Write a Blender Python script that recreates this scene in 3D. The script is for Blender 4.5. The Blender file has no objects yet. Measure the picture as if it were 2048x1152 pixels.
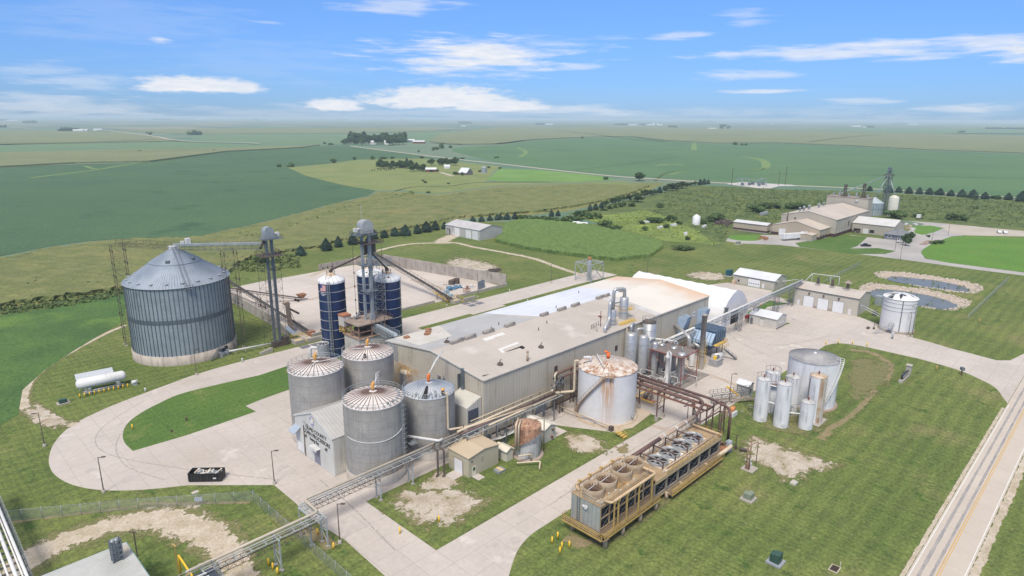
import bpy, bmesh, math, random
from mathutils import Vector, Matrix, geometry
random.seed(7)
R_=math.radians
C=bpy.context.scene.collection
# ---------------- camera, world, sun, exposure ----------------
CAMH=70.0; F=1295.0; HC=236.5; ROLL=R_(0.27); P=math.atan((576-HC)/F); TH=R_(45.3)
cd=bpy.data.cameras.new('camera'); cam=bpy.data.objects.new('camera',cd); C.objects.link(cam)
cd.sensor_width=36; cd.lens=F/2048*36; cd.clip_start=1; cd.clip_end=90000
cam.matrix_world=Matrix.Translation((0,0,CAMH))@Matrix.Rotation(math.pi/2-P,4,'X')@Matrix.Rotation(ROLL,4,'Z')
bpy.context.scene.camera=cam
SUN_EL=R_(56); SUN_AZ=R_(196)     # azimuth clockwise from +Y
sl=bpy.data.lights.new('sun','SUN'); sl.energy=2.7; sl.angle=R_(16); sl.color=(1,.92,.80)
so=bpy.data.objects.new('sun',sl); C.objects.link(so)
sd=Vector((math.sin(SUN_AZ)*math.cos(SUN_EL),math.cos(SUN_AZ)*math.cos(SUN_EL),math.sin(SUN_EL)))
so.rotation_euler=sd.to_track_quat('Z','Y').to_euler(); so.location=(0,0,300)
vs=bpy.context.scene.view_settings
bpy.context.scene.display_settings.display_device='sRGB'
vs.view_transform='Standard'; vs.look='None'; vs.gamma=1; vs.exposure=0.40; vs.use_curve_mapping=False
bpy.context.scene.cycles.max_bounces=6
bpy.context.scene.cycles.volume_bounces=1
bpy.context.scene.cycles.transparent_max_bounces=24

def ray(u,v):
    x=(u-1024)/F;y=-(v-576)/F;c,s=math.cos(ROLL),math.sin(ROLL);x,y=(x*c-y*s,x*s+y*c)
    cp,sp=math.cos(P),math.sin(P);return (x,cp+y*sp,-sp+y*cp)
def G(u,v,z=0.0):
    d=ray(u,v);t=(z-CAMH)/d[2];return (d[0]*t,d[1]*t)
def pj(x,y,z):
    z-=CAMH;cp,sp=math.cos(P),math.sin(P);d=y*cp-z*sp;X=x/d;Y=(y*sp+z*cp)/d
    c,s=math.cos(ROLL),math.sin(ROLL);X,Y=X*c+Y*s,-X*s+Y*c;return (1024+X*F,576-Y*F)
A0=G(967,762,14); CT_,ST_=math.cos(TH),math.sin(TH)
def K(a,b,z=0): return Vector((A0[0]+a*CT_-b*ST_,A0[1]+a*ST_+b*CT_,z))
def toS(x,y): x-=A0[0];y-=A0[1];return (x*CT_+y*ST_,-x*ST_+y*CT_)
def S(u,v,z=0): return toS(*G(u,v,z))

def nt_(m): m.use_nodes=True;return m.node_tree
class N:
    """small node helper"""
    def __init__(s,t): s.t=t
    def __call__(s,ty,ins=None,**kw):
        n=s.t.nodes.new(ty)
        for k,v in kw.items(): setattr(n,k,v)
        for k,v in (ins or {}).items():
            if isinstance(v,bpy.types.NodeSocket): s.t.links.new(v,n.inputs[k])
            else: n.inputs[k].default_value=v
        return n
    def m(s,op,a,b=None,c=None,clamp=False):
        d={0:a}
        if b is not None:d[1]=b
        if c is not None:d[2]=c
        return s('ShaderNodeMath',d,operation=op,use_clamp=clamp).outputs[0]
    def mix(s,f,a,b,bt='MIX'):
        n=s.t.nodes.new('ShaderNodeMix');n.data_type='RGBA';n.blend_type=bt
        for k,v in ((0,f),(6,a),(7,b)):
            if isinstance(v,bpy.types.NodeSocket): s.t.links.new(v,n.inputs[k])
            else: n.inputs[k].default_value=v if k==0 else (tuple(v)+(1,))[:4]
        return n.outputs[2]
    def rng(s,v,a,b,c=0.,d=1.):
        return s('ShaderNodeMapRange',{0:v,1:a,2:b,3:c,4:d},interpolation_type='SMOOTHSTEP').outputs[0]
# world
w=bpy.data.worlds.new('World'); bpy.context.scene.world=w; t=nt_(w); t.nodes.clear(); n=N(t)
sky=n('ShaderNodeTexSky',sky_type='NISHITA',sun_disc=False,sun_elevation=SUN_EL,sun_rotation=SUN_AZ,altitude=400,air_density=1.0,dust_density=.35,ozone_density=2.5)
tc=n('ShaderNodeTexCoord').outputs['Generated']
sp=n('ShaderNodeSeparateXYZ',{0:tc}).outputs
az=n.m('ARCTAN2',sp[0],sp[1]); el=n.m('ARCSINE',sp[2])
def azel(u,v):
    r=ray(u,v);return math.atan2(r[0],r[1]),math.atan2(r[2],math.hypot(r[0],r[1]))
cvec=n('ShaderNodeCombineXYZ',{0:az,1:n.m('MULTIPLY',el,4.5),2:0.}).outputs[0]
nz=n('ShaderNodeTexNoise',{'Vector':cvec,'Scale':24.,'Detail':9.,'Roughness':.66}).outputs[0]
cv2=n('ShaderNodeCombineXYZ',{0:n.m('ADD',n.m('MULTIPLY',az,1.),n.m('MULTIPLY',el,.9)),1:n.m('MULTIPLY',el,9.),2:3.}).outputs[0]
nz2=n('ShaderNodeTexNoise',{'Vector':cv2,'Scale':11.,'Detail':8.,'Roughness':.6}).outputs[0]
clouds=[(955,112,215,44,.95,1),(1155,134,60,9,.5,1),(1095,88,90,14,.4,1),(1690,103,330,20,.75,1),(1960,90,190,20,.75,1),(2035,106,75,26,1,1),(1490,151,120,10,.55,1),(1530,182,100,5,.65,1),(1715,202,100,7,.5,1),
 (1940,216,140,11,.55,1),(1360,72,62,10,.5,1),(1232,75,45,7,.35,1),(1490,28,65,10,.35,1),(1495,45,45,9,.35,1),(388,175,105,20,1.2,0),(490,178,42,15,.9,0),(668,214,55,15,1.2,0),(880,203,125,27,1.35,0),(990,215,100,16,1.1,0),(1150,222,190,12,.5,1),
 (60,140,100,17,.4,1),(160,165,130,18,.4,1),(90,215,300,30,.45,1),(800,12,120,20,.55,1),(322,79,30,8,.7,1),(540,45,45,4,.35,1),(250,40,300,60,.12,1),(520,120,260,60,.1,1),(1025,228,1400,16,.25,1)]
mask=None
for (u,v,ww,hh,st,wis) in clouds:
    a0,e0=azel(u,v);a1,_=azel(u+ww,v);_,e1=azel(u,v-hh)
    dx=n.m('DIVIDE',n.m('SUBTRACT',az,a0),a1-a0);dy=n.m('DIVIDE',n.m('SUBTRACT',el,e0),e1-e0)
    if not wis: # flatter base
        dy=n.m('MULTIPLY',dy,n.m('ADD',1.,n.m('LESS_THAN',dy,0.)))
    d=n.m('SQRT',n.m('ADD',n.m('MULTIPLY',dx,dx),n.m('MULTIPLY',dy,dy)))
    d=n.m('ADD',d,n.m('MULTIPLY',n.m('SUBTRACT',nz2 if wis else nz,.5),3.4 if wis else 2.3))
    mk=n.rng(d,1.15 if wis else 1.45,.1 if wis else .55,0.,st)
    mask=mk if mask is None else n.m('MAXIMUM',mask,mk)
mask=n.m('MINIMUM',mask,1.)
skc=n.mix(1.,sky.outputs[0],n.mix(n.rng(el,.0,.22),(.34,.54,1.0),(.54,.78,1.18)),'MULTIPLY')
cc=n.mix(n.rng(nz,.3,.7),(5.6,6.1,6.9),(7.0,7.0,7.2))
skf=n.mix(n.rng(el,.34,.8),n.mix(mask,skc,cc),(5.7,5.65,5.6))  # white overcast added overhead, out of frame, to soften and neutralise the light
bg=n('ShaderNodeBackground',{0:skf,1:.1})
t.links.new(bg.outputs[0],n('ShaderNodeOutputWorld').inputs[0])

# ---------------- materials ----------------
MATS={}
def mat(name,c,c2=None,ns=1.,r=.7,m=0.,rib=None,ribc=.82,streak=None,brick=None,bump=0.,bs=3.,spots=None,vary=.0,cyl=False,alpha=None,stripes=None,fine=None,anis=None,spec=.3):
    """c/c2 mixed by noise ns; rib=(axis vector, period); streak=(colour,amount,scale) running down; brick=(w,h,off,mortar colour,size);
    spots=(colour,lo,hi,scale); stripes=(axis,period,amount) soft mow/row stripes; fine=(scale,amount) fine value noise"""
    if name in MATS: return MATS[name]
    M=bpy.data.materials.new(name);MATS[name]=M;t=nt_(M);n=N(t);b=t.nodes['Principled BSDF'];co=n('ShaderNodeTexCoord').outputs['Object']
    b.inputs['Roughness'].default_value=r;b.inputs['Metallic'].default_value=m;b.inputs['Specular IOR Level'].default_value=spec
    def noise(sc,det=5.,rg=.6,vec=None,dim=None): return n('ShaderNodeTexNoise',{'Vector':vec or co,'Scale':sc,'Detail':det,'Roughness':rg}).outputs[0]
    if c2 is None: c2=tuple(x*(1-vary) for x in c)
    col=n.mix(n.rng(noise(ns),.32,.68),c,c2)
    sep=n('ShaderNodeSeparateXYZ',{0:co}).outputs
    bh=None
    if brick:
        bw,bhh,off,mc,ms=brick
        if cyl: vec=n('ShaderNodeCombineXYZ',{0:n.m('MULTIPLY',n.m('ARCTAN2',sep[1],sep[0]),cyl),1:sep[2],2:0.}).outputs[0]
        else: vec=co
        bt=n('ShaderNodeTexBrick',{'Vector':vec,'Color1':(1,1,1,1),'Color2':(.93,.93,.93,1),'Mortar':(0,0,0,1),'Scale':1.,'Mortar Size':ms,'Mortar Smooth':.3,'Brick Width':bw,'Row Height':bhh},offset=off)
        col=n.mix(1.,col,bt.outputs[0],'MULTIPLY') if False else n.mix(bt.outputs[1],n.mix(.6,col,n.mix(1.,col,bt.outputs[0],'MULTIPLY')),mc)
    for sc_,lo,hi,ss in ([] if not spots else spots if isinstance(spots,list) else [spots]):
        col=n.mix(n.rng(noise(ss,6.,.65),lo,hi),col,sc_)
    if stripes:
        ax,per,am=stripes
        ln=n.m('ADD',n.m('MULTIPLY',sep[0],ax[0]),n.m('MULTIPLY',sep[1],ax[1]))
        ln=n.m('ADD',ln,n.m('MULTIPLY',n.m('SUBTRACT',noise(.08,3.),.5),per*1.2))
        sn=n.m('SINE',n.m('MULTIPLY',ln,2*math.pi/per))
        ng=n('ShaderNodeTexNoise',{'Vector':n('ShaderNodeMapping',{'Vector':co,'Rotation':(0,0,-math.atan2(ax[1],ax[0])),'Scale':(1,.05,1)}).outputs[0],'Scale':1.1/per*4,'Detail':4.}).outputs[0]
        f=n.m('MULTIPLY',n.m('ADD',n.m('MULTIPLY',sn,.35),n.m('MULTIPLY',n.m('SUBTRACT',ng,.5),3.)),am)
        col=n.mix(1.,col,n('ShaderNodeCombineColor',{0:n.m('ADD',1.,f),1:n.m('ADD',1.,f),2:n.m('ADD',1.,n.m('MULTIPLY',f,.6))}).outputs[0],'MULTIPLY')
    if rib:
        ax,per=rib
        if cyl: ln=n.m('MULTIPLY',n.m('ARCTAN2',sep[1],sep[0]),cyl) if ax!='z' else sep[2]
        else:
            ln=n.m('MULTIPLY',sep[0],ax[0]);ln=n.m('ADD',ln,n.m('MULTIPLY',sep[1],ax[1]));ln=n.m('ADD',ln,n.m('MULTIPLY',sep[2],ax[2]))
        fr=n.m('FRACT',n.m('DIVIDE',ln,per));tri=n.rng(n.m('ABSOLUTE',n.m('SUBTRACT',fr,.5)),.5,.36)
        col=n.mix(tri,n.mix(1.,col,(ribc,)*3,'MULTIPLY'),col);bh=tri
    if streak:
        sc_,am,ss=streak
        v=n('ShaderNodeMapping',{'Vector':co,'Scale':(1,1,.06)}).outputs[0]
        f=n.rng(noise(ss,6.,.7,v),.62-am*.3,.8-am*.2)
        col=n.mix(n.m('MULTIPLY',f,n.rng(noise(.25),.35,.6)),col,sc_)
    if fine:
        f=n.m('MULTIPLY',n.m('SUBTRACT',noise(fine[0],4.,.7),.5),fine[1]*2)
        f=n.m('ADD',1.,f);col=n.mix(1.,col,n('ShaderNodeCombineColor',{0:f,1:f,2:f}).outputs[0],'MULTIPLY')
    t.links.new(col,b.inputs['Base Color'])
    if bump or bh is not None:
        h=noise(bs,4.) if bh is None else bh
        bp=n('ShaderNodeBump',{'Strength':bump or .35,'Distance':.05 if bh is not None else .3,'Height':h});t.links.new(bp.outputs[0],b.inputs['Normal'])
    if alpha:   # ragged edge from attribute e (0 centre .. 1 border)
        k,amp,sc=alpha
        e=n('ShaderNodeAttribute',attribute_name='e').outputs['Fac']
        f=n.m('ADD',n.m('MULTIPLY',n.m('SUBTRACT',1.,e),k),n.m('MULTIPLY',n.m('SUBTRACT',noise(sc,7.,.7),.5),amp))
        t.links.new(n.rng(f,.3,.42),b.inputs['Alpha'])
    return M
# ---------------- mesh helpers ----------------
def tag(o,label=None,cat=None,group=None,kind=None):
    if label:o['label']=label
    if cat:o['category']=cat
    if group:o['group']=group
    if kind:o['kind']=kind
    return o
def empty(name,loc,rz=0,label=None,cat=None,group=None,sc=1):
    o=bpy.data.objects.new(name,None);C.objects.link(o);o.location=loc;o.rotation_euler=(0,0,rz);o.empty_display_size=.1
    if sc!=1:o.scale=(sc,)*3 if not isinstance(sc,tuple) else sc
    return tag(o,label,cat,group)
def site(name,a,b,label,cat,group=None,z=0): return empty(name,K(a,b,z),TH,label,cat,group)
def bend(pts,r=.5,n=4):
    pts=[Vector(p) for p in pts];out=[pts[0]]
    for i in range(1,len(pts)-1):
        a,b,c=pts[i-1],pts[i],pts[i+1];d1=(a-b);d2=(c-b);rr=min(r,d1.length*.45,d2.length*.45)
        p=b+d1.normalized()*rr;q=b+d2.normalized()*rr
        for k in range(n+1):
            t=k/n;out.append(p*(1-t)**2+b*2*t*(1-t)+q*t*t)
    out.append(pts[-1]);return out
class MB:
    def __init__(s): s.v=[];s.f=[];s.sm=[];s.e=None
    def q(s,vs,fs,sm=False):
        k=len(s.v);s.v+=[tuple(p) for p in vs];s.f+=[tuple(i+k for i in f) for f in fs];s.sm+=[sm]*len(fs);return s
    def box(s,x0,x1,y0,y1,z0,z1):
        return s.q([(x,y,z) for z in(z0,z1) for y in (y0,y1) for x in (x0,x1)],[(0,2,3,1),(4,5,7,6),(0,1,5,4),(2,6,7,3),(0,4,6,2),(1,3,7,5)])
    def cb(s,x,y,z,w,d,h,rz=0):
        c,sn=math.cos(rz),math.sin(rz);vs=[]
        for zz in (z,z+h):
            for yy in(-d/2,d/2):
                for xx in(-w/2,w/2): vs.append((x+xx*c-yy*sn,y+xx*sn+yy*c,zz))
        return s.q(vs,[(0,2,3,1),(4,5,7,6),(0,1,5,4),(2,6,7,3),(0,4,6,2),(1,3,7,5)])
    def bar(s,p,q,w,h=None):
        p,q=Vector(p),Vector(q);d=(q-p);
        if d.length<1e-6:return s
        d.normalize();h=h or w
        up=Vector((0,0,1)) if abs(d.z)<.95 else Vector((0,1,0));x=d.cross(up).normalized();y=x.cross(d)
        vs=[a+x*i*w/2+y*j*h/2 for a in(p,q) for i,j in((-1,-1),(1,-1),(1,1),(-1,1))]
        return s.q(vs,[(0,1,2,3),(7,6,5,4),(0,4,5,1),(1,5,6,2),(2,6,7,3),(3,7,4,0)])
    def tube(s,pts,r,n=8,cap=True):
        pts=[Vector(p) for p in pts];k=len(pts);vs=[];pv=None
        rs=r if isinstance(r,(list,tuple)) else [r]*k
        for i in range(k):
            d=(pts[min(i+1,k-1)]-pts[max(i-1,0)]).normalized()
            if pv is None:
                up=Vector((0,0,1)) if abs(d.z)<.9 else Vector((1,0,0));x=d.cross(up).normalized()
            else: x=(pv-d*pv.dot(d)).normalized()
            pv=x;y=d.cross(x)
            for j in range(n):
                t=2*math.pi*j/n;vs.append(pts[i]+(x*math.cos(t)+y*math.sin(t))*rs[i])
        fs=[(i*n+j,i*n+(j+1)%n,(i+1)*n+(j+1)%n,(i+1)*n+j) for i in range(k-1) for j in range(n)]
        s.q(vs,fs,True)
        if cap:
            b=len(s.v)-len(vs);s.f+=[tuple(b+j for j in range(n))[::-1],tuple(b+(k-1)*n+j for j in range(n))];s.sm+=[False,False]
        return s
    def lathe(s,x,y,prof,n=24,sm=True,a0=0,a1=None):
        vs=[];full=a1 is None;m=n if full else n+1
        for r,z in prof:
            for j in range(m):
                t=a0+(2*math.pi*j/n if full else (a1-a0)*j/n);vs.append((x+r*math.cos(t),y+r*math.sin(t),z))
        fs=[]
        for i in range(len(prof)-1):
            for j in range(n):
                jj=(j+1)%m;fs.append((i*m+j,i*m+jj,(i+1)*m+jj,(i+1)*m+j))
        return s.q(vs,fs,sm)
    def prism(s,poly,z0,z1):
        k=len(poly);vs=[(p[0],p[1],z0) for p in poly]+[(p[0],p[1],z1) for p in poly]
        s.q(vs,[(i,(i+1)%k,k+(i+1)%k,k+i) for i in range(k)])
        for tr in geometry.tessellate_polygon([[Vector((p[0],p[1],0)) for p in poly]]):
            a,b,c=[Vector(poly[i]) for i in tr]
            fl=(b-a).cross(c-a) if len(a)==2 else 1
            if isinstance(fl,(int,float)) and fl<0: tr=tr[::-1]
            s.f.append(tuple(len(s.v)-k+i for i in tr));s.sm.append(False)
        return s
    def sheet(s,poly,z):
        k=len(s.v);s.v+=[(p[0],p[1],z) for p in poly]
        for tr in geometry.tessellate_polygon([[Vector((p[0],p[1],0)) for p in poly]]):
            a,b,c=[Vector(poly[i][:2]) for i in tr]
            if (b-a).x*(c-a).y-(b-a).y*(c-a).x<0: tr=tr[::-1]
            s.f.append(tuple(k+i for i in tr));s.sm.append(False)
        return s
    def gable(s,x0,x1,y0,y1,z0,h,rh,along='x',skew=0):
        """gabled body as one closed prism; ridge along x or y"""
        if along=='x':
            ym=(y0+y1)/2+skew;pr=[(y0,z0),(y1,z0),(y1,h),(ym,rh),(y0,h)];vs=[(x,p[0],p[1]) for x in(x0,x1) for p in pr]
        else:
            xm=(x0+x1)/2+skew;pr=[(x1,z0),(x0,z0),(x0,h),(xm,rh),(x1,h)];vs=[(p[0],y,p[1]) for y in(y0,y1) for p in pr]
        return s.q(vs,[(4,3,2,1,0),(5,6,7,8,9)]+[(i,(i+1)%5,5+(i+1)%5,5+i) for i in range(5)])
    def roof(s,x0,x1,y0,y1,h,rh,along='x',t=.12,ov=.25,skew=0):
        """two roof slabs set on the eaves"""
        for sg in(-1,1):
            if along=='x':
                ym=(y0+y1)/2+skew;ye=y0 if sg<0 else y1;w_=abs(ye-ym);sl=(rh-h)/w_
                a=[(ym,rh+.03),(ye+sg*ov,h-sl*ov+.03)];vs=[(x,p[0],p[1]+dz) for x in(x0-ov,x1+ov) for p in a for dz in(0,t)]
            else:
                xm=(x0+x1)/2+skew;xe=x0 if sg<0 else x1;w_=abs(xe-xm);sl=(rh-h)/w_
                a=[(xm,rh+.03),(xe+sg*ov,h-sl*ov+.03)];vs=[(p[0],y,p[1]+dz) for y in(y0-ov,y1+ov) for p in a for dz in(0,t)]
            s.q(vs,[(0,1,3,2),(4,6,7,5),(0,4,5,1),(2,3,7,6),(1,5,7,3),(0,2,6,4)])
        return s
    def ring(s,x,y,z,r,rr=.04,n=32,a0=0,a1=2*math.pi,m=4):
        pts=[(x+r*math.cos(a0+(a1-a0)*i/n),y+r*math.sin(a0+(a1-a0)*i/n),z) for i in range(n+1)]
        return s.tube(pts,rr,m,cap=False)
    def rail(s,pts,h=1.05,r=.04,post=2.,mid=True,m=4):
        pts=[Vector(p) for p in pts]
        up=Vector((0,0,1))
        s.tube([p+up*h for p in pts],r,m)
        if mid: s.tube([p+up*h*.5 for p in pts],r*.8,m)
        acc=0
        for i in range(len(pts)-1):
            a,b=pts[i],pts[i+1];L=(b-a).length;k=max(1,round(L/post)) if L>post*.6 else 1
            for j in range(k): 
                p=a.lerp(b,j/k);s.bar(p,p+up*h,r*1.6)
        s.bar(pts[-1],pts[-1]+up*h,r*1.6);return s
    def truss(s,p,q,w,h,step,r=.08):
        """box truss from p to q (tops), width w, depth h"""
        p,q=Vector(p),Vector(q);d=q-p;L=d.length;d.normalize();x=d.cross(Vector((0,0,1))).normalized();k=max(1,round(L/step));dn=Vector((0,0,-h))
        for sg in(-1,1):
            o=x*sg*w/2;s.bar(p+o,q+o,r);s.bar(p+o+dn,q+o+dn,r)
            for i in range(k):
                a=p+d*L*i/k+o;b=p+d*L*(i+1)/k+o
                s.bar(a,a+dn,r*.7);s.bar(a+dn if i%2 else a,b if i%2 else b+dn,r*.6)
            s.bar(q+o,q+o+dn,r*.7)
        for i in range(k+1):
            a=p+d*L*i/k;s.bar(a-x*w/2,a+x*w/2,r);s.bar(a-x*w/2+dn,a+x*w/2+dn,r*.7)
        return s
    def lattice(s,x,y,w,z0,z1,step,r=.07,d=None):
        """four-post braced tower"""
        d=d or w;c=[(x+i*w/2,y+j*d/2) for i,j in((-1,-1),(1,-1),(1,1),(-1,1))];k=max(1,round((z1-z0)/step))
        for p in c:s.bar((*p,z0),(*p,z1),r*1.6)
        for i in range(k):
            za=z0+(z1-z0)*i/k;zb=z0+(z1-z0)*(i+1)/k
            for j in range(4):
                a,b=c[j],c[(j+1)%4];s.bar((*a,zb),(*b,zb),r)
                s.bar((*a,za),(*b,zb),r*.7);
                if i%2==0 or True: s.bar((*b,za),(*a,zb),r*.7)
        return s
    def ladder(s,x,y,z0,z1,w=.6,dx=1,dy=0,r=.04):
        for sg in(-1,1): s.bar((x+dx*sg*w/2,y+dy*sg*w/2,z0),(x+dx*sg*w/2,y+dy*sg*w/2,z1),r*1.6)
        k=int((z1-z0)/.5)
        for i in range(k): s.bar((x-dx*w/2,y-dy*w/2,z0+i*.5+.3),(x+dx*w/2,y+dy*w/2,z0+i*.5+.3),r)
        return s
    def build(s,name,m,parent=None,label=None):
        me=bpy.data.meshes.new(name);me.from_pydata(s.v,[],s.f)
        for p,b in zip(me.polygons,s.sm):p.use_smooth=b
        if s.e is not None:
            at=me.attributes.new('e','FLOAT','POINT');at.data.foreach_set('value',s.e)
        me.update();o=bpy.data.objects.new(name,me);C.objects.link(o)
        if m is not None:me.materials.append(m)
        if parent is not None:o.parent=parent
        if label:o['label']=label
        return o
    def solo(s,name,m,a,b,label,cat,group=None,z=0,kind=None,rz=TH):
        o=s.build(name,m);o.location=K(a,b,z);o.rotation_euler=(0,0,rz);return tag(o,label,cat,group,kind)
def gsheet(name,mt,pts,z,label,kind='structure',cat=None,px=True):
    """flat ground sheet in site frame from pixel or site points"""
    pts=[S(*p) if px else p for p in pts];o=MB().sheet(pts,z).build(name,mt);o.location=K(0,0);o.rotation_euler=(0,0,TH);return tag(o,label,cat or name.replace('_',' '),None,kind)
PZ=[0]
def patch(name,mt,pts,z,label,px=True,kind='structure'):
    PZ[0]+=.0015;z+=PZ[0]
    if 'gravel' in name:
        q=[Vector(S(*p) if px else p) for p in pts];c_=sum(q,Vector((0,0)))/len(q);patch('worn_ground',halo,[tuple(c_+(p-c_)*1.3) for p in q],z-.0035-PZ[0],'worn dry ground round the '+label,False)
    pts=[S(*p) if px else p for p in pts];k=len(pts);cx=sum(p[0] for p in pts)/k;cy=sum(p[1] for p in pts)/k
    m=MB();m.v=[(cx,cy,z)];e=[0.]
    for f in(.5,1.):
        m.v+=[(cx+(p[0]-cx)*f,cy+(p[1]-cy)*f,z) for p in pts];e+=[f]*k
    for i in range(k):
        j=(i+1)%k;m.f+=[(0,1+i,1+j),(1+i,1+k+i,1+k+j,1+j)];m.sm+=[False]*2
    m.e=e;o=m.build(name,mt);o.location=K(0,0);o.rotation_euler=(0,0,TH);return tag(o,label,name.replace('_',' '),None,kind)
def strip(name,mt,pts,wd,z,label,px=True,kind='structure',frame='S',cat=None):
    if name in('dirt_road','dirt_track') and mt is not gravel:strip('worn_ground',halo,pts,[w_*1.45+.6 for w_ in wd],z-.003,'worn dry verge of the '+label,px,kind,frame)
    pts=[Vector(S(*p) if frame=='S' else G(*p)) if px else Vector(p) for p in pts]
    # smooth
    q=[pts[0]]
    for i in range(len(pts)-1):
        p0=pts[max(i-1,0)];p1=pts[i];p2=pts[i+1];p3=pts[min(i+2,len(pts)-1)]
        for s_ in range(1,7):
            t=s_/6;q.append(.5*((2*p1)+(p2-p0)*t+(2*p0-5*p1+4*p2-p3)*t*t+(3*p1-p0-3*p2+p3)*t**3))
    m=MB();e=[]
    ws=wd if isinstance(wd,(list,tuple)) else [wd]*len(pts)
    for i,p in enumerate(q):
        d=(q[min(i+1,len(q)-1)]-q[max(i-1,0)]).normalized();nn=Vector((-d.y,d.x));f=i/6;a=int(f);W_=ws[a]*(1-(f-a))+ws[min(a+1,len(ws)-1)]*(f-a)
        for k,ev in((-1,1.),(0,0.),(1,1.)):
            m.v.append((*(p+nn*k*W_/2),z));e.append(ev)
    for i in range(len(q)-1):
        for k in(0,1): m.f.append((i*3+k+1,i*3+k,i*3+3+k,i*3+4+k));m.sm.append(False)
    m.e=e;o=m.build(name,mt)
    if frame=='S': o.location=K(0,0);o.rotation_euler=(0,0,TH)
    return tag(o,label,cat or name.replace('_',' '),None,kind)
def smooth(pts,k=5,t_=.5):
    q=[]
    for i in range(len(pts)-1):
        p0,p1,p2,p3=[Vector(pts[max(0,min(len(pts)-1,j))]) for j in (i-1,i,i+1,i+2)]
        for s_ in range(k):
            t=s_/k;q.append(tuple(.5*((2*p1)+(p2-p0)*t+(2*p0-5*p1+4*p2-p3)*t*t+(3*p1-p0-3*p2+p3)*t**3)))
    return q+[tuple(pts[-1])]
def copytree(o,parent=None):
    c=o.copy();C.objects.link(c);c.parent=parent
    for ch in o.children:copytree(ch,c)
    return c
ORD=['first','second','third','fourth','fifth','sixth','seventh','eighth','ninth','tenth','eleventh','twelfth','thirteenth','fourteenth','fifteenth','sixteenth','seventeenth','eighteenth','nineteenth','twentieth']
ORD+=['twenty-'+q for q in ORD[:9]]+['thirtieth']+['thirty-'+q for q in ORD[:9]]
# tank calibration: pixel edges -> centre, radius, height
def azm(u,v): r=ray(u,v);return math.atan2(r[0],r[1])
def Gaz(a,v,z=0):
    lo,hi=20,50000
    for _ in range(60):
        m=(lo+hi)/2
        if pj(m*math.sin(a),m*math.cos(a),z)[1]>v:lo=m
        else:hi=m
    return lo
def htd(a,D,v):
    lo,hi=-5,150
    for _ in range(50):
        m=(lo+hi)/2
        if pj(D*math.sin(a),D*math.cos(a),m)[1]>v:lo=m
        else:hi=m
    return lo
def TK(uL,vL,uR,vR,vf,vt=None,h=None):
    a1,a2=azm(uL,vL),azm(uR,vR);a=(a1+a2)/2;s=math.sin((a2-a1)/2)
    if vf is None:Df=Gaz(a,vt,h)
    else:
        Df=Gaz(a,vf,0);h=htd(a,Df,vt)
    D=Df/(1-s);x,y=toS(D*math.sin(a),D*math.cos(a));return x,y,D*s,h
def ht(u0,v0,v1):
    x,y=G(u0,v0);return htd(math.atan2(x,y),math.hypot(x,y),v1)
# ---------------- ground and fields ----------------
gr=dict(r=.95,spec=.1)
grass=mat('lawn grass',(.158,.188,.062),(.108,.150,.046),ns=.035,stripes=((0,1),3.2,.26),fine=(1.6,1.0),spots=[((.205,.195,.088),.53,.76,.05),((.070,.118,.034),.55,.68,.22),((.24,.23,.12),.60,.74,.9)],bump=.5,bs=2.5,**gr)
lush=mat('lush grass',(.078,.148,.040),(.105,.172,.046),ns=.05,stripes=((0,1),2.6,.12),fine=(1.8,.9),spots=[((.17,.20,.07),.55,.75,.12),((.065,.125,.035),.55,.7,.4)],bump=.4,bs=2.,**gr)
bright=mat('bright lawn',(.12,.235,.045),(.10,.205,.042),ns=.05,fine=(1.,.7),stripes=((1,.4),5.,.1),spots=((.15,.22,.06),.5,.72,.1),**gr)
dry=mat('worn grass',(.17,.18,.07),(.12,.15,.05),ns=.15,fine=(1.8,.42),spots=((.22,.19,.10),.55,.72,.2),**gr)
conc=mat('concrete paving',(.535,.485,.45),(.46,.415,.385),ns=.05,r=.85,brick=(4.6,4.6,0,(.33,.295,.265),.035),spots=[((.43,.375,.32),.55,.78,.045),((.40,.37,.345),.60,.72,.22),((.585,.54,.505),.58,.7,.1)],fine=(1.,.16))
roadc=mat('road concrete',(.545,.485,.425),(.50,.44,.385),ns=.1,r=.85,brick=(6.1,3.5,0,(.38,.33,.28),.03),fine=(1.5,.08))
roadd=mat('worn wheel track',(.27,.26,.27),(.36,.34,.33),ns=.4,r=.8,alpha=(.62,.6,.35),fine=(1.,.2))
gravel=mat('white gravel',(.52,.465,.405),(.38,.32,.245),ns=.25,r=.95,alpha=(1.5,2.9,.45),fine=(2.5,.7),spots=[((.17,.19,.07),.56,.66,.5),((.33,.25,.17),.55,.7,.18)],bump=.6,bs=3)
gravel2=mat('gravel track',(.52,.455,.38),(.40,.34,.25),ns=.3,r=.95,alpha=(1.15,2.,.5),fine=(2.,.6),spots=((.20,.21,.09),.6,.7,.4))
dirt=mat('bare soil',(.27,.215,.13),(.20,.18,.085),ns=.5,r=.95,alpha=(.95,2.4,.6),fine=(3.,.7))
halo=mat('worn dry ground',(.19,.175,.085),(.145,.16,.06),ns=.6,r=.95,alpha=(1.1,2.0,.35),fine=(2.,.9))
g=MB();g.sheet([(45000*math.cos(i*math.pi/24),45000*math.sin(i*math.pi/24)) for i in range(48)],-.02)
far=mat('distant farmland',(.125,.195,.125),(.165,.205,.135),ns=.0009,r=.95,spots=((.10,.18,.12),.5,.56,.0016),fine=(.02,.1))
tag(g.build('ground',far),'flat farmland reaching to the hazy horizon','ground',None,'structure')
gsheet('lawn',grass,[(-400,-160),(420,-160),(420,60),(300,130),(160,300),(-40,300),(-400,200)],0,'mown grass around the plant, striped by the mower',px=False)
Z1,Z2,Z3,Z4=.006,.012,.018,.024
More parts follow.
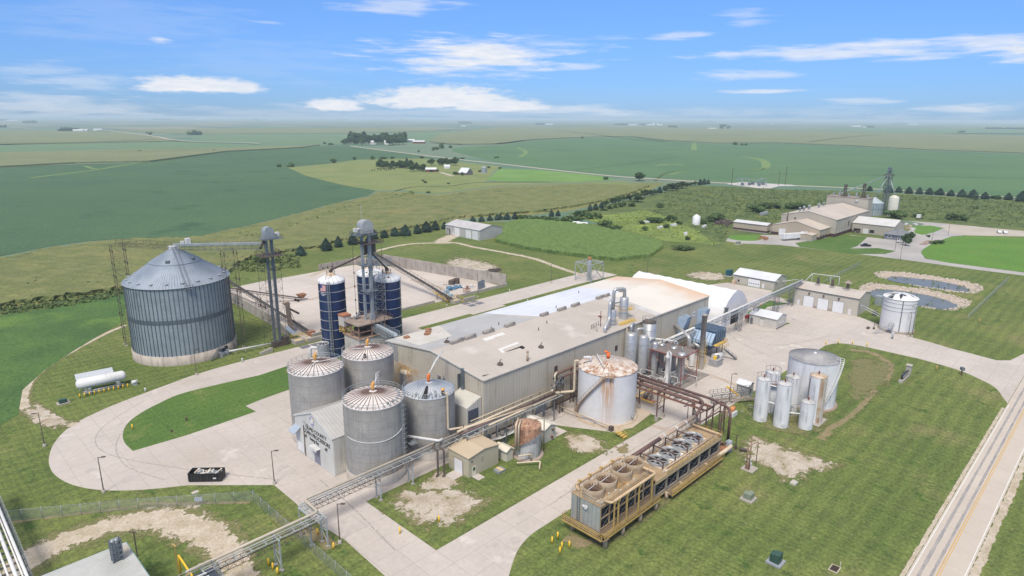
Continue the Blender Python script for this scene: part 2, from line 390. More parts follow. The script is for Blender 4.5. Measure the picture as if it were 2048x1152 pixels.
# far fields (pixel outlines on flat ground)
soy=mat('soybean rows',(.088,.165,.082),(.105,.19,.088),ns=.006,fine=(.3,.4),stripes=((.4,1),14.,.06),spots=((.12,.19,.085),.55,.75,.004),**gr)
soyd=mat('dark soybeans',(.070,.130,.072),(.082,.148,.075),ns=.008,fine=(.6,.7),stripes=((.3,1),5.,.12),spots=((.055,.105,.058),.55,.7,.02),**gr)
olive=mat('ripening corn',(.215,.215,.085),(.165,.185,.068),ns=.012,fine=(.5,.34),stripes=((1,.25),9.,.10),spots=((.26,.225,.10),.52,.72,.02),bump=.8,bs=.8,**gr)
olivef=mat('tasselled corn',(.205,.225,.12),(.17,.20,.105),ns=.006,fine=(.25,.5),stripes=((.2,1),30.,.05),**gr)
past=mat('pasture grass',(.21,.245,.095),(.17,.215,.08),ns=.02,fine=(.5,.7),spots=[((.24,.24,.11),.5,.7,.03),((.10,.14,.05),.62,.7,.12)],**gr)
hay=mat('fresh hay field',(.17,.29,.085),(.14,.25,.07),ns=.02,fine=(.4,.4),**gr)
teal=mat('distant soybeans',(.13,.21,.12),(.15,.22,.12),ns=.003,fine=(.05,.1),**gr)
brushm=mat('weedy ground',(.085,.125,.05),(.14,.175,.06),ns=.06,fine=(.6,.42),spots=((.22,.20,.045),.60,.72,.05),bump=.8,bs=1.,**gr)
alf=mat('alfalfa',(.065,.125,.045),(.09,.165,.05),ns=.06,fine=(1.,.9),spots=((.13,.215,.055),.5,.72,.03),**gr)
road_g=mat('gravel road',(.50,.45,.36),(.44,.39,.31),ns=.02,r=.95)
swale=mat('grassed waterway',(.16,.245,.085),(.18,.25,.10),ns=.02,fine=(.2,.15),**gr)
dkline=mat('field edge growth',(.06,.095,.042),(.085,.12,.05),ns=.05,fine=(.4,.3),**gr)
def field(name,mt,px,z,label,h=0):
    pts=[G(*p) for p in px];m=MB()
    ar=sum(pts[i][0]*pts[(i+1)%len(pts)][1]-pts[(i+1)%len(pts)][0]*pts[i][1] for i in range(len(pts)))
    if ar<0: pts=pts[::-1]
    if h: m.prism(pts,-.3,z+h)
    else: m.sheet(pts,z)
    return tag(m.build(name,mt),label,'field',None,'stuff')
field('corn_field',olivef,[(-300,262),(0,262),(140,263),(230,264),(300,273),(360,282),(300,284),(200,286),(0,290),(-300,294)],.05,'hazy tan green field strip at the far left',2)
field('corn_field',olivef,[(230,261),(330,259),(480,257),(700,256),(850,258),(900,262),(700,267),(480,268),(360,268)],.05,'pale tan field strip far behind the grove',2)
field('soybean_field',teal,[(-300,294),(0,290),(200,286),(330,281),(480,287),(640,290),(480,296),(280,300),(0,306),(-300,310)],.05,'pale green field strip left of the gravel road')
field('corn_field',olivef,[(-300,313),(0,307),(280,300),(480,297),(640,291),(600,296),(450,304),(300,324),(150,327),(0,335),(-300,345)],.05,'brown green corn field crossed by dark lines at the left',2.2)
field('soybean_field',teal,[(360,270),(480,269),(700,268),(860,263),(1000,262),(1010,270),(860,284),(800,286),(700,287),(560,288),(420,283)],.05,'blue green field behind the left grove')
field('soybean_field',soyd,[(-300,360),(0,336),(130,330),(300,325),(450,304),(600,296),(640,292),(700,291),(800,305),(880,318),(840,317),(770,318),(720,319),(650,328),(575,335),(610,351),(655,363),(700,373),(752,381),(735,392),(700,399),(650,411),(600,425),(540,440),(490,452),(440,462),(400,474),(330,475),(250,477),(170,483),(100,493),(0,513),(-300,560)],.10,'large dark green soybean field at the left')
field('pasture',past,[(575,335),(650,328),(720,319),(770,318),(840,317),(905,322),(1000,333),(985,345),(970,365),(1100,366),(1250,363),(1300,380),(1180,366),(1000,371),(870,388),(800,380),(752,381),(700,373),(655,363),(610,351)],.06,'yellow green pasture running down to the farmyard')
field('corn_field',olive,[(-300,575),(0,520),(100,499),(170,488),(250,480),(330,478),(400,476),(440,465),(490,455),(540,443),(600,428),(650,414),(700,402),(735,395),(756,383),(800,383),(870,390),(1000,373),(1180,367),(1330,366),(1290,385),(1230,400),(1180,413),(1130,424),(1060,430),(1000,432),(900,440),(840,455),(760,470),(690,483),(640,498),(560,508),(480,522),(440,560),(250,582),(170,600),(0,625),(-300,690)],.03,'olive ground under the broad corn field')
field('hay_field',hay,[(973,360),(1000,337),(1080,340),(1200,352),(1235,360),(1150,364),(1000,363)],.10,'bright green hay field beside the gravel road')
field('soybean_field',soy,[(905,303),(905,296),(1000,290),(1060,282),(1160,277),(1260,275),(1330,283),(1430,289),(1550,288),(1700,294),(1850,302),(2048,309),(2300,318),(2300,420),(2048,396),(1600,372),(1440,364),(1200,348),(1000,326)],.08,'wide green soybean field behind the far works')
field('corn_field',olivef,[(880,268),(1000,255),(1300,254),(1600,262),(1800,266),(2048,272),(2300,280),(2300,317),(2048,307),(1850,300),(1700,292),(1550,286),(1430,287),(1330,281),(1260,273),(1160,275),(1060,280),(1000,288),(900,290),(860,284)],.07,'tan green corn band under the hazy plain',2.2)
field('soybean_field',teal,[(1560,262),(1700,256),(2048,254),(2300,254),(2300,268),(2048,268),(1850,268)],2.6,'hazy green strip at the far right')
field('weed_cover',mat('lime weeds',(.19,.25,.07),(.14,.19,.06),ns=.05,fine=(.6,.8),spots=((.28,.35,.07),.52,.66,.04),**gr),[(1150,433),(1210,430),(1290,420),(1350,440),(1400,465),(1430,490),(1330,482),(1290,470),(1215,452)],.07,'pale lime hollow beyond the small corn field')
field('weed_cover',brushm,[(1330,384),(1352,370),(1440,372),(1560,378),(1700,382),(2048,402),(2300,425),(2300,500),(2048,462),(1900,448),(1800,440),(1640,470),(1460,470),(1440,498),(1280,462),(1210,440),(1130,428)],.04,'rough weedy ground between the tree row and the far works')
field('alfalfa_field',alf,[(-300,700),(0,632),(170,603),(252,585),(250,640),(150,700),(90,740),(45,780),(36,830),(0,850),(-300,900)],.04,'bright patchy green field left of the dirt track')
# lines between fields
for px,wd,lab in [([(0,335),(130,330),(300,324),(450,303),(520,296),(640,291),(700,290)],7,'dark growth along the top of the soybean field'),
  ([(0,309),(200,305),(350,300),(480,298)],7,'dark line through the brown corn field'),([(60,320),(200,312),(330,307),(430,305)],6,'second dark line through the brown corn field'),
  ([(0,290),(200,285),(310,281)],12,'dark line below the hazy strip'),([(860,286),(930,290),(1000,288),(1060,281),(1160,276),(1260,274),(1330,283),(1430,288),(1550,287),(1700,294),(1850,302),(2048,309),(2300,318)],9,'dark growth along the top of the wide soybean field'),
  ([(1330,284),(1240,276),(1170,268),(1110,262)],11,'dark line rising across the tan corn band'),([(1620,285),(1700,275),(1760,270)],12,'dark branch line in the tan corn band'),([(1380,272),(1500,271)],12,'short dark line in the tan corn band'),
  ([(1030,291),(1100,298),(1160,304),(1300,305)],6,'curving dark row in the soybean field'),([(1150,340),(1240,330),(1300,322),(1350,315)],3,'thin dark curve in the soybean field'),
  ([(1540,348),(1700,350),(1850,353),(2048,357)],4,'long dark row across the soybean field'),([(1310,362),(1350,343),(1500,342),(1530,336)],4,'dark rim of the grassed waterway'),
  ([(830,415),(900,416),(1000,419),(1100,423)],5,'dark grassy terrace across the corn field'),([(790,382),(830,374),(900,372),(960,365),(1100,364)],3,'dark creek line in the pasture'),
  ([(0,624),(170,599),(250,582)],6,'shaggy edge of the corn field at the left')]:
    strip('hedge_line',dkline,px,wd,.2 if wd<8 else 2.9,lab,kind='stuff',frame='W')
for px,wd,lab in [([(60,356),(150,345),(190,340),(250,330),(300,322)],7,'pale waterway curving through the left soybean field'),([(170,332),(185,337),(200,338)],6,'pale green corner of the left waterway'),
  ([(1480,312),(1520,319),(1532,328),(1525,338),(1480,341),(1380,342),(1340,349)],[6,13,14,9,4,4,7],'pale green waterway hooking through the soybean field'),([(1388,285),(1388,300)],13,'pale green block in the soybean field'),
  ([(1035,295),(1052,304),(1040,314)],9,'faint pale waterway in the soybean field'),([(1310,331),(1340,329),(1370,331)],14,'yellowed patch in the soybean field')]:
    strip('waterway',swale,px,wd,.16,lab,kind='stuff',frame='W')
for px,wd,lab in [([(700,292),(760,300),(900,317),(1000,328),(1200,350),(1340,360),(1440,366),(1600,372),(1800,381),(2048,397),(2300,418)],8,'long gravel road between the pasture and the fields'),
  ([(150,257),(220,263),(300,273),(360,283),(480,287),(520,289)],13,'distant gravel road at the left'),([(0,254),(60,258)],20,'distant gravel road at the far left'),([(880,345),(905,352)],6,'farmyard lane in the pasture')]:
    strip('gravel_road',road_g,px,wd,.22 if wd<10 else 2.9,lab,frame='W')
# site paving
gsheet('concrete_drive',conc,smooth([S(*p) for p in [(500,718),(400,746),(325,773),(225,811),(150,847),(112,881),(98,915),(103,941),(124,960),(157,973),(210,980.6),(285,979.5),(375,970.5)]])+[S(p[0],p[1]) for p in [(548,970),(590,1005),(625,1040),(690,1080),(770,1152),(800,1190)]]+
  [(-42,-45),(-30,-42)]+smooth([(-28,-36),(-23.1,-32.9),(-18.4,-31.4),(-13,-31.2)])+smooth([(117,-31.2),(121.2,-31.4),(126.2,-34.2),(128.1,-41)])+smooth([(128.2,-55.9),(126,-66),(121.8,-72.5),(118.1,-76.2),(112.8,-78.5)])+[(108,-80.4),(164,-80.4),(156.8,-77.5),(146.4,-75.5),(143.5,-72.6),(145.1,-65.3),(146,-59.9),(147.9,-54.7),(149.3,-48.4),(161.5,-28.5),(162,-3),(166,2),(166,-3),(168,8),(175.4,10),(175,30),(166,34),(150,30),(101,0),(98,37),(-2,37),(-5,74.6),(0,74.6),(29,74.6),(29,71),(38,71),(38,74.6),(62,74.6),(62,72.8),(79,72.8),(79,74.6),(126,74.6),(152,73),(152,86.5),(12,87),(11,85.6),(-5,85.6)],Z1,'pale jointed concrete drive looping round the plant','structure','drive',px=False)
isl=smooth([S(*p) for p in [(520,750),(375,783.7),(315,808),(277,829),(255,847),(246,866),(249,885),(266,902)]])+[S(*p) for p in [(375,870),(512,823),(491,812),(520,800),(582,778)]]
gsheet('lawn',lush,isl+[(-18,56),(-8,57),(-8,73)],Z2,'long grass island inside the truck loop',px=False)
gsheet('lawn',grass,[(-32.6,-2.5),(-32.2,-23),(19.7,-23),(21.6,-23),(37.6,-23),(37.8,-19.2),(24,-19.8),(20,-13),(16,-6),(10,-2.5)],Z2,'worn grass block around the tan shed',px=False)
gsheet('lawn',lush,[(127,-1.5),(132,-2),(133,3),(160,4.5),(160.5,-3),(150,1),(134,-2.5)],Z2,'small green wedge behind the little shed',px=False)
gsheet('lawn',lush,[(133.2,-13.6),(136,-13.6),(133.2,-9)],Z2,'tiny grass triangle beside the little shed',px=False)
padm=mat('bunker concrete',(.56,.505,.47),(.48,.435,.40),ns=.05,r=.85,brick=(6.,6.,0,(.42,.37,.32),.05),spots=((.45,.36,.26),.57,.78,.06),fine=(.8,.07))
gsheet('concrete_pad',padm,[(5,112),(5,88.6),(10,94),(12,95),(99,95),(97,150),(90,155),(76,176),(50,175),(28,175),(6,172)],Z1,'wide open concrete storage pad inside the bunker walls','structure','pad',px=False)
# county paved road
gsheet('road',roadc,[(-260,-80.5),(-260,-87.5),(420,-87.5),(420,-80.5)],Z2,'two lane concrete road on the right',px=False)
wl=mat('white road paint',(.72,.72,.70),(.6,.6,.58),ns=1,r=.8);yl=mat('yellow road paint',(.62,.36,.07),(.52,.33,.1),ns=1,r=.8)
o=gsheet('road_line',wl,[(-260,-80.75),(-260,-80.9),(107,-80.9),(107,-80.75)],Z3,'white edge line nearest the plant','structure','road line',px=False)
gsheet('road_line',wl,[(-260,-87.1),(-260,-87.25),(420,-87.25),(420,-87.1)],Z3,'white edge line on the far side of the road',px=False)
gsheet('road_line',wl,[(165,-80.75),(165,-80.9),(420,-80.9),(420,-80.75)],Z3,'white edge line past the plant entrance',px=False)
for k,(b0,lab) in enumerate([(-83.8,'yellow centre line of the concrete road'),(-84.15,'second yellow centre line of the concrete road')]):
    gsheet('road_line',yl,[(-260,b0-.06),(-260,b0-.18),(420,b0-.18),(420,b0-.06)],Z3,lab,px=False)
strip('wheel_track',roadd,[(-260,-81.9),(80,-81.9),(420,-81.9)],1.0,Z3+.002,'grey tyre track in the near lane',px=False)
strip('wheel_track',roadd,[(-260,-83.35),(80,-83.35),(420,-83.35)],.9,Z3+.002,'grey tyre track beside the centre line',px=False)
strip('gravel_shoulder',gravel2,[(-260,-88.2),(80,-88.2),(420,-88.2)],1.8,Z1,'gravel shoulder along the concrete road',px=False)
strip('gravel_shoulder',gravel2,[(-260,-80.1),(0,-80.1),(104,-80.1)],.9,Z1,'thin gravel shoulder on the plant side',px=False)
# gravel and dirt
patch('gravel_patch',gravel,[(1480,880),(1500,866),(1540,880),(1600,900),(1660,918),(1700,938),(1640,945),(1600,970),(1560,968),(1545,940),(1500,930),(1470,915)],Z2,'bare white gravel patch behind the cooling towers')
patch('gravel_patch',gravel,[(790,985),(850,965),(930,975),(990,1000),(960,1030),(900,1060),(820,1050),(770,1010)],Z3,'gravelly bare patch in the grass below the pipe rack')
patch('gravel_patch',gravel,[(850,955),(880,935),(905,950),(930,970),(880,985),(830,985)],Z3,'bare gravel beside the tan shed door')
patch('gravel_patch',gravel,[(1120,870),(1160,860),(1215,885),(1225,905),(1170,910),(1130,895)],Z3,'pale gravel streak in front of the white shed')
patch('gravel_patch',gravel,[(880,520),(920,512),(960,520),(1000,530),(1010,545),(960,560),(930,552),(895,540)],Z2,'weedy gravel apron outside the bunker wall')
patch('gravel_patch',gravel,[(1365,548),(1400,541),(1450,546),(1460,560),(1420,563),(1380,557)],Z2,'pale gravel patch beyond the white fabric barn')
patch('gravel_patch',gravel,[(40,820),(70,800),(120,830),(150,848),(110,862),(60,850)],Z2,'stony turnout where the track meets the drive')
strip('dirt_track',gravel2,[(252,650),(210,668),(150,700),(95,732),(62,762),(48,790),(50,815),(90,838),(150,850)],[2,2,2,2.2,2.5,3,3.5,3.5,3],Z3,'curving dirt track round the grain bin')
strip('dirt_road',gravel2,[(20,1152),(90,1100),(180,1065),(250,1045),(330,1040),(410,1065),(450,1100),(480,1150),(500,1200)],[8,7.5,7,7.5,9,9,7,6,6],Z2,'broad rutted dirt road behind the chain link fence')
strip('dirt_road',gravel,[(10,1140),(120,1085),(250,1045),(340,1035),(420,1070),(470,1130)],[8,8,8,11,10,8],Z1,'pale dust beside the rutted road')
strip('gravel_track',gravel2,[(1170,552),(1126,538),(1067,517),(1008,505),(948,494),(913,486),(880,486),(820,488),(760,500),(700,520),(660,537),(620,552)],4.2,Z2,'pale gravel track curving past the machine shed')
strip('gravel_track',gravel2,[(880,487),(890,479),(910,470)],12,Z3,'gravel yard in front of the machine shed')
for i,(px,wd,lab) in enumerate([([(1655,860),(1690,840),(1720,815),(1750,780)],2.2,'worn orange soil strip behind the tank farm'),([(1640,878),(1660,862)],3.,'bare wet soil at the corner of the tank farm'),([(1700,700),(1740,705),(1780,730),(1770,760)],3.4,'brown weedy strip inside the tank yard'),
   ([(1130,1075),(1160,1085),(1220,1080)],4.,'bare earth under the near end of the cooling tower'),([(1210,1060),(1330,985),(1440,925)],2.5,'bare strip under the cooling tower deck'),([(600,1055),(640,1075),(665,1095)],4,'bare soil below the pipe rack legs'),([(280,1008),(500,1005)],1.2,'worn line under the fence'),([(0,1048),(140,1030),(275,1013)],1.,'worn line under the left fence run')]):
    strip('soil_strip',dirt,px,wd,Z2+.001*i,lab)
patch('soil_patch',dirt,[(1255,880),(1265,905),(1250,915),(1230,905),(1225,890)],Z3,'bare soil by the yellow steps')
# far works paving and lawn
st1=mat('brown floor stain',(.40,.32,.25),(.46,.39,.33),ns=.4,r=.9,alpha=(.8,1.3,.5));st2=mat('black oil stain',(.16,.15,.145),(.28,.26,.25),ns=.6,r=.7,alpha=(.7,1.7,.7));st3=mat('tyre marks',(.33,.31,.30),(.38,.35,.33),ns=.5,r=.9,alpha=(.45,1.1,1.2))
for i,(px,wd,mt_,lab) in enumerate([([(1385,744),(1425,752),(1470,770),(1500,785)],2.4,st1,'brown stain trail across the yard concrete'),([(1365,785),(1385,792),(1400,790)],4,st2,'black oily stain beside the vessel rack'),([(1340,775),(1355,790),(1350,800)],3,st2,'black stain below the white stripper column'),
  ([(1455,655),(1490,675),(1560,690),(1660,672)],.9,st3,'tyre mark curving over the yard'),([(1450,660),(1480,685),(1540,712)],.9,st3,'tyre mark from the barn door'),([(1465,650),(1520,662),(1600,668),(1740,700)],.8,st3,'long tyre mark in the yard'),
  ([(1300,850),(1330,858),(1370,868)],2.2,st1,'rusty stain across the drive by the trestle'),([(330,960),(250,930),(235,880),(290,830),(420,780)],.7,st3,'tyre mark round the truck loop'),([(560,960),(350,935),(210,905),(200,860),(290,800)],.7,st3,'second tyre mark round the truck loop'),
  ([(640,960),(700,1010),(790,1100)],.8,st3,'tyre mark down the lower drive'),([(1100,1010),(1240,915),(1380,830)],.7,st3,'tyre mark on the cooling tower drive'),([(620,600),(720,570),(800,560)],3,st1,'rusty stain on the storage pad'),([(820,560),(880,575),(900,590)],3,st1,'tan stain by the low pad wall')]):
    strip('floor_stain',mt_,px,wd,Z1+.0012+.0003*i,lab)
patch('worn_ground',halo,[(1490,835),(1520,815),(1600,820),(1680,815),(1690,850),(1640,880),(1560,880),(1500,865)],.03,'worn soil under the slim tank farm')
patch('worn_ground',halo,[(1690,705),(1740,700),(1800,720),(1790,770),(1740,810),(1690,830),(1680,760)],.03,'yellowed ground inside the tank yard')
patch('worn_ground',halo,[(1150,1060),(1200,1120),(1330,1020),(1460,930),(1440,905),(1300,985)],.03,'worn ground along the cooling towers')
gsheet('asphalt_drive',mat('worn asphalt',(.34,.325,.32),(.42,.40,.385),ns=.06,r=.85,fine=(.6,.08)),[(1423,470),(1440,458),(1462,455),(1470,462),(1530,470),(1560,462),(1600,470),(1680,478),(1700,470),(1790,480),(1812,464),(1850,448),(1800,438),(1810,432),(1900,440),(2048,452),(2048,468),(1935,470),(1902,473),(1870,488),(1842,505),(1850,517),(1900,526),(2048,545),(2120,554),(2120,561),(2048,551),(1950,539),(1850,525),(1750,512),(1640,499),(1560,490),(1480,487),(1430,478)],Z1,'grey paved drive of the far works','structure','drive')
gsheet('gravel_yard',mat('gravel yard',(.47,.43,.38),(.40,.36,.30),ns=.06,r=.95,fine=(.8,.12)),[(1880,452),(1920,446),(2048,458),(2100,470),(2100,478),(2048,473),(1935,471),(1900,466)],Z2,'pale gravel lot at the far right','structure','yard')
gsheet('lawn',bright,smooth([(1900,526),(1858,517),(1842,505),(1856,492),(1878,482),(1902,474),(1935,472)])+[(2048,476),(2200,490),(2200,562),(2048,544)],Z2,'vivid green lawn inside the far drive')
gsheet('lawn',bright,smooth([(1455,472),(1475,466),(1510,468),(1528,474),(1515,481),(1480,481),(1458,477),(1455,472)])[:-1],Z2,'small round lawn by the long tan store')
gsheet('lawn',lush,[(1590,486),(1640,478),(1690,470),(1735,474),(1715,492),(1700,497),(1755,496),(1792,502),(1770,508),(1700,508),(1650,500),(1600,494)],Z2,'green lawn in front of the far works')
gsheet('lawn',bright,[(1825,452),(1860,451),(1888,456),(1870,464),(1845,470),(1830,466)],Z2,'small lawn beside the grey office')
pond=mat('pond water',(.17,.18,.175),(.14,.15,.145),ns=.2,r=.3,spec=.25)
rip=mat('limestone riprap',(.58,.50,.42),(.40,.34,.27),ns=.6,r=.95,alpha=(3.2,1.6,.3),fine=(1.5,.5))
rip2=[[(1745,547),(1760,543),(1810,545),(1870,553),(1930,562),(1962,571),(1966,580),(1950,588),(1900,584),(1840,574),(1790,563),(1760,556)],[(1715,575),(1740,566),(1790,572),(1850,578),(1910,592),(1942,603),(1935,615),(1905,622),(1860,618),(1800,606),(1730,590)]]
wat=[[(1772,557),(1785,553),(1830,557),(1880,563),(1925,573),(1942,581),(1935,585),(1890,580),(1830,571),(1785,563)],[(1740,582),(1760,579),(1800,582),(1850,590),(1890,600),(1917,612),(1905,618),(1880,619),(1830,611),(1770,600),(1740,592)]]
for i,(a,b) in enumerate(zip(rip2,wat)):
    nm=('far','near')[i]
    patch('riprap_bank',rip,a,Z2,f'ring of pale rocks round the {nm} pond')
    b2=smooth(b+[b[0]],4)[:-1]
    gsheet('pond_water',pond,b2,.12,f'blue water of the {nm} pond','structure','water')
def hat(a,b,v):
    x,y,_=K(a,b);return htd(math.atan2(x,y),math.hypot(x,y),v)
# shared materials
galv=mat('galvanised steel',(.40,.43,.45),(.31,.34,.37),ns=.6,r=.5,m=.35,fine=(3,.12))
galvd=mat('weathered galvanised steel',(.20,.225,.25),(.14,.165,.19),ns=.5,r=.5,m=.35,fine=(3,.15))
dark=mat('dark weathered steel',(.085,.07,.065),(.13,.10,.085),ns=1.,r=.75,fine=(4,.3))
brown=mat('brown painted steel',(.115,.068,.062),(.16,.098,.085),ns=.5,r=.6,fine=(2,.2))
rust=mat('rusty steel',(.25,.125,.075),(.38,.20,.12),ns=.8,r=.85,fine=(3,.35))
belt=mat('black conveyor belt',(.045,.043,.045),(.075,.07,.07),ns=1,r=.8)
cwall=mat('cast concrete',(.44,.40,.36),(.36,.325,.29),ns=.2,r=.9,rib=((1,1,0),2.4),ribc=.9,streak=((.25,.215,.185),.8,1.2),fine=(1.5,.12))
cblock=mat('concrete block',(.42,.39,.35),(.36,.33,.30),ns=.5,r=.9,fine=(2,.15))
yel=mat('yellow safety paint',(.66,.46,.11),(.55,.38,.12),ns=1,r=.55,fine=(3,.15))
ylp=mat('bright yellow paint',(.85,.55,.04),(.75,.45,.04),ns=1,r=.5)
white=mat('white paint',(.76,.76,.755),(.66,.66,.66),ns=.3,r=.5,streak=((.42,.40,.38),.35,1.2),fine=(1,.04))
whited=mat('weathered white steel',(.66,.66,.66),(.55,.55,.55),ns=.5,r=.5,fine=(2,.1))
cream=mat('cream pipe insulation',(.62,.52,.40),(.54,.45,.33),ns=.6,r=.55,fine=(2,.1))
black=mat('black rubber',(.03,.03,.032),r=.8)
blk=mat('dark opening',(.02,.02,.022),r=.9)
alu=mat('aluminium jacket',(.52,.525,.53),(.42,.425,.435),ns=.8,r=.42,m=.5,fine=(3,.1))
orange=mat('orange drive paint',(.80,.20,.05),(.7,.17,.05),ns=2,r=.5)
amber=mat('amber drive paint',(.78,.42,.13),(.68,.35,.1),ns=2,r=.5)
sand=mat('spilled grain',(.62,.48,.27),(.5,.38,.2),ns=2,r=.95)
bluep=mat('blue machine paint',(.13,.27,.40),(.10,.2,.32),ns=2,r=.5)
# ---- big grain bin ----
ba,bb,bR,bh=TK(265.6,699,470.6,673.8,728.4,576)
fz=hat(*( (lambda v:(toS(*(Vector((v.x,v.y))*(1-bR/math.hypot(v.x,v.y))))))(K(ba,bb))),710.6)
apex=hat(ba,bb,495)
bin_=site('grain_bin',ba,bb,'huge ribbed galvanised grain bin with a low cone roof on a concrete ring','grain bin')
MB().lathe(0,0,[(bR+.35,0),(bR+.35,fz),(bR-.3,fz+.02)],72).build('foundation',mat('bin footing',(.50,.44,.38),(.40,.35,.30),ns=.3,r=.9,streak=((.25,.2,.17),.5,1.5),cyl=14,rib=('a',3.6),ribc=.8),bin_)
MB().lathe(0,0,[(bR,fz),(bR,bh)],96).build('wall',mat('bin wall sheets',(.34,.395,.435),(.26,.31,.35),ns=.25,r=.5,m=.3,cyl=14,brick=(2.8,1.12,.5,(.24,.28,.32),.03),streak=((.37,.41,.44),.5,.8),fine=(.9,.14),spots=((.15,.19,.23),.55,.72,.12)),bin_)
m=MB()
for i in range(76):
    t=2*math.pi*i/76;x,y=math.cos(t),math.sin(t);m.cb(x*(bR+.07),y*(bR+.07),fz+.1,.14,.16,bh-fz-.2,t)
m.build('stiffeners',mat('bin stiffener',(.10,.125,.15),(.14,.165,.19),ns=1,r=.5,m=.3),bin_)
MB().lathe(0,0,[(bR+.04,fz+(bh-fz)*.47),(bR+.04,fz+(bh-fz)*.535)],96).build('band',mat('dark bin band',(.155,.19,.22),(.12,.15,.18),ns=1,r=.5,m=.4,cyl=14,brick=(2.8,1.4,.5,(.1,.12,.14),.05)),bin_)
rfm=mat('bin roof sheets',(.33,.375,.44),(.25,.295,.355),ns=.2,r=.62,m=.2,cyl=14.4,rib=('a',.82),ribc=.55,fine=(1,.12),bump=.6)
MB().lathe(0,0,[(bR+.35,bh-.1),(bR*.5,bh+(apex-bh)*.55),(bR*.5-.02,bh+(apex-bh)*.575),(1.,apex-.25),(.9,apex+.2),(0,apex+.2)],96).build('roof',rfm,bin_)
MB().ring(0,0,bh-.05,bR+.36,.11,72,m=6).build('eave_ring',galv,bin_)
m=MB();m.ring(0,0,bh+(apex-bh)*.565,bR*.5,.06,60,m=6);m.build('roof_ring',galvd,bin_)
for i in range(20):
    t=2*math.pi*(i+.3)/20;rr=bR-1.1;zz=bh+(apex-bh)*.055;m=MB();m.cb(rr*math.cos(t),rr*math.sin(t),zz,.7,.62,.6,t);m.lathe(rr*math.cos(t),rr*math.sin(t),[(.55,zz+.6),(.2,zz+.8),(0,zz+.82)],8);m.build('roof_vent',galv,bin_)
for t in(-2.2,-1.0):
    rr=bR*.42;zz=bh+(apex-bh)*.62;MB().cb(rr*math.cos(t),rr*math.sin(t),zz,1.2,1.0,.7,t).build('roof_hatch',galvd,bin_)
t=math.atan2(-K(ba,bb).y,-K(ba,bb).x)-TH+.17
m=MB()
for k in range(34):
    f=k/33;r0=bR*(1-f)+.9*f;z0=bh+(apex-bh)*(1-r0/bR)+.12
    x,y=r0*math.cos(t),r0*math.sin(t);nx,ny=-math.sin(t)*.5,math.cos(t)*.5;m.bar((x-nx,y-ny,z0),(x+nx,y+ny,z0),.18,.08)
for sg in(-1,1):
    nx,ny=-math.sin(t)*.55*sg,math.cos(t)*.55*sg
    for dz in(.15,1.):m.bar((bR*math.cos(t)+nx,bR*math.sin(t)+ny,bh+dz),(.9*math.cos(t)+nx,.9*math.sin(t)+ny,apex+dz-.1),.09)
m.build('roof_ladder',galvd,bin_)
m=MB();x,y=(bR+.6)*math.cos(t),(bR+.6)*math.sin(t);m.cb(x,y,bh-.5,1.4,2.2,.12,t)
m.rail([(x-math.sin(t)*1.1,y+math.cos(t)*1.1,bh-.4),(x+.6*math.cos(t)-math.sin(t)*1.1,y+.6*math.sin(t)+math.cos(t)*1.1,bh-.4),(x+.6*math.cos(t)+math.sin(t)*1.1,y+.6*math.sin(t)-math.cos(t)*1.1,bh-.4)]);m.build('eave_platform',galvd,bin_)
t2=t+.62;m=MB();x,y=(bR+.35)*math.cos(t2),(bR+.35)*math.sin(t2);m.cb(x,y,.3,.2,2.2,2.3,t2);m.build('fan_opening',blk,bin_)
m=MB();m.cb(x*1.05,y*1.05,.1,1.5,1.3,1.4,t2);m.cb(x*1.04-math.sin(t2)*-2,y*1.04+math.cos(t2)*-2,0,1.2,1.5,1.1,t2);m.build('discharge_box',galv,bin_)
t3=t2-.13;m=MB();x,y=(bR+.9)*math.cos(t3),(bR+.9)*math.sin(t3);m.cb(x,y,2.6,1.4,2,.12,t3)
nx,ny=math.sin(t3),-math.cos(t3)
for k in range(9):m.cb(x+nx*(1.2+k*.32),y+ny*(1.2+k*.32),2.4-k*.27,1.,.35,.06,t3)
m.rail([(x+.6*math.cos(t3)-nx,y+.6*math.sin(t3)-ny,2.7),(x+.6*math.cos(t3)+nx,y+.6*math.sin(t3)+ny,2.7)],r=.03);m.rail([(x+nx*1.1+.4*math.cos(t3),y+ny*1.1+.4*math.sin(t3),2.5),(x+nx*4+.4*math.cos(t3),y+ny*4+.4*math.sin(t3),.1)],r=.03);m.build('access_stair',galvd,bin_)
# ---- left bucket elevator ----
ea,eb=-4.6,90.6
el_=site('bucket_elevator',ea,eb,'tall grey twin leg bucket elevator beside the big grain bin','bucket elevator')
for sg in(-1,1):
    m=MB();m.box(sg*.85-.34,sg*.85+.34,-.4,.4,0,35);
    for z in range(3,35,3): m.box(sg*.85-.42,sg*.85+.42,-.48,.48,z,z+.12)
    m.build('leg_casing',galvd,el_)
m=MB();m.box(-1.5,1.5,-1.1,1.1,34.5,36.6);m.build('head_housing',galv,el_)
m=MB();m.q([(1.5*math.cos(i*math.pi/12),y,36.6+1.5*math.sin(i*math.pi/12)) for y in(-1.1,1.1) for i in range(13)],[(i,i+1,14+i,13+i) for i in range(12)]+[tuple(range(13))[::-1],tuple(range(13,26))],False);m.build('head_hood',galv,el_)
m=MB();m.box(-2.2,3.9,-2,2,34.3,34.42);m.rail([(-2.2,-2,34.4),(3.9,-2,34.4),(3.9,2,34.4),(-2.2,2,34.4),(-2.2,-2,34.4)]);m.build('head_platform',galvd,el_)
m=MB();m.tube([(1.6,0,35.6),(2.6,0,35.6)],.45,10);m.cb(3.0,0,35.,.8,.9,1.1);m.build('drive_motor',whited,el_)
m=MB();m.lattice(0,1.2,5.2,0,31,3.1,.05,4.6);m.build('support_tower',dark,el_)
m=MB();
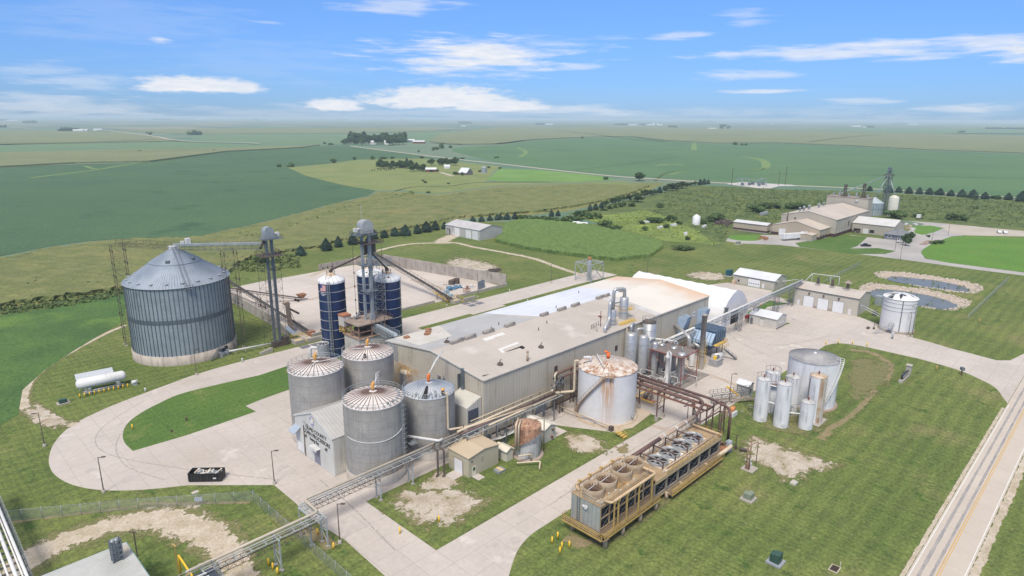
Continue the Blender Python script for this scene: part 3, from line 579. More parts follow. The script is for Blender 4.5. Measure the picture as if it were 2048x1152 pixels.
for z in(29.2,):m.box(-3.1,3.6,-2.4,3.6,z,z+.1);m.rail([(-3.1,-2.4,z),(3.6,-2.4,z),(3.6,3.6,z),(-3.1,3.6,z),(-3.1,-2.4,z)],r=.05)
m.build('lower_platform',dark,el_)
m=MB();m.tube([(-1.3,.3,34.3),(-2.4,.8,31.5)],.35,8);m.build('spout',dark,el_)
m=MB();m.box(-1.7,1.7,-.9,.9,0,1.7);m.box(1.6,3.4,-.9,1.2,0,2.6);m.build('boot_section',dark,el_)
MB().ladder(0,-.62,1,34.,.5).build('ladder',galv,el_)
# ---- top conveyor bridge ----
zc=31.3;cb_=site('bin_conveyor',ba,bb,'long catwalk conveyor running from the elevator to the bin peak','conveyor',z=zc)
dx,dy=ea-.8-ba,eb+1-bb;ux,uy=dx/math.hypot(dx,dy),dy/math.hypot(dx,dy)
m=MB();m.bar((0,0,1.7),(dx,dy,1.7),.7,.6);m.build('conveyor_trough',galv,cb_)
m=MB();m.truss((-ux*1,-uy*1,1.2),(dx,dy,1.2),1.8,1.2,2.,.09);o=Vector((-uy,ux,0));m.rail([o*1.3+Vector((0,0,1.2)),o*1.3+Vector((dx,dy,1.2))],r=.05,post=2.4);m.build('bridge_truss',galvd,cb_)
m=MB();lx,ly=S(264,688)[0]-ba,S(264,688)[1]-bb
m=MB();m.truss((0,0,1.4),(lx,ly,1.4),1.8,1.,2.,.07);m.rail([(0,1.,1.4),(lx,ly+1,1.4)],r=.05,post=2.4);m.build('walkway_truss',dark,cb_)
m=MB();m.cb(0,0,.5,2.4,2.2,.9);m.cb(3.6,-2.,1.9,1.2,1.5,1.6);m.cb(2.2,-1.4,1.9,.9,.6,.9);m.build('drive_unit',whited,cb_)
def truss_tower(a,b,z1,lab,w=1.9):
    o=site('support_tower',a,b,lab,'lattice tower',z=0);c=[(-w,-w*.7),(w,-w*.7),(w,w*.7),(-w,w*.7)]
    for i,p in enumerate(c):
        m=MB();m.bar((*p,0),(*p,z1),.09)
        for z in range(2,int(z1),4):m.cb(*p,z,.28,.28,.7)
        m.build('post',dark,o)
    m=MB();m.lattice(0,0,w*2,0,z1,4.2,.055,w*1.4);m.build('bracing',dark,o)
    m=MB()
    for p in c:m.cb(*p,0,.7,.7,.35)
    m.build('footing',cblock,o)
truss_tower(lx+ba,ly+bb,zc+1,'thin dark lattice tower left of the big grain bin',1.8)
truss_tower(-14.6,96.3,zc+.1,'thin dark lattice tower on the right side of the big bin',1.9)
# floor pipe from bin to elevator
m=MB();p0=S(413,718);m.tube([(0,0,1.1),(-5.9-p0[0],91.4-p0[1],1.1)],.28,10);
for k in range(8):
    f=k/7;x,y=f*(-5.9-p0[0]),f*(91.4-p0[1]);m.bar((x,y,0),(x,y,1),.12)
m.solo('floor_conveyor',whited,*p0,'low white tube conveyor from the bin to the elevator boot','conveyor')
# ---- bunker walls ----
def wall(a0,b0,a1,b1,h0,h1,lab,t=.4,mt=None,buttress=True,cat='wall',name='concrete_wall'):
    d=Vector((a1-a0,b1-b0));L=d.length;d.normalize();nn=Vector((-d.y,d.x))*t/2;m=MB()
    vs=[];
    for (x,y,h) in ((0,0,h0),(d.x*L,d.y*L,h1)):
        for s_ in(-1,1):
            for z in(0,h):vs.append((x+nn.x*s_,y+nn.y*s_,z))
    m.q(vs,[(0,1,3,2),(4,6,7,5),(0,4,5,1),(2,3,7,6),(1,5,7,3),(0,2,6,4)])
    m.q([(v[0],v[1],v[2]+ (.0)) for v in []],[])
    return m.solo(name,mt or cwall,a0,b0,lab,cat)
wall(3.6,108,6,150,3.6,3.8,'left concrete bunker wall behind the big bin'); wall(1.2,95,3.6,107.9,2.4,3.6,'low end of the left bunker wall by the elevator')
wall(6,150.1,7,172,3.8,3.8,'left bunker wall running on behind the bin')
wall(57.5,176.5,76,177.3,2.9,2.9,'back bunker wall of grey concrete panels with square holes')
m=MB()
for x in(1.8,4.2,6.6,12.5):m.box(x,x+.6,-.26,-.2,.6,1.3)
m.solo('wall_opening',blk,57.5,176.5,'row of square holes in the back bunker wall','opening','holes in the bunker wall')
wall(76.2,177.3,83,168.2,2.9,3.9,'slanted back wall panel behind the blue silos'); wall(83.1,168,90.2,155.5,3.9,3.9,'grey sheet wall behind the conveyor',t=.3,mt=mat('grey sheet piling',(.27,.28,.29),(.2,.21,.22),ns=1,r=.6,rib=((1,1,0),.9)))
wall(86.5,166,100.8,94.6,5.2,5.0,'long high right bunker wall of stained concrete',t=.5)
wall(72.3,94.4,101,94.2,1.15,1.2,'low front bunker wall on the right',mt=cblock); wall(12.3,94.6,62,95.3,.9,.9,'low concrete kerb wall along the pad front',mt=cblock)
wall(70.9,88.4,77.2,88.5,1.3,1.3,'short block wall beside the right hopper',t=.7,mt=cblock)
wall(3.6,87.3,9.2,87.1,1.3,1.3,'short block wall between the hopper and the blue silo',t=.7,mt=cblock); wall(7.3,91,12,91.2,1.2,1.2,'second short block wall behind the hopper',t=.7,mt=cblock)
m=MB()
for k in range(3):m.box(k*1.3,k*1.3+1.28,-.4,.4,0,.75+.28*k)
m.solo('retaining_blocks',cblock,-12,87.2,'stepped grey concrete blocks beside the drive','retaining wall')
# ---- hopper pits ----
def pit(a,b,lab):
    o=site('hopper_pit',a,b,lab,'hopper');m=MB()
    m.box(-1.7,-1.4,-1.6,1.6,0,1.3);m.box(1.4,1.7,-1.6,1.6,0,1.3);m.box(-1.4,1.4,-1.6,-1.3,0,1.3);m.box(-1.4,1.4,1.3,1.6,0,1.3);m.build('pit_wall',cblock,o)
    m=MB();m.box(-1.39,1.39,-1.29,1.29,.6,.95);m.build('grain_fill',sand,o)
    m=MB();m.rail([(-1.6,1.9,1.3),(2.6,1.9,1.3),(2.6,-1.4,1.3)],r=.05,post=1.2);m.rail([(-2,2.9,1.3),(4,2.9,1.1)],r=.05,post=1.2);m.box(1.9,2.8,-1.4,2.9,.05,.4);m.build('guard_rail',yel,o)
pit(1.4,88.9,'square concrete hopper pit with yellow rails by the left elevator');pit(67.9,89.6,'square concrete hopper pit with yellow rails at the right conveyor')
mats=mat('grey steel grate',(.15,.15,.17),(.2,.2,.22),ns=1,r=.6,rib=((1,0,0),.4),ribc=.7)
for i,(a,b,lab) in enumerate([(70,85.8,'back left dark floor grate of the four by the right hopper'),(74.1,85.9,'back right dark floor grate of the four by the right hopper'),(70,82.2,'front left dark floor grate of the four by the right hopper'),(74.1,82.4,'front right dark floor grate of the four by the right hopper'),(1.2,84.,'left dark floor grate before the left hopper'),(4.9,83.6,'middle dark floor grate before the left hopper'),(4.2,80.,'dark floor grate nearest the blue silo')]):
    MB().box(-1.6,1.6,-1.35,1.35,.01,.06).solo('floor_grate',mats,a,b,lab,'grate','dark grates let into the drive')
# ---- inclined belt conveyors ----
def conveyor(name,p,q,w,lab,mt=galvd,legs=(),parts=(),depth=.7):
    """belt conveyor from site point p to q"""
    o=site(name,p[0],p[1],lab,'conveyor');A=Vector((0,0,p[2]));B=Vector((q[0]-p[0],q[1]-p[1],q[2]))
    MB().bar(A,B,w*.75,.16).build('belt',belt,o)
    m=MB();d=B-A;m.truss(A+Vector((0,0,-.1)),B+Vector((0,0,-.1)),w,depth,1.4,.09);m.build('truss_frame',mt,o)
    return o,A,B
o,A,B=conveyor('belt_conveyor',(8.2,93.2,.9),(5.0,166,10.8),1.3,'long dark belt conveyor climbing along the left bunker wall',dark)
m=MB();m.cb(0,0,.2,2.2,2.,1.3);m.cb(-.4,-1.7,.2,1.2,1.2,.9);m.build('tail_hopper',rust,o)
for k in(.3,.5,.7,.9):
    p=A.lerp(B,k);m=MB();m.bar((p.x-.8,p.y,0),(p.x-.3,p.y,p.z-.7),.14);m.bar((p.x+.8,p.y,0),(p.x+.3,p.y,p.z-.7),.14);m.build('leg',dark,o)
o,A,B=conveyor('stacker_conveyor',(26.2,134.4,1.1),(-8,150,10.5),1.,'brown radial stacker conveyor on wheels standing on the pad',brown,depth=.8)
m=MB();m.q([(-.3,-.6,1.),(1.,-.6,1.),(1.,.6,1.),(-.3,.6,1.),(-1.3,-1.5,2.6),(2.,-1.5,2.6),(2.,1.5,2.6),(-1.3,1.5,2.6)],[(0,1,5,4),(1,2,6,5),(2,3,7,6),(3,0,4,7),(0,3,2,1)]);m.build('loading_hopper',rust,o)
for dx_,dy_ in((-1.6,-.9),(-1.9,.7)):
    MB().tube([(dx_,dy_-.15,.55),(dx_,dy_+.15,.55)],.55,14).build('wheel',black,o)
wx,wy=11.2-26.2,135.3-134.4;m=MB();p=A.lerp(B,.42);p2=A.lerp(B,.75)
for sg in(-1,1):m.bar((wx,wy+sg*1.9,.5),(p.x,p.y+sg*.5,p.z-.8),.16);m.bar((wx,wy+sg*1.9,.5),(p2.x,p2.y+sg*.5,p2.z-.8),.16)
m.bar((wx,wy-2,.5),(wx,wy+2,.5),.2);m.build('undercarriage',brown,o)
for sg in(-1,1):MB().tube([(wx-.15,wy+sg*2.1,.55),(wx+.15,wy+sg*2.1,.55)],.58,14).build('wheel',black,o)
# covered small elevator + spout
o=site('boxed_conveyor',6.2,104.6,'dark boxed drag conveyor standing over the left hopper','conveyor')
m=MB();m.bar((-1.8,-5,1.),(1,2.,8.4),1.5,1.3);m.build('casing',dark,o);m=MB();m.tube([(1.6,2.2,7.6),(.2,3.,9.)],.85,14);m.build('hood',mat('tan hood',(.38,.3,.25),r=.8),o)
m=MB();m.tube([(1.3,1.6,6.6),(4.2,.4,4.4)],.35,8);m.build('spout',dark,o);m=MB();m.bar((1.5,1,0),(.8,1.5,6.6),.12);m.bar((3.4,1,0),(1.4,1.9,6.8),.12);m.build('leg',dark,o)
MB().q([(0,0,3.6),(1.6,0,3.6),(2.9,-3.8,1.3),(1.2,-3.8,1.3),(0,0,3.7),(1.6,0,3.7),(2.9,-3.8,1.4),(1.2,-3.8,1.4)],[(0,1,2,3),(7,6,5,4),(0,4,5,1),(2,6,7,3),(1,5,6,2),(3,7,4,0)]).solo('chute_cover',mat('blue grey sheet',(.36,.42,.50),r=.45,m=.3),.6,96.6,'blue grey chute cover leaning down to the left hopper','chute')
# right long conveyor
o,A,B=conveyor('incline_conveyor',(66.6,90.6,1.7),(66.,152,14.5),1.6,'long dark inclined conveyor rising over the bunker behind the silos',dark,depth=1.1)
B0=B
m=MB();m.rail([A+Vector((.9,0,.1)),B+Vector((.9,0,.1))],h=.9,r=.05,post=2.5);m.build('hand_rail',dark,o)
for k in(.06,.12,.9,.97):
    p=A.lerp(B,k);m=MB();m.bar((p.x-1.2,p.y,0),(p.x-1.,p.y,p.z-1),.22);m.bar((p.x+1.2,p.y,0),(p.x+1.,p.y,p.z-1),.22);m.bar((p.x-1,p.y,p.z-1.1),(p.x+1,p.y,p.z-1.1),.22);m.build('leg',brown if k<.5 else galvd,o)
m=MB();m.truss(A+Vector((0,1.,-.8)),A.lerp(B,.16)+Vector((0,0,-.7)),1.9,.5,1.2,.13);m.build('lower_frame',yel,o)
m=MB();m.cb(A.x+.5,A.y+3.5,3.2,1.4,1.8,1.3);m.cb(A.x+.7,A.y+1.2,2.4,1.2,1.6,.9);m.build('drive_cover',mat('pale blue cover',(.36,.45,.52),r=.5),o)
o=site('steel_stand',72.1,151.3,'galvanised stand with a blue drum behind the blue silos','stand')
MB().lattice(0,0,3,0,7.5,2.5,.08,2.4).build('frame',galvd,o);MB().tube([(-1.,-.6,8.3),(.7,-.6,8.3)],.75,12).build('drum',bluep,o)
# debris in the bunker
DB=[(86.2,113,'dark steel box lying at the foot of the high bunker wall',dark,0),(77.9,105.3,'blue and yellow pump set on the bunker floor',bluep,1),(83.2,106.3,'tangle of blue machine parts on the bunker floor',bluep,2),(86.9,102.4,'white tank and pipes piled on the bunker floor',whited,3),(89.6,97.8,'grey steel plates leaning on the bunker wall',galvd,4),(81,97.8,'rusty steel cage on the bunker floor',rust,5)]
for a,b,lab,mt,k in DB:
    m=MB()
    if k==0:m.cb(0,0,0,3.4,2.2,1.8,.3);m.cb(1.6,-.6,0,1.8,2.4,2.2,.5);m.cb(1.8,-.8,2.2,1.2,1.8,.25,.5)
    elif k==1:m.tube([(-.8,0,1.2),(.8,0,1.2)],.8,10);m.cb(0,0,0,2.2,1.4,.4);m.cb(.9,-.7,.4,.7,.7,1.1)
    elif k==5:
        m.lattice(0,0,2.,0,1.8,.9,.07,2.2);m.cb(0,0,1.8,1.5,1.7,.2);m.cb(.3,0,2.,.6,.8,.9)
    elif k==4:
        for j in range(5):m.bar((j*.8-1.4,.2*j,0),(j*.8-.9,.9+.2*j,3.2),1.4,.07)
    else:
        for j in range(16):
            x,y=random.uniform(-4,4)*.8,random.uniform(-1.5,1.5);an=random.uniform(0,3)
            if j%3==0:m.tube([(x,y,.5),(x+1.6*math.cos(an),y+1.6*math.sin(an),.6)],random.uniform(.2,.45),8)
            else:m.cb(x,y,0,random.uniform(.3,1.6),random.uniform(.3,1.),random.uniform(.3,1.1),an)
    m.solo('scrap_heap' if k>1 else ('steel_box' if k==0 else 'pump_set'),mt,a,b,lab,'machinery')
m=MB()
for j in range(26):
    x,y=random.uniform(-7,6),random.uniform(-3,2.5);L=random.uniform(3,6);an=random.gauss(.05,.12)+(-.45);z=random.uniform(.1,.9);m.bar((x-L*math.cos(an)/2,y-L*math.sin(an)/2,z),(x+L*math.cos(an)/2,y+L*math.sin(an)/2,z),random.uniform(.25,.5))
m.solo('scrap_pile',dark,111.5,118.,'long pile of rusty beams stacked outside the bunker','scrap pile')
m=MB()
for j in range(4):m.tube([(-2.5,j*.8,.4+.1*j),(3,j*.8-1.2,.4+.1*j)],.35,10)
m.solo('pipe_stack',whited,104.8,121.5,'white pipes lying at the end of the rusty beam pile','pipes')
# ---- blue silos ----
blue=mat('blue glass coated panels',(.016,.035,.115),(.012,.026,.088),ns=.3,r=.25,spec=.5,cyl=3.9,brick=(2.7,1.42,.5,(.035,.05,.10),.03),fine=(2,.3))
sroof=mat('white silo roof',(.78,.78,.79),(.70,.70,.71),ns=.4,r=.5,cyl=3.9,rib=('a',1.5),ribc=.6)
rsp=mat('rust stained cap',(.55,.33,.17),(.72,.62,.5),ns=1,r=.7)
sr=TK(635.4,564.5,689.3,558,715.6,565.8)
SIL=[(sr[0],sr[1],'dark blue silo on the left with a flag panel and a tall caged ladder'),(18.2,71.9,'dark blue silo at the back behind the elevator'),(18.2,62.2,'dark blue silo on the right next to the plant roof')]
sR,sH=3.9,sr[3]
for i,(a,b,lab) in enumerate(SIL):
    o=site('blue_silo',a,b,lab,'silo','three blue silos')
    MB().lathe(0,0,[(sR,0),(sR,sH)],48).build('shell',blue,o)
    m=MB()
    for k in range(1,8):m.ring(0,0,sH-k*sH/8*1.0,sR+.04,.055,40,m=5)
    m.build('hoops',whited,o)
    MB().lathe(0,0,[(sR+.06,sH-.5),(sR+.1,sH+.15),(sR-.25,sH+.45),(1.0,sH+1.75),(.6,sH+1.85),(0,sH+1.9)],48).build('roof',sroof,o)
    MB().lathe(0,0,[(1.5,sH+1.58),(1.,sH+1.8),(.6,sH+1.9),(.5,sH+2.3),(0,sH+2.35)],24).build('roof_cap',rsp,o)
    m=MB();m.ring(0,0,sH+2.6,1.3,.05,12);m.cb(0,0,sH+2.2,.8,.8,.8);[m.bar((1.3*math.cos(q),1.3*math.sin(q),sH+1.7),(1.3*math.cos(q),1.3*math.sin(q),sH+2.7),.07) for q in(0,1,2,3,4,5)];m.build('fill_head',dark,o)
    v=K(a,b);tv=math.atan2(-v.y,-v.x)-TH
    if i==0:
        tl=tv-.22;x,y=(sR+.35)*math.cos(tl),(sR+.35)*math.sin(tl);m=MB();m.ladder(x,y,1,sH+.6,.7,-math.sin(tl),math.cos(tl),.06)
        for z in range(3,int(sH)+1):m.ring(x+.3*math.cos(tl),y+.3*math.sin(tl),z,.5,.04,10,tl-1.6,tl+1.6)
        for q in(-.9,0,.9):m.bar((x+.3*math.cos(tl)+.5*math.cos(tl+q),y+.3*math.sin(tl)+.5*math.sin(tl+q),2.5),(x+.3*math.cos(tl)+.5*math.cos(tl+q),y+.3*math.sin(tl)+.5*math.sin(tl+q),sH+.6),.05)
        m.build('caged_ladder',galv,o)
        m=MB();x,y=2.9*math.cos(tl),2.9*math.sin(tl);m.rail([(x-1,y,sH+.9),(x+1,y+.4,sH+.9)],r=.05);m.cb(x+.8,y+.6,sH+.6,.7,.5,.5);m.build('roof_hatch',dark,o)
        # flag panel (curved sheets proud of the shell)
        def curved(t0,t1,z0,z1,mt,nm,rr=sR+.03,n=8,par=o):
            mm=MB();mm.lathe(0,0,[(rr,z0),(rr,z1)],n,a0=t0,a1=t1);return mm.build(nm,mt,par)
        fl=tv-.98;fr=tv-.46   # left and right of the panel as seen from the drive
        fo=curved(fl,fr,sH-2.6,sH-.75,mat('flag white',(.75,.72,.70),r=.6),'flag_panel')
        rd=mat('flag red',(.55,.09,.09),r=.6);nv=mat('flag blue',(.07,.08,.22),r=.6)
        for k in range(7):
            z1=sH-.75-k*1.85/6.5;curved(fl,fr,max(sH-2.6,z1-.142),z1,rd,'flag_stripe',sR+.045,par=fo)
        curved(fl,fl+(fr-fl)*.42,sH-1.75,sH-.74,nv,'flag_canton',sR+.06,par=fo)
        # faded lettering under the flag: three short lines of pale strokes
        m=MB();random.seed(3)
        for r_,(z,f0,f1) in enumerate([(sH-3.0,.2,.7),(sH-3.45,.02,1.),(sH-3.85,.25,.75)]):
            tt=fl+(fr-fl)*f0
            while tt<fl+(fr-fl)*f1:
                w_=random.uniform(.02,.035);m.lathe(0,0,[(sR+.03,z-.12),(sR+.03,z+.12)],2,a0=tt,a1=tt+w_);tt+=w_+.012
        m.build('panel_lettering',mat('faded lettering',(.62,.64,.68),r=.7),o)
    else:
        m=MB();x,y=2.9*math.cos(tv-.25),2.9*math.sin(tv-.25);m.cb(x,y,sH+.6,.9,.3,.35,.4);m.cb(x+.9,y-.5,sH+.6,.7,.5,.45,.4);m.build('roof_hatch',dark,o)
# ---- silo house with upper deck and centre elevator ----
o=site('silo_house',3,55,'concrete elevator house with a rusty steel deck between the silos','elevator house')
MB().box(0,9,0,8,0,9).build('concrete_base',mat('pale cast concrete',(.55,.52,.47),(.46,.43,.39),ns=.2,r=.9,streak=((.3,.26,.22),.5,1.),rib=((1,1,0),1.8),ribc=.85),o)
MB().box(-.3,9.3,-.3,8.3,9.01,9.25).build('base_slab',mat('rust stained slab',(.30,.20,.15),(.36,.28,.22),ns=.8,r=.9),o)
m=MB()
for x in(.1,4.4,8.8):
    for y in(.1,4,7.8):m.bar((x,y,9.2),(x,y,13.),.28)
for y in(.1,4,7.8):m.bar((0,y,12.8),(9.,y,12.8),.3)
for y in(.1,7.8):m.bar((0,y,11),(9,y,11),.2)
for x in(.1,8.8):m.bar((x,0,11),(x,8,11),.2)
m.build('steel_frame',mat('rusty brown frame',(.24,.15,.115),(.33,.22,.17),ns=.6,r=.85,fine=(3,.25)),o)
MB().box(-.4,11.5,-.4,8.4,13.05,13.25).build('upper_deck',mat('dusty deck',(.33,.27,.235),(.25,.20,.17),ns=.8,r=.9),o)
m=MB();m.rail([(4,-.3,13.2),(11.4,-.3,13.2),(11.4,8.3,13.2),(5,8.3,13.2)],r=.06,post=1.6);m.build('deck_rail',brown,o)
m=MB();m.cb(6.,2.,13.25,1.1,1.,1.9);m.cb(6.4,2.7,13.25,1.6,1.2,1.2);m.build('deck_cabinet',galv,o);m=MB();m.tube([(2.5,6,13.9),(4.5,6.4,14.5)],.45,8);m.build('deck_duct',galv,o)
m=MB();m.cb(2,2.6,9.25,2.2,2.,1.8);m.cb(5,3,9.25,2.4,2.2,2.3);m.cb(3.4,6,9.25,1.8,1.5,1.5);m.build('machinery',dark,o)
m=MB();m.box(-.5,2.,7.1,9.9,11.4,14.3);m.build('bin_box',mat('streaked white sheet',(.6,.58,.55),(.5,.46,.42),ns=1,r=.7,rib=((1,1,0),.9),ribc=.75,streak=((.35,.22,.15),.6,1.)),o)
m=MB();m.box(-.6,2.1,7.,10.,14.31,14.8);m.build('bin_box_cover',mat('orange rusty sheet',(.42,.18,.10),(.33,.14,.08),ns=1,r=.9),o)
m=MB();m.lattice(.75,8.5,2.3,9.25,11.4,1.1,.1,2.4);m.build('bin_box_legs',yel,o)
ca,cb2=8.9,57.8
e2=site('bucket_elevator',ca,cb2,'tall galvanised bucket elevator standing among the blue silos','bucket elevator')
zt=hat(ca,cb2,440)
for j,(x,y,wd) in enumerate([(-1.1,.9,.3),(.5,-.4,.38)]):
    m=MB();m.box(x-wd,x+wd,y-wd,y+wd,13.25,zt-3.6)
    for z in range(15,int(zt)-4,2):m.box(x-wd-.08,x+wd+.08,y-wd-.08,y+wd+.08,z,z+.1)
    m.build('leg_casing',galv,e2)
m=MB();m.box(-2.,1.7,-1.1,1.4,zt-3.7,zt-1.5);m.build('head_housing',alu,e2)
m=MB();m.q([(-.15+1.85*math.cos(i*math.pi/12),y,zt-1.5+1.6*math.sin(i*math.pi/12)) for y in(-1.1,1.4) for i in range(13)],[(i,i+1,14+i,13+i) for i in range(12)]+[tuple(range(13))[::-1],tuple(range(13,26))]);m.build('head_hood',alu,e2)
m=MB();z=zt-4;m.box(-4,2.4,-1.8,2.2,z,z+.1);m.rail([(-4,-1.8,z),(2.4,-1.8,z),(2.4,2.2,z),(-4,2.2,z),(-4,-1.8,z)],r=.05);m.build('head_platform',galvd,e2)
m=MB();m.tube([(-2,.2,zt-2.4),(-3.2,.2,zt-2.4)],.35,8);m.cb(-3.4,.2,zt-3,.8,.8,1.);m.build('drive_motor',whited,e2)
m=MB();z=zt-6.6;m.box(-2.2,4.2,-2.2,3,z,z+.12);m.rail([(-2.2,-2.2,z),(4.2,-2.2,z),(4.2,3,z),(-2.2,3,z),(-2.2,-2.2,z)],r=.06,post=1.2);m.build('distributor_deck',dark,e2)
m=MB();m.cb(1.3,.6,z-2.8,2.4,2.2,2.5,.2);m.lathe(1.3,.6,[(1.5,z),(.7,z+1.4),(.5,z+2.2)],10);m.tube([(.6,.2,zt-3.8),(1.3,.6,z+1.6)],.4,8);m.build('distributor',dark,e2)
for k,zz in enumerate((zt-20.5,zt-13)):
    m=MB();m.box(-2.,2.2,-1.7,1.9,zz,zz+.1);m.rail([(-2,-1.7,zz),(2.2,-1.7,zz),(2.2,1.9,zz),(-2,1.9,zz),(-2,-1.7,zz)],r=.05,post=1.4);m.build('rest_platform',galvd,e2)
MB().lattice(4.,2.,3.4,13.3,26,2.1,.075,3.).build('lower_tower',galv,e2)
m=MB()
for x,y in((-3.2,2.4),(3.6,3.4),(3.4,-2)):
    m.bar((x,y,13.2),(x,y,zt-7),.08)
    for zz in range(15,int(zt)-7,4):m.cb(x,y,zz,.25,.25,.6);m.bar((x,y,zz),(0,0,zz+1),.05)
m.build('guy_posts',dark,e2)
MB().ladder(.1,-1.2,13.3,zt-3.6,.5,r=.05).build('ladder',galv,e2)
MB().bar((-1,.5,zt),(-1,.5,zt+4.5),.06).build('aerial',whited,e2)
for i,(a,b,lab) in enumerate(SIL):
    m=MB();p=Vector((1.3,.6,z-2.6));q=Vector((a-ca,b-cb2,sH+2.9));m.tube([p,q],.27,8);m.tube([p+(q-p)*.04,p+(q-p)*.14],.36,8);m.tube([q+(p-q)*.04,q],.45,8);m.build('grain_spout',dark,e2)
# covered conveyor silo house -> main plant roof
o=site('covered_conveyor',9.3,54.6,'galvanised covered conveyor bridging from the silo house to the plant roof','conveyor')
q=Vector((-6.2,-17.4,14.9));p=Vector((-.5,0,12.2))
MB().bar(p,q,.9,.7).build('conveyor_cover',mat('pale galvanised cover',(.50,.57,.62),(.42,.49,.54),ns=1,r=.45,m=.3),o)
m=MB();m.truss(p+Vector((0,0,-.4)),q+Vector((0,0,-.4)),2.4,1.2,1.5,.1)
for sg in(-1.2,1.2):m.rail([p+Vector((sg,0,-.3)),q+Vector((sg,0,-.3))],r=.05,post=1.6)
m.build('bridge_truss',galv,o)
# ---------------- fermenters ----------------
wallv=K(0,0);
def facing(a,b):
    v=K(a,b);return math.atan2(-v.y,-v.x)-TH
tankc=mat('grey insulated tank wall',(.36,.35,.335),(.31,.30,.29),ns=.35,r=.7,cyl=5.9,brick=(4.6,1.75,.5,(.15,.145,.14),.02),streak=((.22,.21,.20),.5,1.2),fine=(2,.2),spots=((.42,.41,.395),.55,.75,.3))
froof=mat('pale tank roof panels',(.68,.65,.645),(.60,.57,.56),ns=.5,r=.6,fine=(2,.1),spots=((.38,.27,.22),.56,.76,.5))
froof2=mat('bluish tank roof panels',(.48,.53,.60),(.62,.64,.67),ns=.3,r=.35,m=.3)
frib=mat('rust brown roof rib',(.15,.095,.085),(.21,.14,.125),ns=1,r=.8)
fribb=mat('blue grey roof rib',(.26,.30,.36),(.33,.36,.41),ns=1,r=.5)
FA=TK(575,738.4,685.6,724.4,None,752.5,16.4);FB=TK(683,702.5,786.9,699.4,None,721.3,16.4);FC=TK(684.4,799.4,807.2,786.9,974.4,820.6)
def fermenter(a,b,R,h,az_,lab,mr,ribm,motor,stain=True,nr=32):
    o=site('fermentation_tank',a,b,lab,'storage tank','four grey fermentation tanks')
    MB().lathe(0,0,[(R+.12,0),(R+.12,2.1),(R-.1,2.12)],48).build('concrete_skirt',mat('tank skirt',(.50,.46,.41),(.42,.38,.34),ns=.4,r=.9,cyl=6,rib=('a',1.2),ribc=.9),o)
    MB().lathe(0,0,[(R,2.1),(R,h)],64).build('wall',tankc,o)
    rz=lambda r:h+(az_-h)*(1-r/R)
    MB().lathe(0,0,[(R+.08,h-.12),(R+.08,h+.02),(1.,rz(1.)),(0,rz(0))],64,sm=False).build('roof',mr,o)
    if stain:MB().lathe(0,0,[(R*.2,rz(R*.2)+.02),(.95,rz(.95)+.03)],32).build('roof_stain',mat('rusty roof centre',(.33,.21,.175),(.50,.40,.37),ns=1.2,r=.9),o)
    m=MB()
    for i in range(nr):
        t=2*math.pi*i/nr;m.bar((.8*math.cos(t),.8*math.sin(t),rz(.8)+.06),(R*math.cos(t),R*math.sin(t),h+.08),.11,.12)
    m.build('roof_ribs',ribm,o)
    m=MB();m.ring(0,0,h+1.1,R,.055,48);m.ring(0,0,h+.6,R,.04,48)
    for i in range(24):
        t=2*math.pi*i/24;m.bar((R*math.cos(t),R*math.sin(t),h),(R*math.cos(t),R*math.sin(t),h+1.1),.06)
    m.build('guard_rail',galv,o)
    m=MB();m.tube([(0,0,az_),(0,0,az_+1.)],.32,10);m.cb(0,0,az_+.75,.75,.55,.6,.6);m.tube([(0,0,az_+1.3),(.45,.3,az_+1.5)],.22,8);m.build('agitator_drive',motor,o)
    return o
D1=lambda:None
o=fermenter(FA[0],FA[1],5.95,16.4,17.9,'grey fermentation tank at the far left beside the gabled front building',froof,frib,amber)
m=MB();m.tube(bend([(-2.2,-2,17.6),(-.6,-1.2,17.9),(3.,-1.5,17.7),(6,-1.,17.6)],.3),.09,6);m.build('roof_pipe',whited,o)
o=fermenter(FB[0],FB[1],5.95,16.4,17.9,'grey fermentation tank at the back by the plant corner and blue silos',froof,frib,amber)
m=MB();m.tube([(-3,2,17.4),(-.6,-1.2,17.8),(.4,-1.3,17.9)],.09,6);m.build('roof_pipe',whited,o)
m=MB();m.cb(-3.2,-3.8,16.5,.5,.5,1.2);m.build('roof_nozzle',dark,o)
o=fermenter(FC[0],FC[1],5.95,FC[3],18.0,'grey fermentation tank nearest the camera above the pipe rack',froof,frib,amber)
m=MB();m.tube(bend([(.4,.2,19),(3.6,3.4,19.3),(3.6,3.4,17)],.2),.1,6);m.tube([(1.4,1.2,18.2),(2.6,2.6,20),(3.4,2.5,20.2)],.08,6);m.build('roof_pipe',whited,o)
m=MB()
for k in range(6):
    t=facing(FC[0],FC[1])+.55+.28*k;m.cb(5*math.cos(t),5*math.sin(t),16.5,.4,.4,.55,t)
m.build('roof_fittings',galv,o)
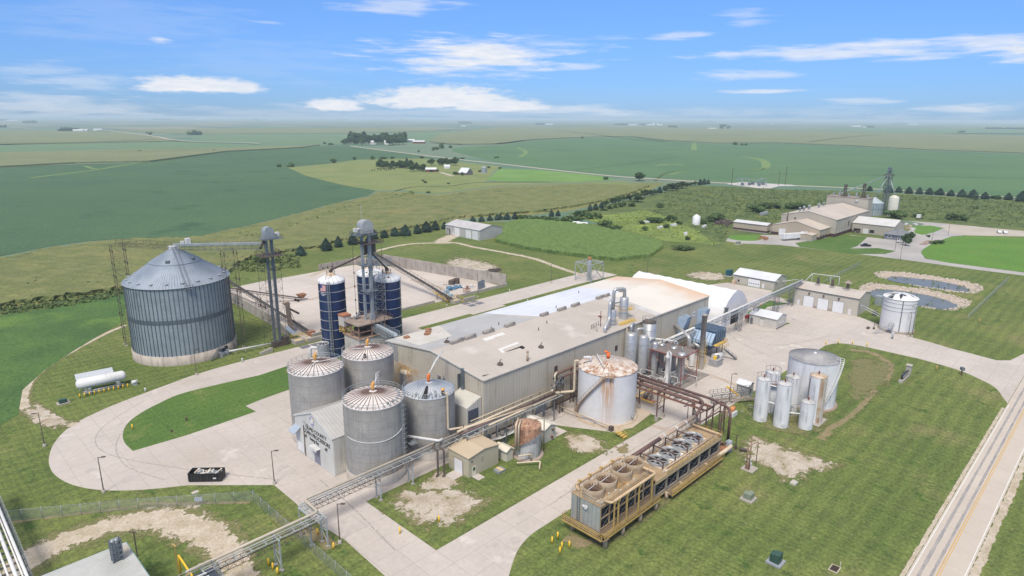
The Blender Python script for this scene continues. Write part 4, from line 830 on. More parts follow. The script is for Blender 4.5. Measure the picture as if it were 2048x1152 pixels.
# band with a sagging hose round the tank
m=MB();t0=facing(FC[0],FC[1]);pts=[((6.02)*math.cos(t0+q),(6.02)*math.sin(t0+q),9.6+1.5*(q/1.25)**2*(1 if q>0 else .3)) for q in [i*.12-1.1 for i in range(20)]];m.tube(pts,.07,6);m.build('hose_band',whited,o)
t=facing(FC[0],FC[1])+.98
m=MB();x,y=6.5*math.cos(t),6.5*math.sin(t);m.ladder(x,y,2,17.6,.6,-math.sin(t),math.cos(t),.05)
for z in range(4,17,1):m.ring(x+.3*math.cos(t),y+.3*math.sin(t),z,.42,.035,8,t-1.6,t+1.6)
m.build('caged_ladder',galv,o)
o=fermenter(-11.3,5.0,5.5,14.,15.8,'grey fermentation tank with a blue white roof and an open dark roof panel',froof2,fribb,orange,stain=False,nr=36)
tv=facing(-11.3,5)
m=MB();t0,t1=tv-.30,tv-.06;m.q([(1.6*math.cos(t0),1.6*math.sin(t0),15.42),(5.35*math.cos(t0),5.35*math.sin(t0),14.2),(5.35*math.cos(t1),5.35*math.sin(t1),14.2),(1.6*math.cos(t1),1.6*math.sin(t1),15.42)],[(0,1,2,3)]);m.build('open_panel',blk,o)
m=MB()
for q,rr in((-.6,4.6),(-.02,4.7),(.1,4.1),(.3,4.8),(.36,3.6)):m.tube([(rr*math.cos(tv+q),rr*math.sin(tv+q),14.2),(rr*math.cos(tv+q),rr*math.sin(tv+q),15.)],.25,8)
m.build('roof_nozzles',galv,o)
m=MB();x,y=5.0*math.cos(tv+.62),5*math.sin(tv+.62);m.cb(x,y,14.3,.5,.5,1.1);m.build('nozzle',dark,o);m=MB();m.lathe(x,y,[(.4,15.4),(.4,15.7),(0,15.75)],8);m.build('amber_valve',amber,o)
m=MB();e=tv+.72;p=(5.75*math.cos(e),5.75*math.sin(e));m.tube(bend([(x,y,14.9),(p[0],p[1],14.6),(p[0],p[1],6.4),(p[0]+5,p[1]-2.3,6.4),(22,p[1]-4.4,6.4)],.5),.24,8);m.build('cream_pipe',cream,o)
m=MB();m.tube(bend([(.3,.3,17.2),(5.8,4.6,17.6),(9.,6.,18.8)],.3),.14,6);m.tube([(.3,.3,17.),(5.8,5.2,17.2),(9.2,6.6,18.6)],.1,6);m.build('slanted_pipe',whited,o)
# smaller tanks
o=site('scrubber_tank',-10.6,50.6,'small grey scrubber tank with a bent duct between the silo and the tanks','tank')
MB().lathe(0,0,[(1.5,0),(1.5,12.6)],28).build('shell',galv,o);MB().lathe(0,0,[(1.42,12.6),(1.2,11.9),(0,11.8)],24).build('dark_interior',blk,o)
m=MB();[m.bar((1.5*math.cos(q*.785),1.5*math.sin(q*.785),12.6),(0,0,13.),.08) for q in range(8)];m.ring(0,0,12.6,1.5,.08,24);m.build('top_spokes',whited,o)
m=MB();m.tube(bend([(-1.0,.8,11.3),(-2.6,2.2,11.6),(-2.8,2.3,6)],.9),.42,10);m.build('duct',whited,o)
o=site('small_tank',.6,28.5,'small round white topped tank against the stained plant wall','tank')
MB().lathe(0,0,[(2.3,0),(2.3,8)],32).build('shell',tankc,o);MB().lathe(0,0,[(2.33,7.95),(2.33,8.05),(0,8.5)],32,sm=False).build('roof',mat('cream white roof',(.70,.68,.62),(.55,.52,.46),ns=1,r=.6),o)
m=MB();m.ring(0,0,9.1,2.45,.05,28);m.ring(0,0,8.6,2.45,.04,28);[m.bar((2.45*math.cos(q*.5),2.45*math.sin(q*.5),8),(2.45*math.cos(q*.5),2.45*math.sin(q*.5),9.1),.06) for q in range(12)];m.build('guard_rail',yel,o)
MB().ladder(*(2.5*math.cos(facing(.6,28.5)),2.5*math.sin(facing(.6,28.5))),4.5,9.2,.8,.6,-.6,.06).build('ladder',amber,o)
# ---------------- gabled front building with the lettering ----------------
siding=mat('pale ribbed siding',(.56,.545,.50),(.50,.485,.44),ns=.15,r=.65,rib=((1,1,0),.62),ribc=.84,streak=((.36,.33,.28),.3,1.),fine=(1,.05))
sidew=mat('smooth pale wall',(.60,.60,.575),(.53,.53,.505),ns=.2,r=.7,streak=((.4,.38,.34),.3,1.5),fine=(1.5,.05))
dsid=mat('grey door panel',(.22,.23,.28),(.19,.20,.245),ns=.5,r=.5)
wdoor=mat('white sectional door',(.76,.77,.79),(.70,.71,.73),ns=.3,r=.5,rib=((0,0,1),.55),ribc=.9)
bn=S(670.4,953.5);gw=15.7;gl=15
g_=site('entrance_building',bn[0],bn[1],'pale gabled drive through building lettered QUAD COUNTY CORN PROCESSORS','building')
MB().gable(0,gl,0,gw,0,8.2,11.3,'x').build('wall',sidew,g_)
m=MB();m.roof(0,gl,0,gw,8.2,11.3,'x',.15,.12);m.build('roof',mat('pale ribbed roof',(.52,.51,.50),(.44,.43,.43),ns=.2,r=.5,m=.15,rib=((1,0,0),.75),ribc=.75),g_)
m=MB();m.box(.1,gl,-.06,0,.4,8.15);m.build('side_siding',siding,g_)
m=MB();m.bar((-.16,-.1,8.2),(-.16,gw/2,11.42),.1,.35);m.bar((-.16,gw/2,11.42),(-.16,gw+.1,8.2),.1,.35);m.build('gable_trim',whited,g_)
m=MB();m.box(-.08,0,5.6,7.9,.3,3.7);m.build('front_door',dsid,g_);m=MB();m.box(-1.0,0,5.3,8.3,3.95,4.15);m.box(-1.0,-.9,5.3,8.3,3.6,3.95);m.build('door_canopy',whited,g_)
m=MB();m.box(-.14,-.08,12.3,14.9,.5,2.6);m.build('white_notice',white,g_)
m=MB();m.box(-.12,0,11.7,11.95,.1,7.2);m.build('door_track',dark,g_);m=MB();m.tube([(-.1,11.8,8.1),(-.2,9.6,8.15)],.06,6);m.build('lamp_arm',galv,g_)
for y in(11.,2.6):
    m=MB();m.cb(-.2,y,4.95,.3,.5,.35);m.build('wall_lamp',dark,g_)
m=MB();m.q([(0,13.3,6.2),(-1.6,13.3,5.1),(-1.6,15.9,5.1),(0,15.9,6.2),(0,13.3,6.1),(-1.6,13.3,5.),(-1.6,15.9,5.),(0,15.9,6.1)],[(0,1,2,3),(7,6,5,4),(0,4,5,1),(1,5,6,2),(2,6,7,3)]);m.build('blue_awning',mat('blue grey awning',(.36,.42,.5),r=.5),g_)
lett=mat('black lettering',(.02,.02,.02),r=.5)
def text(s,par,y,z,size,mt,name='lettering',x=-.03,ext=.02,rot=-math.pi/2,sx=1.,loc=None):
    cu=bpy.data.curves.new('t','FONT');cu.body=s;cu.size=size;cu.extrude=ext;cu.align_x='CENTER';cu.offset=.012*size
    ob=bpy.data.objects.new('t',cu);C.objects.link(ob);dg=bpy.context.evaluated_depsgraph_get();me=bpy.data.meshes.new_from_object(ob.evaluated_get(dg));bpy.data.objects.remove(ob);bpy.data.curves.remove(cu)
    o=bpy.data.objects.new(name,me);C.objects.link(o);me.materials.clear();me.materials.append(mt);o.parent=par;o.location=loc or (x,y,z);o.rotation_euler=(math.pi/2,0,rot);o.scale=(sx,1,1);return o
text('QUAD COUNTY',g_,6.7,6.95,1.15,lett);text('CORN PROCESSORS',g_,6.6,5.75,1.22,lett,sx=.98);text('Energy Bay',g_,7.6,4.75,1.0,lett,sx=.85)
cyl_=MB();cyl_.q([(-.04,8.1+.95*math.cos(q*.2618),9.3+1.15*math.sin(q*.2618)) for q in range(24)],[tuple(range(24))]);eo=cyl_.build('round_emblem',mat('emblem violet',(.30,.28,.45),r=.6),g_)
m=MB();m.q([(-.055,8.1+.8*math.cos(q*.2618),9.3+.98*math.sin(q*.2618)) for q in range(24)],[tuple(range(24))]);m.build('emblem_field',mat('emblem white',(.66,.66,.67),r=.6),eo)
m=MB();m.q([(-.07,8.4,9.55),(-.07,8.75,9.65),(-.07,8.7,10.),(-.07,8.35,9.95)],[(0,1,2,3)]);m.q([(-.07,7.6,8.6),(-.07,8.2,8.55),(-.07,8.2,8.85),(-.07,7.65,8.95)],[(0,1,2,3)]);m.build('emblem_violet_mark',mat('violet',(.14,.09,.45),r=.6),eo)
m=MB();m.q([(-.07,7.5+.28*math.cos(q*.5236),9.85+.28*math.sin(q*.5236)) for q in range(12)],[tuple(range(12))]);m.build('emblem_yellow_mark',mat('pale yellow',(.75,.6,.35),r=.6),eo)
m=MB();m.q([(-.065,8.3,8.9),(-.065,7.7,9.),(-.065,7.75,9.6),(-.065,8.05,9.9),(-.065,8.3,9.5)],[(0,1,2,3,4)]);m.build('emblem_pale_mark',white,eo)
# ---------------- main plant building ----------------
BL,BW,BH,RH,RB=100.3,36.8,14.,16.1,18.4
pb=site('plant_building',0,0,'very long pale metal plant hall with a low stained gable roof','building')
msid=mat('hall siding',(.53,.49,.415),(.475,.435,.365),ns=.08,r=.7,rib=((1,1,0),.95),ribc=.80,streak=((.34,.28,.20),.30,.9),fine=(1,.05),spots=((.40,.37,.31),.55,.75,.12))
MB().gable(0,BL,0,BW,0,BH,RH,'x').build('wall',msid,pb)
rf=mat('tan membrane roof',(.50,.455,.415),(.435,.395,.36),ns=.06,r=.75,rib=((1,0,0),1.5),ribc=.93,spots=((.56,.52,.49),.55,.72,.09),fine=(.8,.07),streak=None)
m=MB();m.roof(0,BL,0,BW,BH,RH,'x',.25,.2);m.build('roof',rf,pb)
def rz(b): return (BH+(RH-BH)*(b/RB if b<RB else (BW-b)/(BW-RB)))+.03+.25
def rsheet(name,pts,mt,dz=.02,par=pb):
    m=MB();L=[p for p in pts];k=len(L);m.q([(a,b,rz(b)+dz) for a,b in L],[tuple(range(k))]);o=m.build(name,mt,par)
    # upward normal
    me=o.data
    if me.polygons[0].normal.z<0: me.flip_normals()
    return o
rsheet('grey_roof_sheet',[(-.2,RB+.02),(36,RB+.02),(34,37.),(-.2,37.)],mat('grey roof sheet',(.44,.44,.44),(.39,.39,.395),ns=.06,r=.6,rib=((1,0,0),1.5),ribc=.95,fine=(1,.05),spots=((.5,.5,.5),.52,.72,.1)))
rsheet('white_roof_coating',[(38.5,RB+.02),(78,RB+.02),(78,37.),(34,37.)],mat('white roof coating',(.68,.70,.76),(.58,.61,.68),ns=.05,r=.55,stripes=((0,1),4.,.05),fine=(.6,.05)),.022)
cream_r=mat('cream roof coating',(.70,.665,.61),(.64,.61,.56),ns=.05,r=.6,fine=(.8,.04))
b_=cream_r.node_tree;n=N(b_);co=n('ShaderNodeTexCoord').outputs['Object'];sp_=n('ShaderNodeSeparateXYZ',{0:co}).outputs;pr=b_.nodes['Principled BSDF'];src=pr.inputs['Base Color'].links[0].from_socket
nzz=n('ShaderNodeTexNoise',{'Vector':co,'Scale':.12,'Detail':6.}).outputs[0]
f=n.rng(n.m('ADD',sp_[0],n.m('MULTIPLY',n.m('SUBTRACT',nzz,.5),20.)),86.,102.,0.,.7)
b_.links.new(n.mix(f,src,(.60,.36,.20)),pr.inputs['Base Color'])
rsheet('cream_roof_coating',[(78.02,RB+.02),(BL+.2,RB+.02),(BL+.2,37.),(78.02,37.)],cream_r,.022)
rsheet('cream_roof_coating',[(71.5,-.15),(BL+.2,-.15),(BL+.2,RB-.02),(71.5,RB-.02)],cream_r,.022)
rsheet('pale_roof_strip',[(68.6,-.15),(71.48,-.15),(71.48,RB-.02),(66,RB-.02),(66,14),(68.6,9)],mat('pale roof strip',(.58,.57,.57),(.46,.44,.43),ns=.3,r=.6),.022)
rsheet('pale_roof_patch',[(1.,24.5),(11.5,24.2),(17.5,37.),(2.4,37.)],mat('worn cream sheet',(.58,.56,.52),(.52,.49,.45),ns=.3,r=.7,spots=((.42,.26,.18),.6,.74,.25)),.045)
c5=lambda x,y:S(860+x/3.389,420+y/3.389,15.6)
rsheet('white_roof_patch',[c5(*p) for p in ((354,888),(375,899),(430,884),(440,874),(512,855),(492,843))],mat('white roof patch',(.66,.65,.64),r=.6),.03);rsheet('white_roof_patch',[c5(*p) for p in ((459,938),(490,958),(510,953),(490,939),(608,897),(590,890))],mat('white roof patch',(.66,.65,.64),r=.6),.034)
rsheet('roof_tear',[c5(*p) for p in ((508,951),(545,942),(605,922),(632,928),(645,917),(622,908),(598,918))],blk,.038);rsheet('roof_tear',[(.8,1.4),(1.6,1.7),(2.9,1.1),(1.2,1.1)],dark,.03)
m=MB();m.bar((-.25,-.1,BH+.2),(-.25,RB,RH+.26),.12,.4);m.bar((-.25,RB,RH+.26),(-.25,BW+.1,BH+.2),.12,.4);m.bar((-.2,-.24,BH+.12),(BL+.2,-.24,BH+.12),.12,.2);m.build('roof_trim',mat('cream trim',(.62,.59,.53),r=.6),pb)
for a0,a1 in((6,10),(10.6,14.3),(17.,20.6),(24.8,28.4),(38.8,41.8),(46.2,49.6),(52.4,55.8),(64.3,67.2),(67.8,70.6),(76.4,79.2)):
    m=MB();m.box(a0,a1,RB-.55,RB+.55,RH+.2,RH+.55);m.tube([(a0,RB,RH+.75),(a1,RB,RH+.75)],.42,10);m.build('ridge_vent',mat('ridge vent metal',(.36,.33,.30),(.28,.25,.23),ns=1,r=.6),pb)
for a,b,k in((8.2,3.2,0),(23.4,4.2,0),(6.6,20.4,0),(21.3,20.,1),(26,22.,1),(15,.9,2),(31,12,1),(70,30,1),(49,21.5,1),(36.5,14,1)):
    m=MB();z=rz(b)
    if k==0:m.lathe(a,b,[(.7,z),(.7,z+.35),(.35,z+.6),(.0,z+.65)],10);m.bar((a-.5,b,z+.5),(a+.6,b+.2,z+1.2),.14)
    elif k==2:m.tube([(a,b,z),(a,b,z+2.3)],.27,10);m.tube([(a,b,z+2.3),(a,b,z+2.55)],.34,10)
    else:m.tube([(a,b,z),(a,b,z+.8)],.12,6)
    m.build('roof_fan' if k==0 else ('roof_chimney' if k==2 else 'roof_pipe'),dark if k<2 else mat('tan flue',(.42,.33,.25),r=.7),pb)
for a,b in((4.,33.6),(10.6,33.),(12.2,35),(9.,31.4)):
    m=MB();m.cb(a,b,rz(b),1.3,1.1,.6);m.build('rusty_roof_curb',rust,pb)
for a,z0 in((23.8,9.3),(49,8.3),(63.5,8.6),(84,9)):
    m=MB();m.box(a,a+1.1,-.1,-.01,z0,z0+1.5);m.build('wall_louvre',mat('dark red louvre',(.09,.06,.06),r=.7,rib=((0,0,1),.25)),pb)
for a in(21,31.5,44.5,62.,72,88.,98):
    m=MB();m.bar((a,-.1,.3),(a,-.1,BH),.12);m.build('downpipe',mat('grey downpipe',(.36,.34,.30),r=.6),pb)
m=MB();m.box(-.12,-.02,14.9,16.1,9.4,10.7);m.build('end_louvre',mat('dark red louvre',(.09,.06,.06)),pb)
m=MB();m.tube([(-.1,13.5,10.3),(-1.1,13.5,10.5)],.3,8);m.bar((-.6,13.3,10.),(-.6,13.3,11.8),.12);m.build('wall_horn',galvd,pb)
m=MB();m.box(-.6,-.1,6.2,7.,3.5,15.2);m.box(-.9,-.1,7.6,7.85,3.,13.6);m.build('wall_duct',galvd,pb)
m=MB();m.box(-.08,-.01,32.,36.6,9.6,13.9);m.build('grey_wall_sheet',mat('grey sheet',(.33,.33,.335),(.27,.27,.28),ns=.7,r=.5,rib=((0,1,0),.9)),pb)
ws=mat('rust streaked sheet',(.50,.45,.37),(.44,.39,.31),ns=.4,r=.7,rib=((0,1,0),.95),streak=((.46,.27,.10),1.,1.4))
m=MB();m.box(-.06,-.01,24,36.7,.3,9.55);m.build('stained_wall_sheet',ws,pb)
m=MB();m.box(17.2,20.9,-.1,-.01,0,3.6);m.build('roll_door',dsid,pb);m=MB();m.box(.2,BL,-.05,-.01,.0,.5);m.build('base_flashing',dark,pb)
m=MB();m.box(22.5,BL-2,-.05,-.01,.51,2.1);m.build('concrete_plinth',mat('brown stained plinth',(.25,.20,.16),(.33,.28,.23),ns=1,r=.9),pb)
# lean-to at the gable end
lt=site('lean_to',-4.4,.6,'small glazed lean-to between the tank and the hall gable','lean-to')
m=MB();m.q([(0,0,0),(4.2,0,0),(4.2,7,0),(0,7,0),(0,0,8.6),(4.2,0,10.2),(4.2,7,10.2),(0,7,8.6)],[(0,3,2,1),(4,5,6,7),(0,1,5,4),(1,2,6,5),(2,3,7,6),(3,0,4,7)]);m.build('wall',siding,lt)
m=MB();m.box(.3,3.3,-.06,-.01,5.,7.9);m.build('window',mat('dark glass',(.09,.10,.13),r=.2),lt);m=MB();m.box(.3,3.3,-.06,-.01,0.,3.9);m.build('dark_doorway',dsid,lt)
# blue louvre hoods on the hall wall near the far end
bl=mat('pale blue sheet',(.40,.50,.62),(.31,.40,.51),ns=.5,r=.5,rib=((0,0,1),.5),ribc=.75)
for k,a in enumerate((81.5,93.2)):
    o=site('blue_hood',a,-.05,['pale blue slatted hood on the hall wall, nearer of the two','pale blue slatted hood on the hall wall, farther of the two'][k],'air hood')
    m=MB();m.q([(0,0,3.5),(5.2,0,3.5),(5.2,0,11),(0,0,11),(1.6,-2.6,11),(3.4,-2.6,11),(.4,-.3,3.5),(4.8,-.3,3.5)],[(3,4,6,0),(4,5,7,6),(5,2,1,7),(3,2,5,4),(0,6,7,1)]);m.build('hood_panels',bl,o)
    m=MB();m.bar((1.6,-2.6,11),(.4,-.3,3.5),.12);m.bar((3.4,-2.6,11),(4.8,-.3,3.5),.12);m.bar((1.6,-2.6,11),(3.4,-2.6,11),.12);m.build('hood_frame',mat('darker blue frame',(.16,.24,.34),r=.5),o)
MB().box(0,1.6,0,.04,0,1.6).solo('wall_sign',white,90.3,-.1,'small white square sign with a dark fish shaped mark on the hall wall','sign',z=9.2)
m=MB();m.q([(.35,-.05,.95),(.7,-.05,.55),(1.2,-.05,.85),(1.3,-.05,1.1),(.9,-.05,1.15)],[(0,1,2,3,4)]);q=m.build('sign_mark',mat('navy',(.05,.08,.16),r=.6));q.parent=[o_ for o_ in C.objects if o_.name=='wall_sign'][0]
# two roof columns with gooseneck ducts
def column(o,x,y,R,z0,z1,nm='shell',mt=alu,bands=True,dome=.5,n=28):
    m=MB();m.lathe(x,y,[(R,z0),(R,z1),(R*.8,z1+dome*.6),(R*.35,z1+dome),(0,z1+dome)],n);s=m.build(nm,mt,o)
    if bands:
        m=MB();k=max(2,round((z1-z0)/2.2))
        for i in range(1,k):m.ring(x,y,z0+(z1-z0)*i/k,R+.02,.045,n)
        m.build('band',galv,s)
    return s
zr=14.2
o=site('roof_column',51.7,3.3,'shorter silver column with a gooseneck duct on the hall roof','process column')
column(o,0,0,1.05,zr,18.7,dome=.35);m=MB();m.tube(bend([(0,0,19.),(0,0,21.8),(-2.6,-1.,21.8),(-3.1,-1.2,19),(-3.5,-1.6,17.4),(-6.3,-2.3,15.6),(-6.5,-2.5,14.2)],1.,6),.45,12);m.build('gooseneck_duct',alu,o)
m=MB();m.ring(0,0,16.6,1.5,.07,20);m.ring(0,0,15.6,1.5,.07,20);m.build('platform_rail',cream,o)
m=MB();m.tube([(-4.4,.5,17.6),(-5.4,.6,18.1)],.25,6);m.bar((-4.6,.5,15.),(-4.6,.5,19.3),.15);m.build('flare_pipe',mat('dark red paint',(.20,.07,.06),r=.6),o)
m=MB();m.rail([(-8,-1,14.6),(-8,1,14.9),(-4,1.6,15)],r=.05,post=1.5);m.build('roof_rail',dark,o)
o=site('roof_column',58.4,4.2,'taller silver column with a gooseneck duct on the hall roof','process column')
column(o,0,0,1.25,zr,20.8,dome=.35);m=MB();m.tube(bend([(0,0,21.1),(0,0,23.6),(-3.2,1.4,23.6),(-3.2,1.4,14.6)],1.1,6),.5,12);m.build('gooseneck_duct',alu,o)
m=MB();m.ring(0,0,18.2,1.7,.07,20);m.ring(0,0,17.3,1.7,.07,20);m.box(1.2,2.6,-1.6,.4,17.2,17.35);m.rail([(1.4,-1.6,17.3),(2.7,-1.6,17.3),(2.7,.4,17.3)],r=.05,post=1);m.build('platform',yel,o)
m=MB();m.bar((-3,1.2,19.5),(-1,.4,19.8),.2);m.bar((-3,1.2,19),(-1,.4,18),.15);m.build('duct_brace',dark,o)
m=MB();m.rail([(-6,-3,14.5),(1,-3,14.5)],r=.05,post=1.4);m.box(-5,2,-3.2,-1.6,14.4,14.6);m.build('roof_walkway',yel,o)
o=site('wall_tank',61.5,-2.6,'tall silver tank with a railed dark top against the hall wall','tank')
column(o,0,0,1.9,0,14.4,mt=alu,dome=.3);MB().lathe(0,0,[(1.95,14.4),(1.9,14.75),(0,14.95)],24).build('top_deck',dark,o)
m=MB();m.ring(0,0,15.9,2.,.05,20);m.ring(0,0,15.4,2.,.04,20);[m.bar((2*math.cos(q*.6),2*math.sin(q*.6),14.7),(2*math.cos(q*.6),2*math.sin(q*.6),15.9),.06) for q in range(10)];m.build('guard_rail',mat('grey rail',(.3,.29,.29),r=.6),o)
MB().bar((53.2-61.5,1.8,0),(53.2-61.5,1.8,14.),.4).build('support_post',cream,o)
# ---------------- process columns beside the hall ----------------
c1=TK(1250.4,667.8,1274.7,667.8,758,672.6);c2_=TK(1277.2,672,1297.6,673.3,758,677);c3=TK(1303.2,688.6,1316.8,688.6,755.3,690)
pad_=MB().box(0,26,0,16,.01,.16).solo('process_pad',mat('oily concrete',(.30,.27,.25),(.20,.18,.17),ns=.3,r=.8,fine=(2,.2)),45.,-17.2,'dark oily concrete slab under the silver columns','slab')
def gcol(cc,lab,pipe):
    o=site('distillation_column',cc[0],cc[1],lab,'process column','silver process columns beside the hall');column(o,0,0,cc[2],1.8 if cc[2]>1.2 else .2,cc[3],dome=.7)
    if cc[2]>1.2:m=MB();m.lathe(0,0,[(cc[2]*.9,.16),(cc[2],1.8)],24);m.build('skirt',dark,o)
    m=MB();m.tube(bend(pipe,.85,6),.38 if cc[2]>1.2 else .22,12);m.build('gooseneck_duct',alu,o);return o
h=c1[3];gcol(c1,'fattest silver column with a big gooseneck, nearest the roof columns',[(0,0,h+.5),(-.2,0,h+2.6),(2.4,.9,h+2.6),(2.4,.9,3)])
h=c2_[3];gcol(c2_,'second fat silver column with a dark mouthed gooseneck',[(0,0,h+.5),(0,0,h+2.4),(-1.6,1.2,h+2.4),(-1.6,1.2,3)])
h=c3[3];gcol(c3,'slim silver column with a small gooseneck on its left',[(0,0,h+.4),(0,0,h+1.6),(-1.9,.7,h+1.6),(-1.9,.7,1)])
o=site('stripper_column',54.9,-13.1,'thin white column standing on a wider white drum by the brown pipes','process column','silver process columns beside the hall')
m=MB();m.lathe(0,0,[(.78,.2),(.78,2.7),(.58,3.2),(.58,8.2),(.68,8.3),(.68,8.9),(.45,9.0),(.45,9.8),(.2,10.1),(0,10.1)],20);m.build('shell',whited,o)
m=MB();m.tube(bend([(.2,.1,10.2),(-1.,-1.4,10.2),(-1.,-1.4,1)],.5),.24,10);m.build('side_pipe',whited,o)
vs_=[TK(*p) for p in ((1317.8,697,1328.9,697,750,698),(1342,701,1353.2,701,757,703.5),(1356,709.4,1371.3,709.4,772,711))]
fr=site('vessel_rack',61,-11,'dark red steel rack holding the domed silver vessels','rack')
m=MB();zt=vs_[2][3]
for b in(-5.2,4.6):
    for a in(-4.2,4.2):m.bar((a,b,.2),(a,b,zt-.2),.16)
for b in(-5.2,4.6):m.bar((-4.2,b,zt-.3),(4.2,b,zt-.3),.22);m.bar((-4.2,b,2.2),(4.2,b,2.2),.14);m.bar((-4.2,b,2.2),(4.2,b,zt/2),.08)
for a in(-4.2,4.2):m.bar((a,-5.2,zt-.3),(a,4.6,zt-.3),.22);m.bar((a,-5.2,.4),(a,4.6,zt-.3),.1)
m.build('steel_frame',mat('dark red steel',(.20,.06,.055),(.27,.09,.08),ns=1,r=.6),fr)
m=MB();m.box(-4.1,4.1,-5.1,4.5,zt-.35,zt-.25);m.build('grating_deck',mat('grey grating',(.2,.17,.16),r=.8),fr)
for i,(v,lab) in enumerate(zip(vs_,['silver domed vessel at the back of the red rack','silver domed vessel in the middle of the red rack','silver domed vessel at the near corner of the red rack'])):
    o=site('sieve_vessel',v[0],v[1],lab,'vessel','domed vessels in the red rack');R=max(v[2],.8)
    m=MB();m.lathe(0,0,[(R,.3),(R,zt-.6),(R*1.25,zt-.5),(R*1.25,zt-.1),(R*1.1,zt+.25),(R*.5,zt+.55),(0,zt+.6)],24);m.build('shell',alu,o)
    m=MB();m.lathe(0,0,[(R*1.3,zt-.1),(R*1.3,zt+.02)],24);m.cb(.3,.1,zt+.5,.35,.35,.9);m.tube([(0,0,zt+.5),(0,0,zt+1.8),(.9,.6,zt+1.8)],.12,8);m.build('top_fittings',galv,o)
# overhead tubes from column 2 toward the rack
o=site('overhead_pipes',57,-4,'pair of white overhead pipes reaching over the vessels','pipes')
for j in range(2):
    m=MB();m.tube(bend([(-1,1.5+j*.7,c2_[3]-.6),(9.8,-4.6+j*.7,c2_[3]-3.),(9.9,-5.2+j*.7,c2_[3]-4.6)],.5),.2,8);m.build('pipe',whited,o)
m=MB();random.seed(5)
for j in range(26):
    x,y=random.uniform(-6,9),random.uniform(-12,-1);z=random.choice([.8,1.4,2.1,3.]);L=random.uniform(2,5)
    if random.random()<.5:m.tube(bend([(x,y,.3),(x,y,z),(x+L,y,z),(x+L,y-1,z)],.3,2),.09,6)
    else:m.tube(bend([(x,y,z),(x,y-L,z),(x,y-L,.3)],.3,2),.1,6)
m.build('ground_pipes',whited,o)
m=MB()
for j in range(14):
    x,y=random.uniform(-6,9),random.uniform(-12,-1);m.tube([(x,y,.2),(x,y,random.uniform(.8,1.8))],random.uniform(.25,.5),8)
m.build('pump_group',galvd,o)
m=MB()
for j in range(16):
    x,y=random.uniform(2,8),random.uniform(-11,-2);z=zt+random.uniform(.2,1.2);m.bar((x,y,z),(x+random.uniform(-1,1),y+random.uniform(-1.5,1.5),z+random.uniform(-.1,.8)),.09)
m.build('valve_cluster',galvd,o)
m=MB();m.box(2,6.8,-9.5,-7.2,.2,2.4);m.build('grey_cabinet',mat('grey cabinet',(.32,.33,.35),(.28,.29,.31),ns=1,r=.6),o)
o=site('white_drum',73.2,-10.2,'upright white drum with domed top beside the tall stack','drum');column(o,0,0,.75,.3,5,mt=whited,bands=False,dome=.35)
m=MB();m.rail([(-1.4,-2.2,1.6),(1.6,-2.2,1.6),(1.6,-3.6,1.6)],r=.05,post=.9);m.rail([(-1.4,-2.8,.6),(2.6,-2.8,.6)],r=.05,post=.9);m.build('yellow_rail',yel,o)
st=TK(1405.7,630,1414,630,739,632)
o=site('exhaust_stack',st[0],st[1],'tall tan steel chimney stack with a caged ladder in the process yard','chimney')
m=MB();m.lathe(0,0,[(.74,0),(.74,st[3]),(.8,st[3]),(.8,st[3]+.25),(.6,st[3]+.25),(.6,st[3]-1)],20);m.build('shell',mat('tan stack steel',(.42,.375,.33),(.34,.30,.26),ns=.5,r=.6,fine=(2,.12)),o)
m=MB();[m.ring(0,0,z,.77,.05,16) for z in (4,8,12)];m.build('stack_bands',galvd,o)
m=MB();m.ladder(.75,-.5,.5,9.5,.5,.6,.8,.05)
for z in range(2,10):m.ring(1.,-.7,z,.4,.035,8)
m.ring(0,0,4.6,1.2,.05,14);m.ring(0,0,5.6,1.2,.05,14);m.build('caged_ladder',yel,o)
o=site('exhaust_duct',79.,-3.5,'fat silver duct bending from the hall wall down beside the blue filter house','duct')
m=MB();m.tube(bend([(1,3.4,8.9),(-1.5,-3.,6.9),(-1.6,-3.6,0)],.9,6),.68,14);m.build('duct',alu,o);m=MB();m.ring(1-.1,3.3,8.9,.8,.06,12);m.build('wall_collar',galv,o)
m=MB();m.tube([(1.6,-2.6,4.5),(2.8,-5.6,2.8)],.45,10);m.build('branch_duct',alu,o)
# blue filter house
o=site('filter_house',82.5,-11.5,'dark blue ribbed filter house on legs with pale blue slanted roof panels','filter house')
nb=mat('navy filter panels',(.035,.075,.135),(.05,.10,.17),ns=.6,r=.5,rib=((0,0,1),.5),ribc=.7);lb=mat('pale blue roof panel',(.42,.54,.70),(.33,.45,.60),ns=.6,r=.35)
m=MB();m.box(0,7.6,0,7.6,3.6,5.2);m.q([(.0,0,3.6),(7.6,0,3.6),(7.6,7.6,3.6),(0,7.6,3.6),(2,2,1.9),(5.6,2,1.9),(5.6,5.6,1.9),(2,5.6,1.9)],[(0,4,5,1),(1,5,6,2),(2,6,7,3),(3,7,4,0),(4,7,6,5)]);m.build('hopper',nb,o)
m=MB();m.q([(0,0,5.2),(7.6,0,5.2),(7.6,7.6,5.2),(0,7.6,5.2),(1.8,0,7.6),(7.6,0,7.6),(7.6,7.6,7.6),(1.8,7.6,7.6)],[(0,1,5,4),(1,2,6,5),(2,3,7,6),(4,5,6,7)]);m.build('body',nb,o)
m=MB();m.q([(-.03,0,5.2),(-.03,7.6,5.2),(1.77,7.6,7.62),(1.77,0,7.62)],[(0,3,2,1)]);m.q([(-.04,0,4.2),(-.04,7.6,4.2),(-.04,7.6,5.2),(-.04,0,5.2)],[(0,3,2,1)]);m.build('slanted_panels',lb,o)
m=MB()
for k in range(8):
    y=k*7.6/7;m.bar((-.1,y,4.2),(-.1,y,5.2),.12);m.bar((-.1,y,5.2),(1.75,y,7.7),.12)
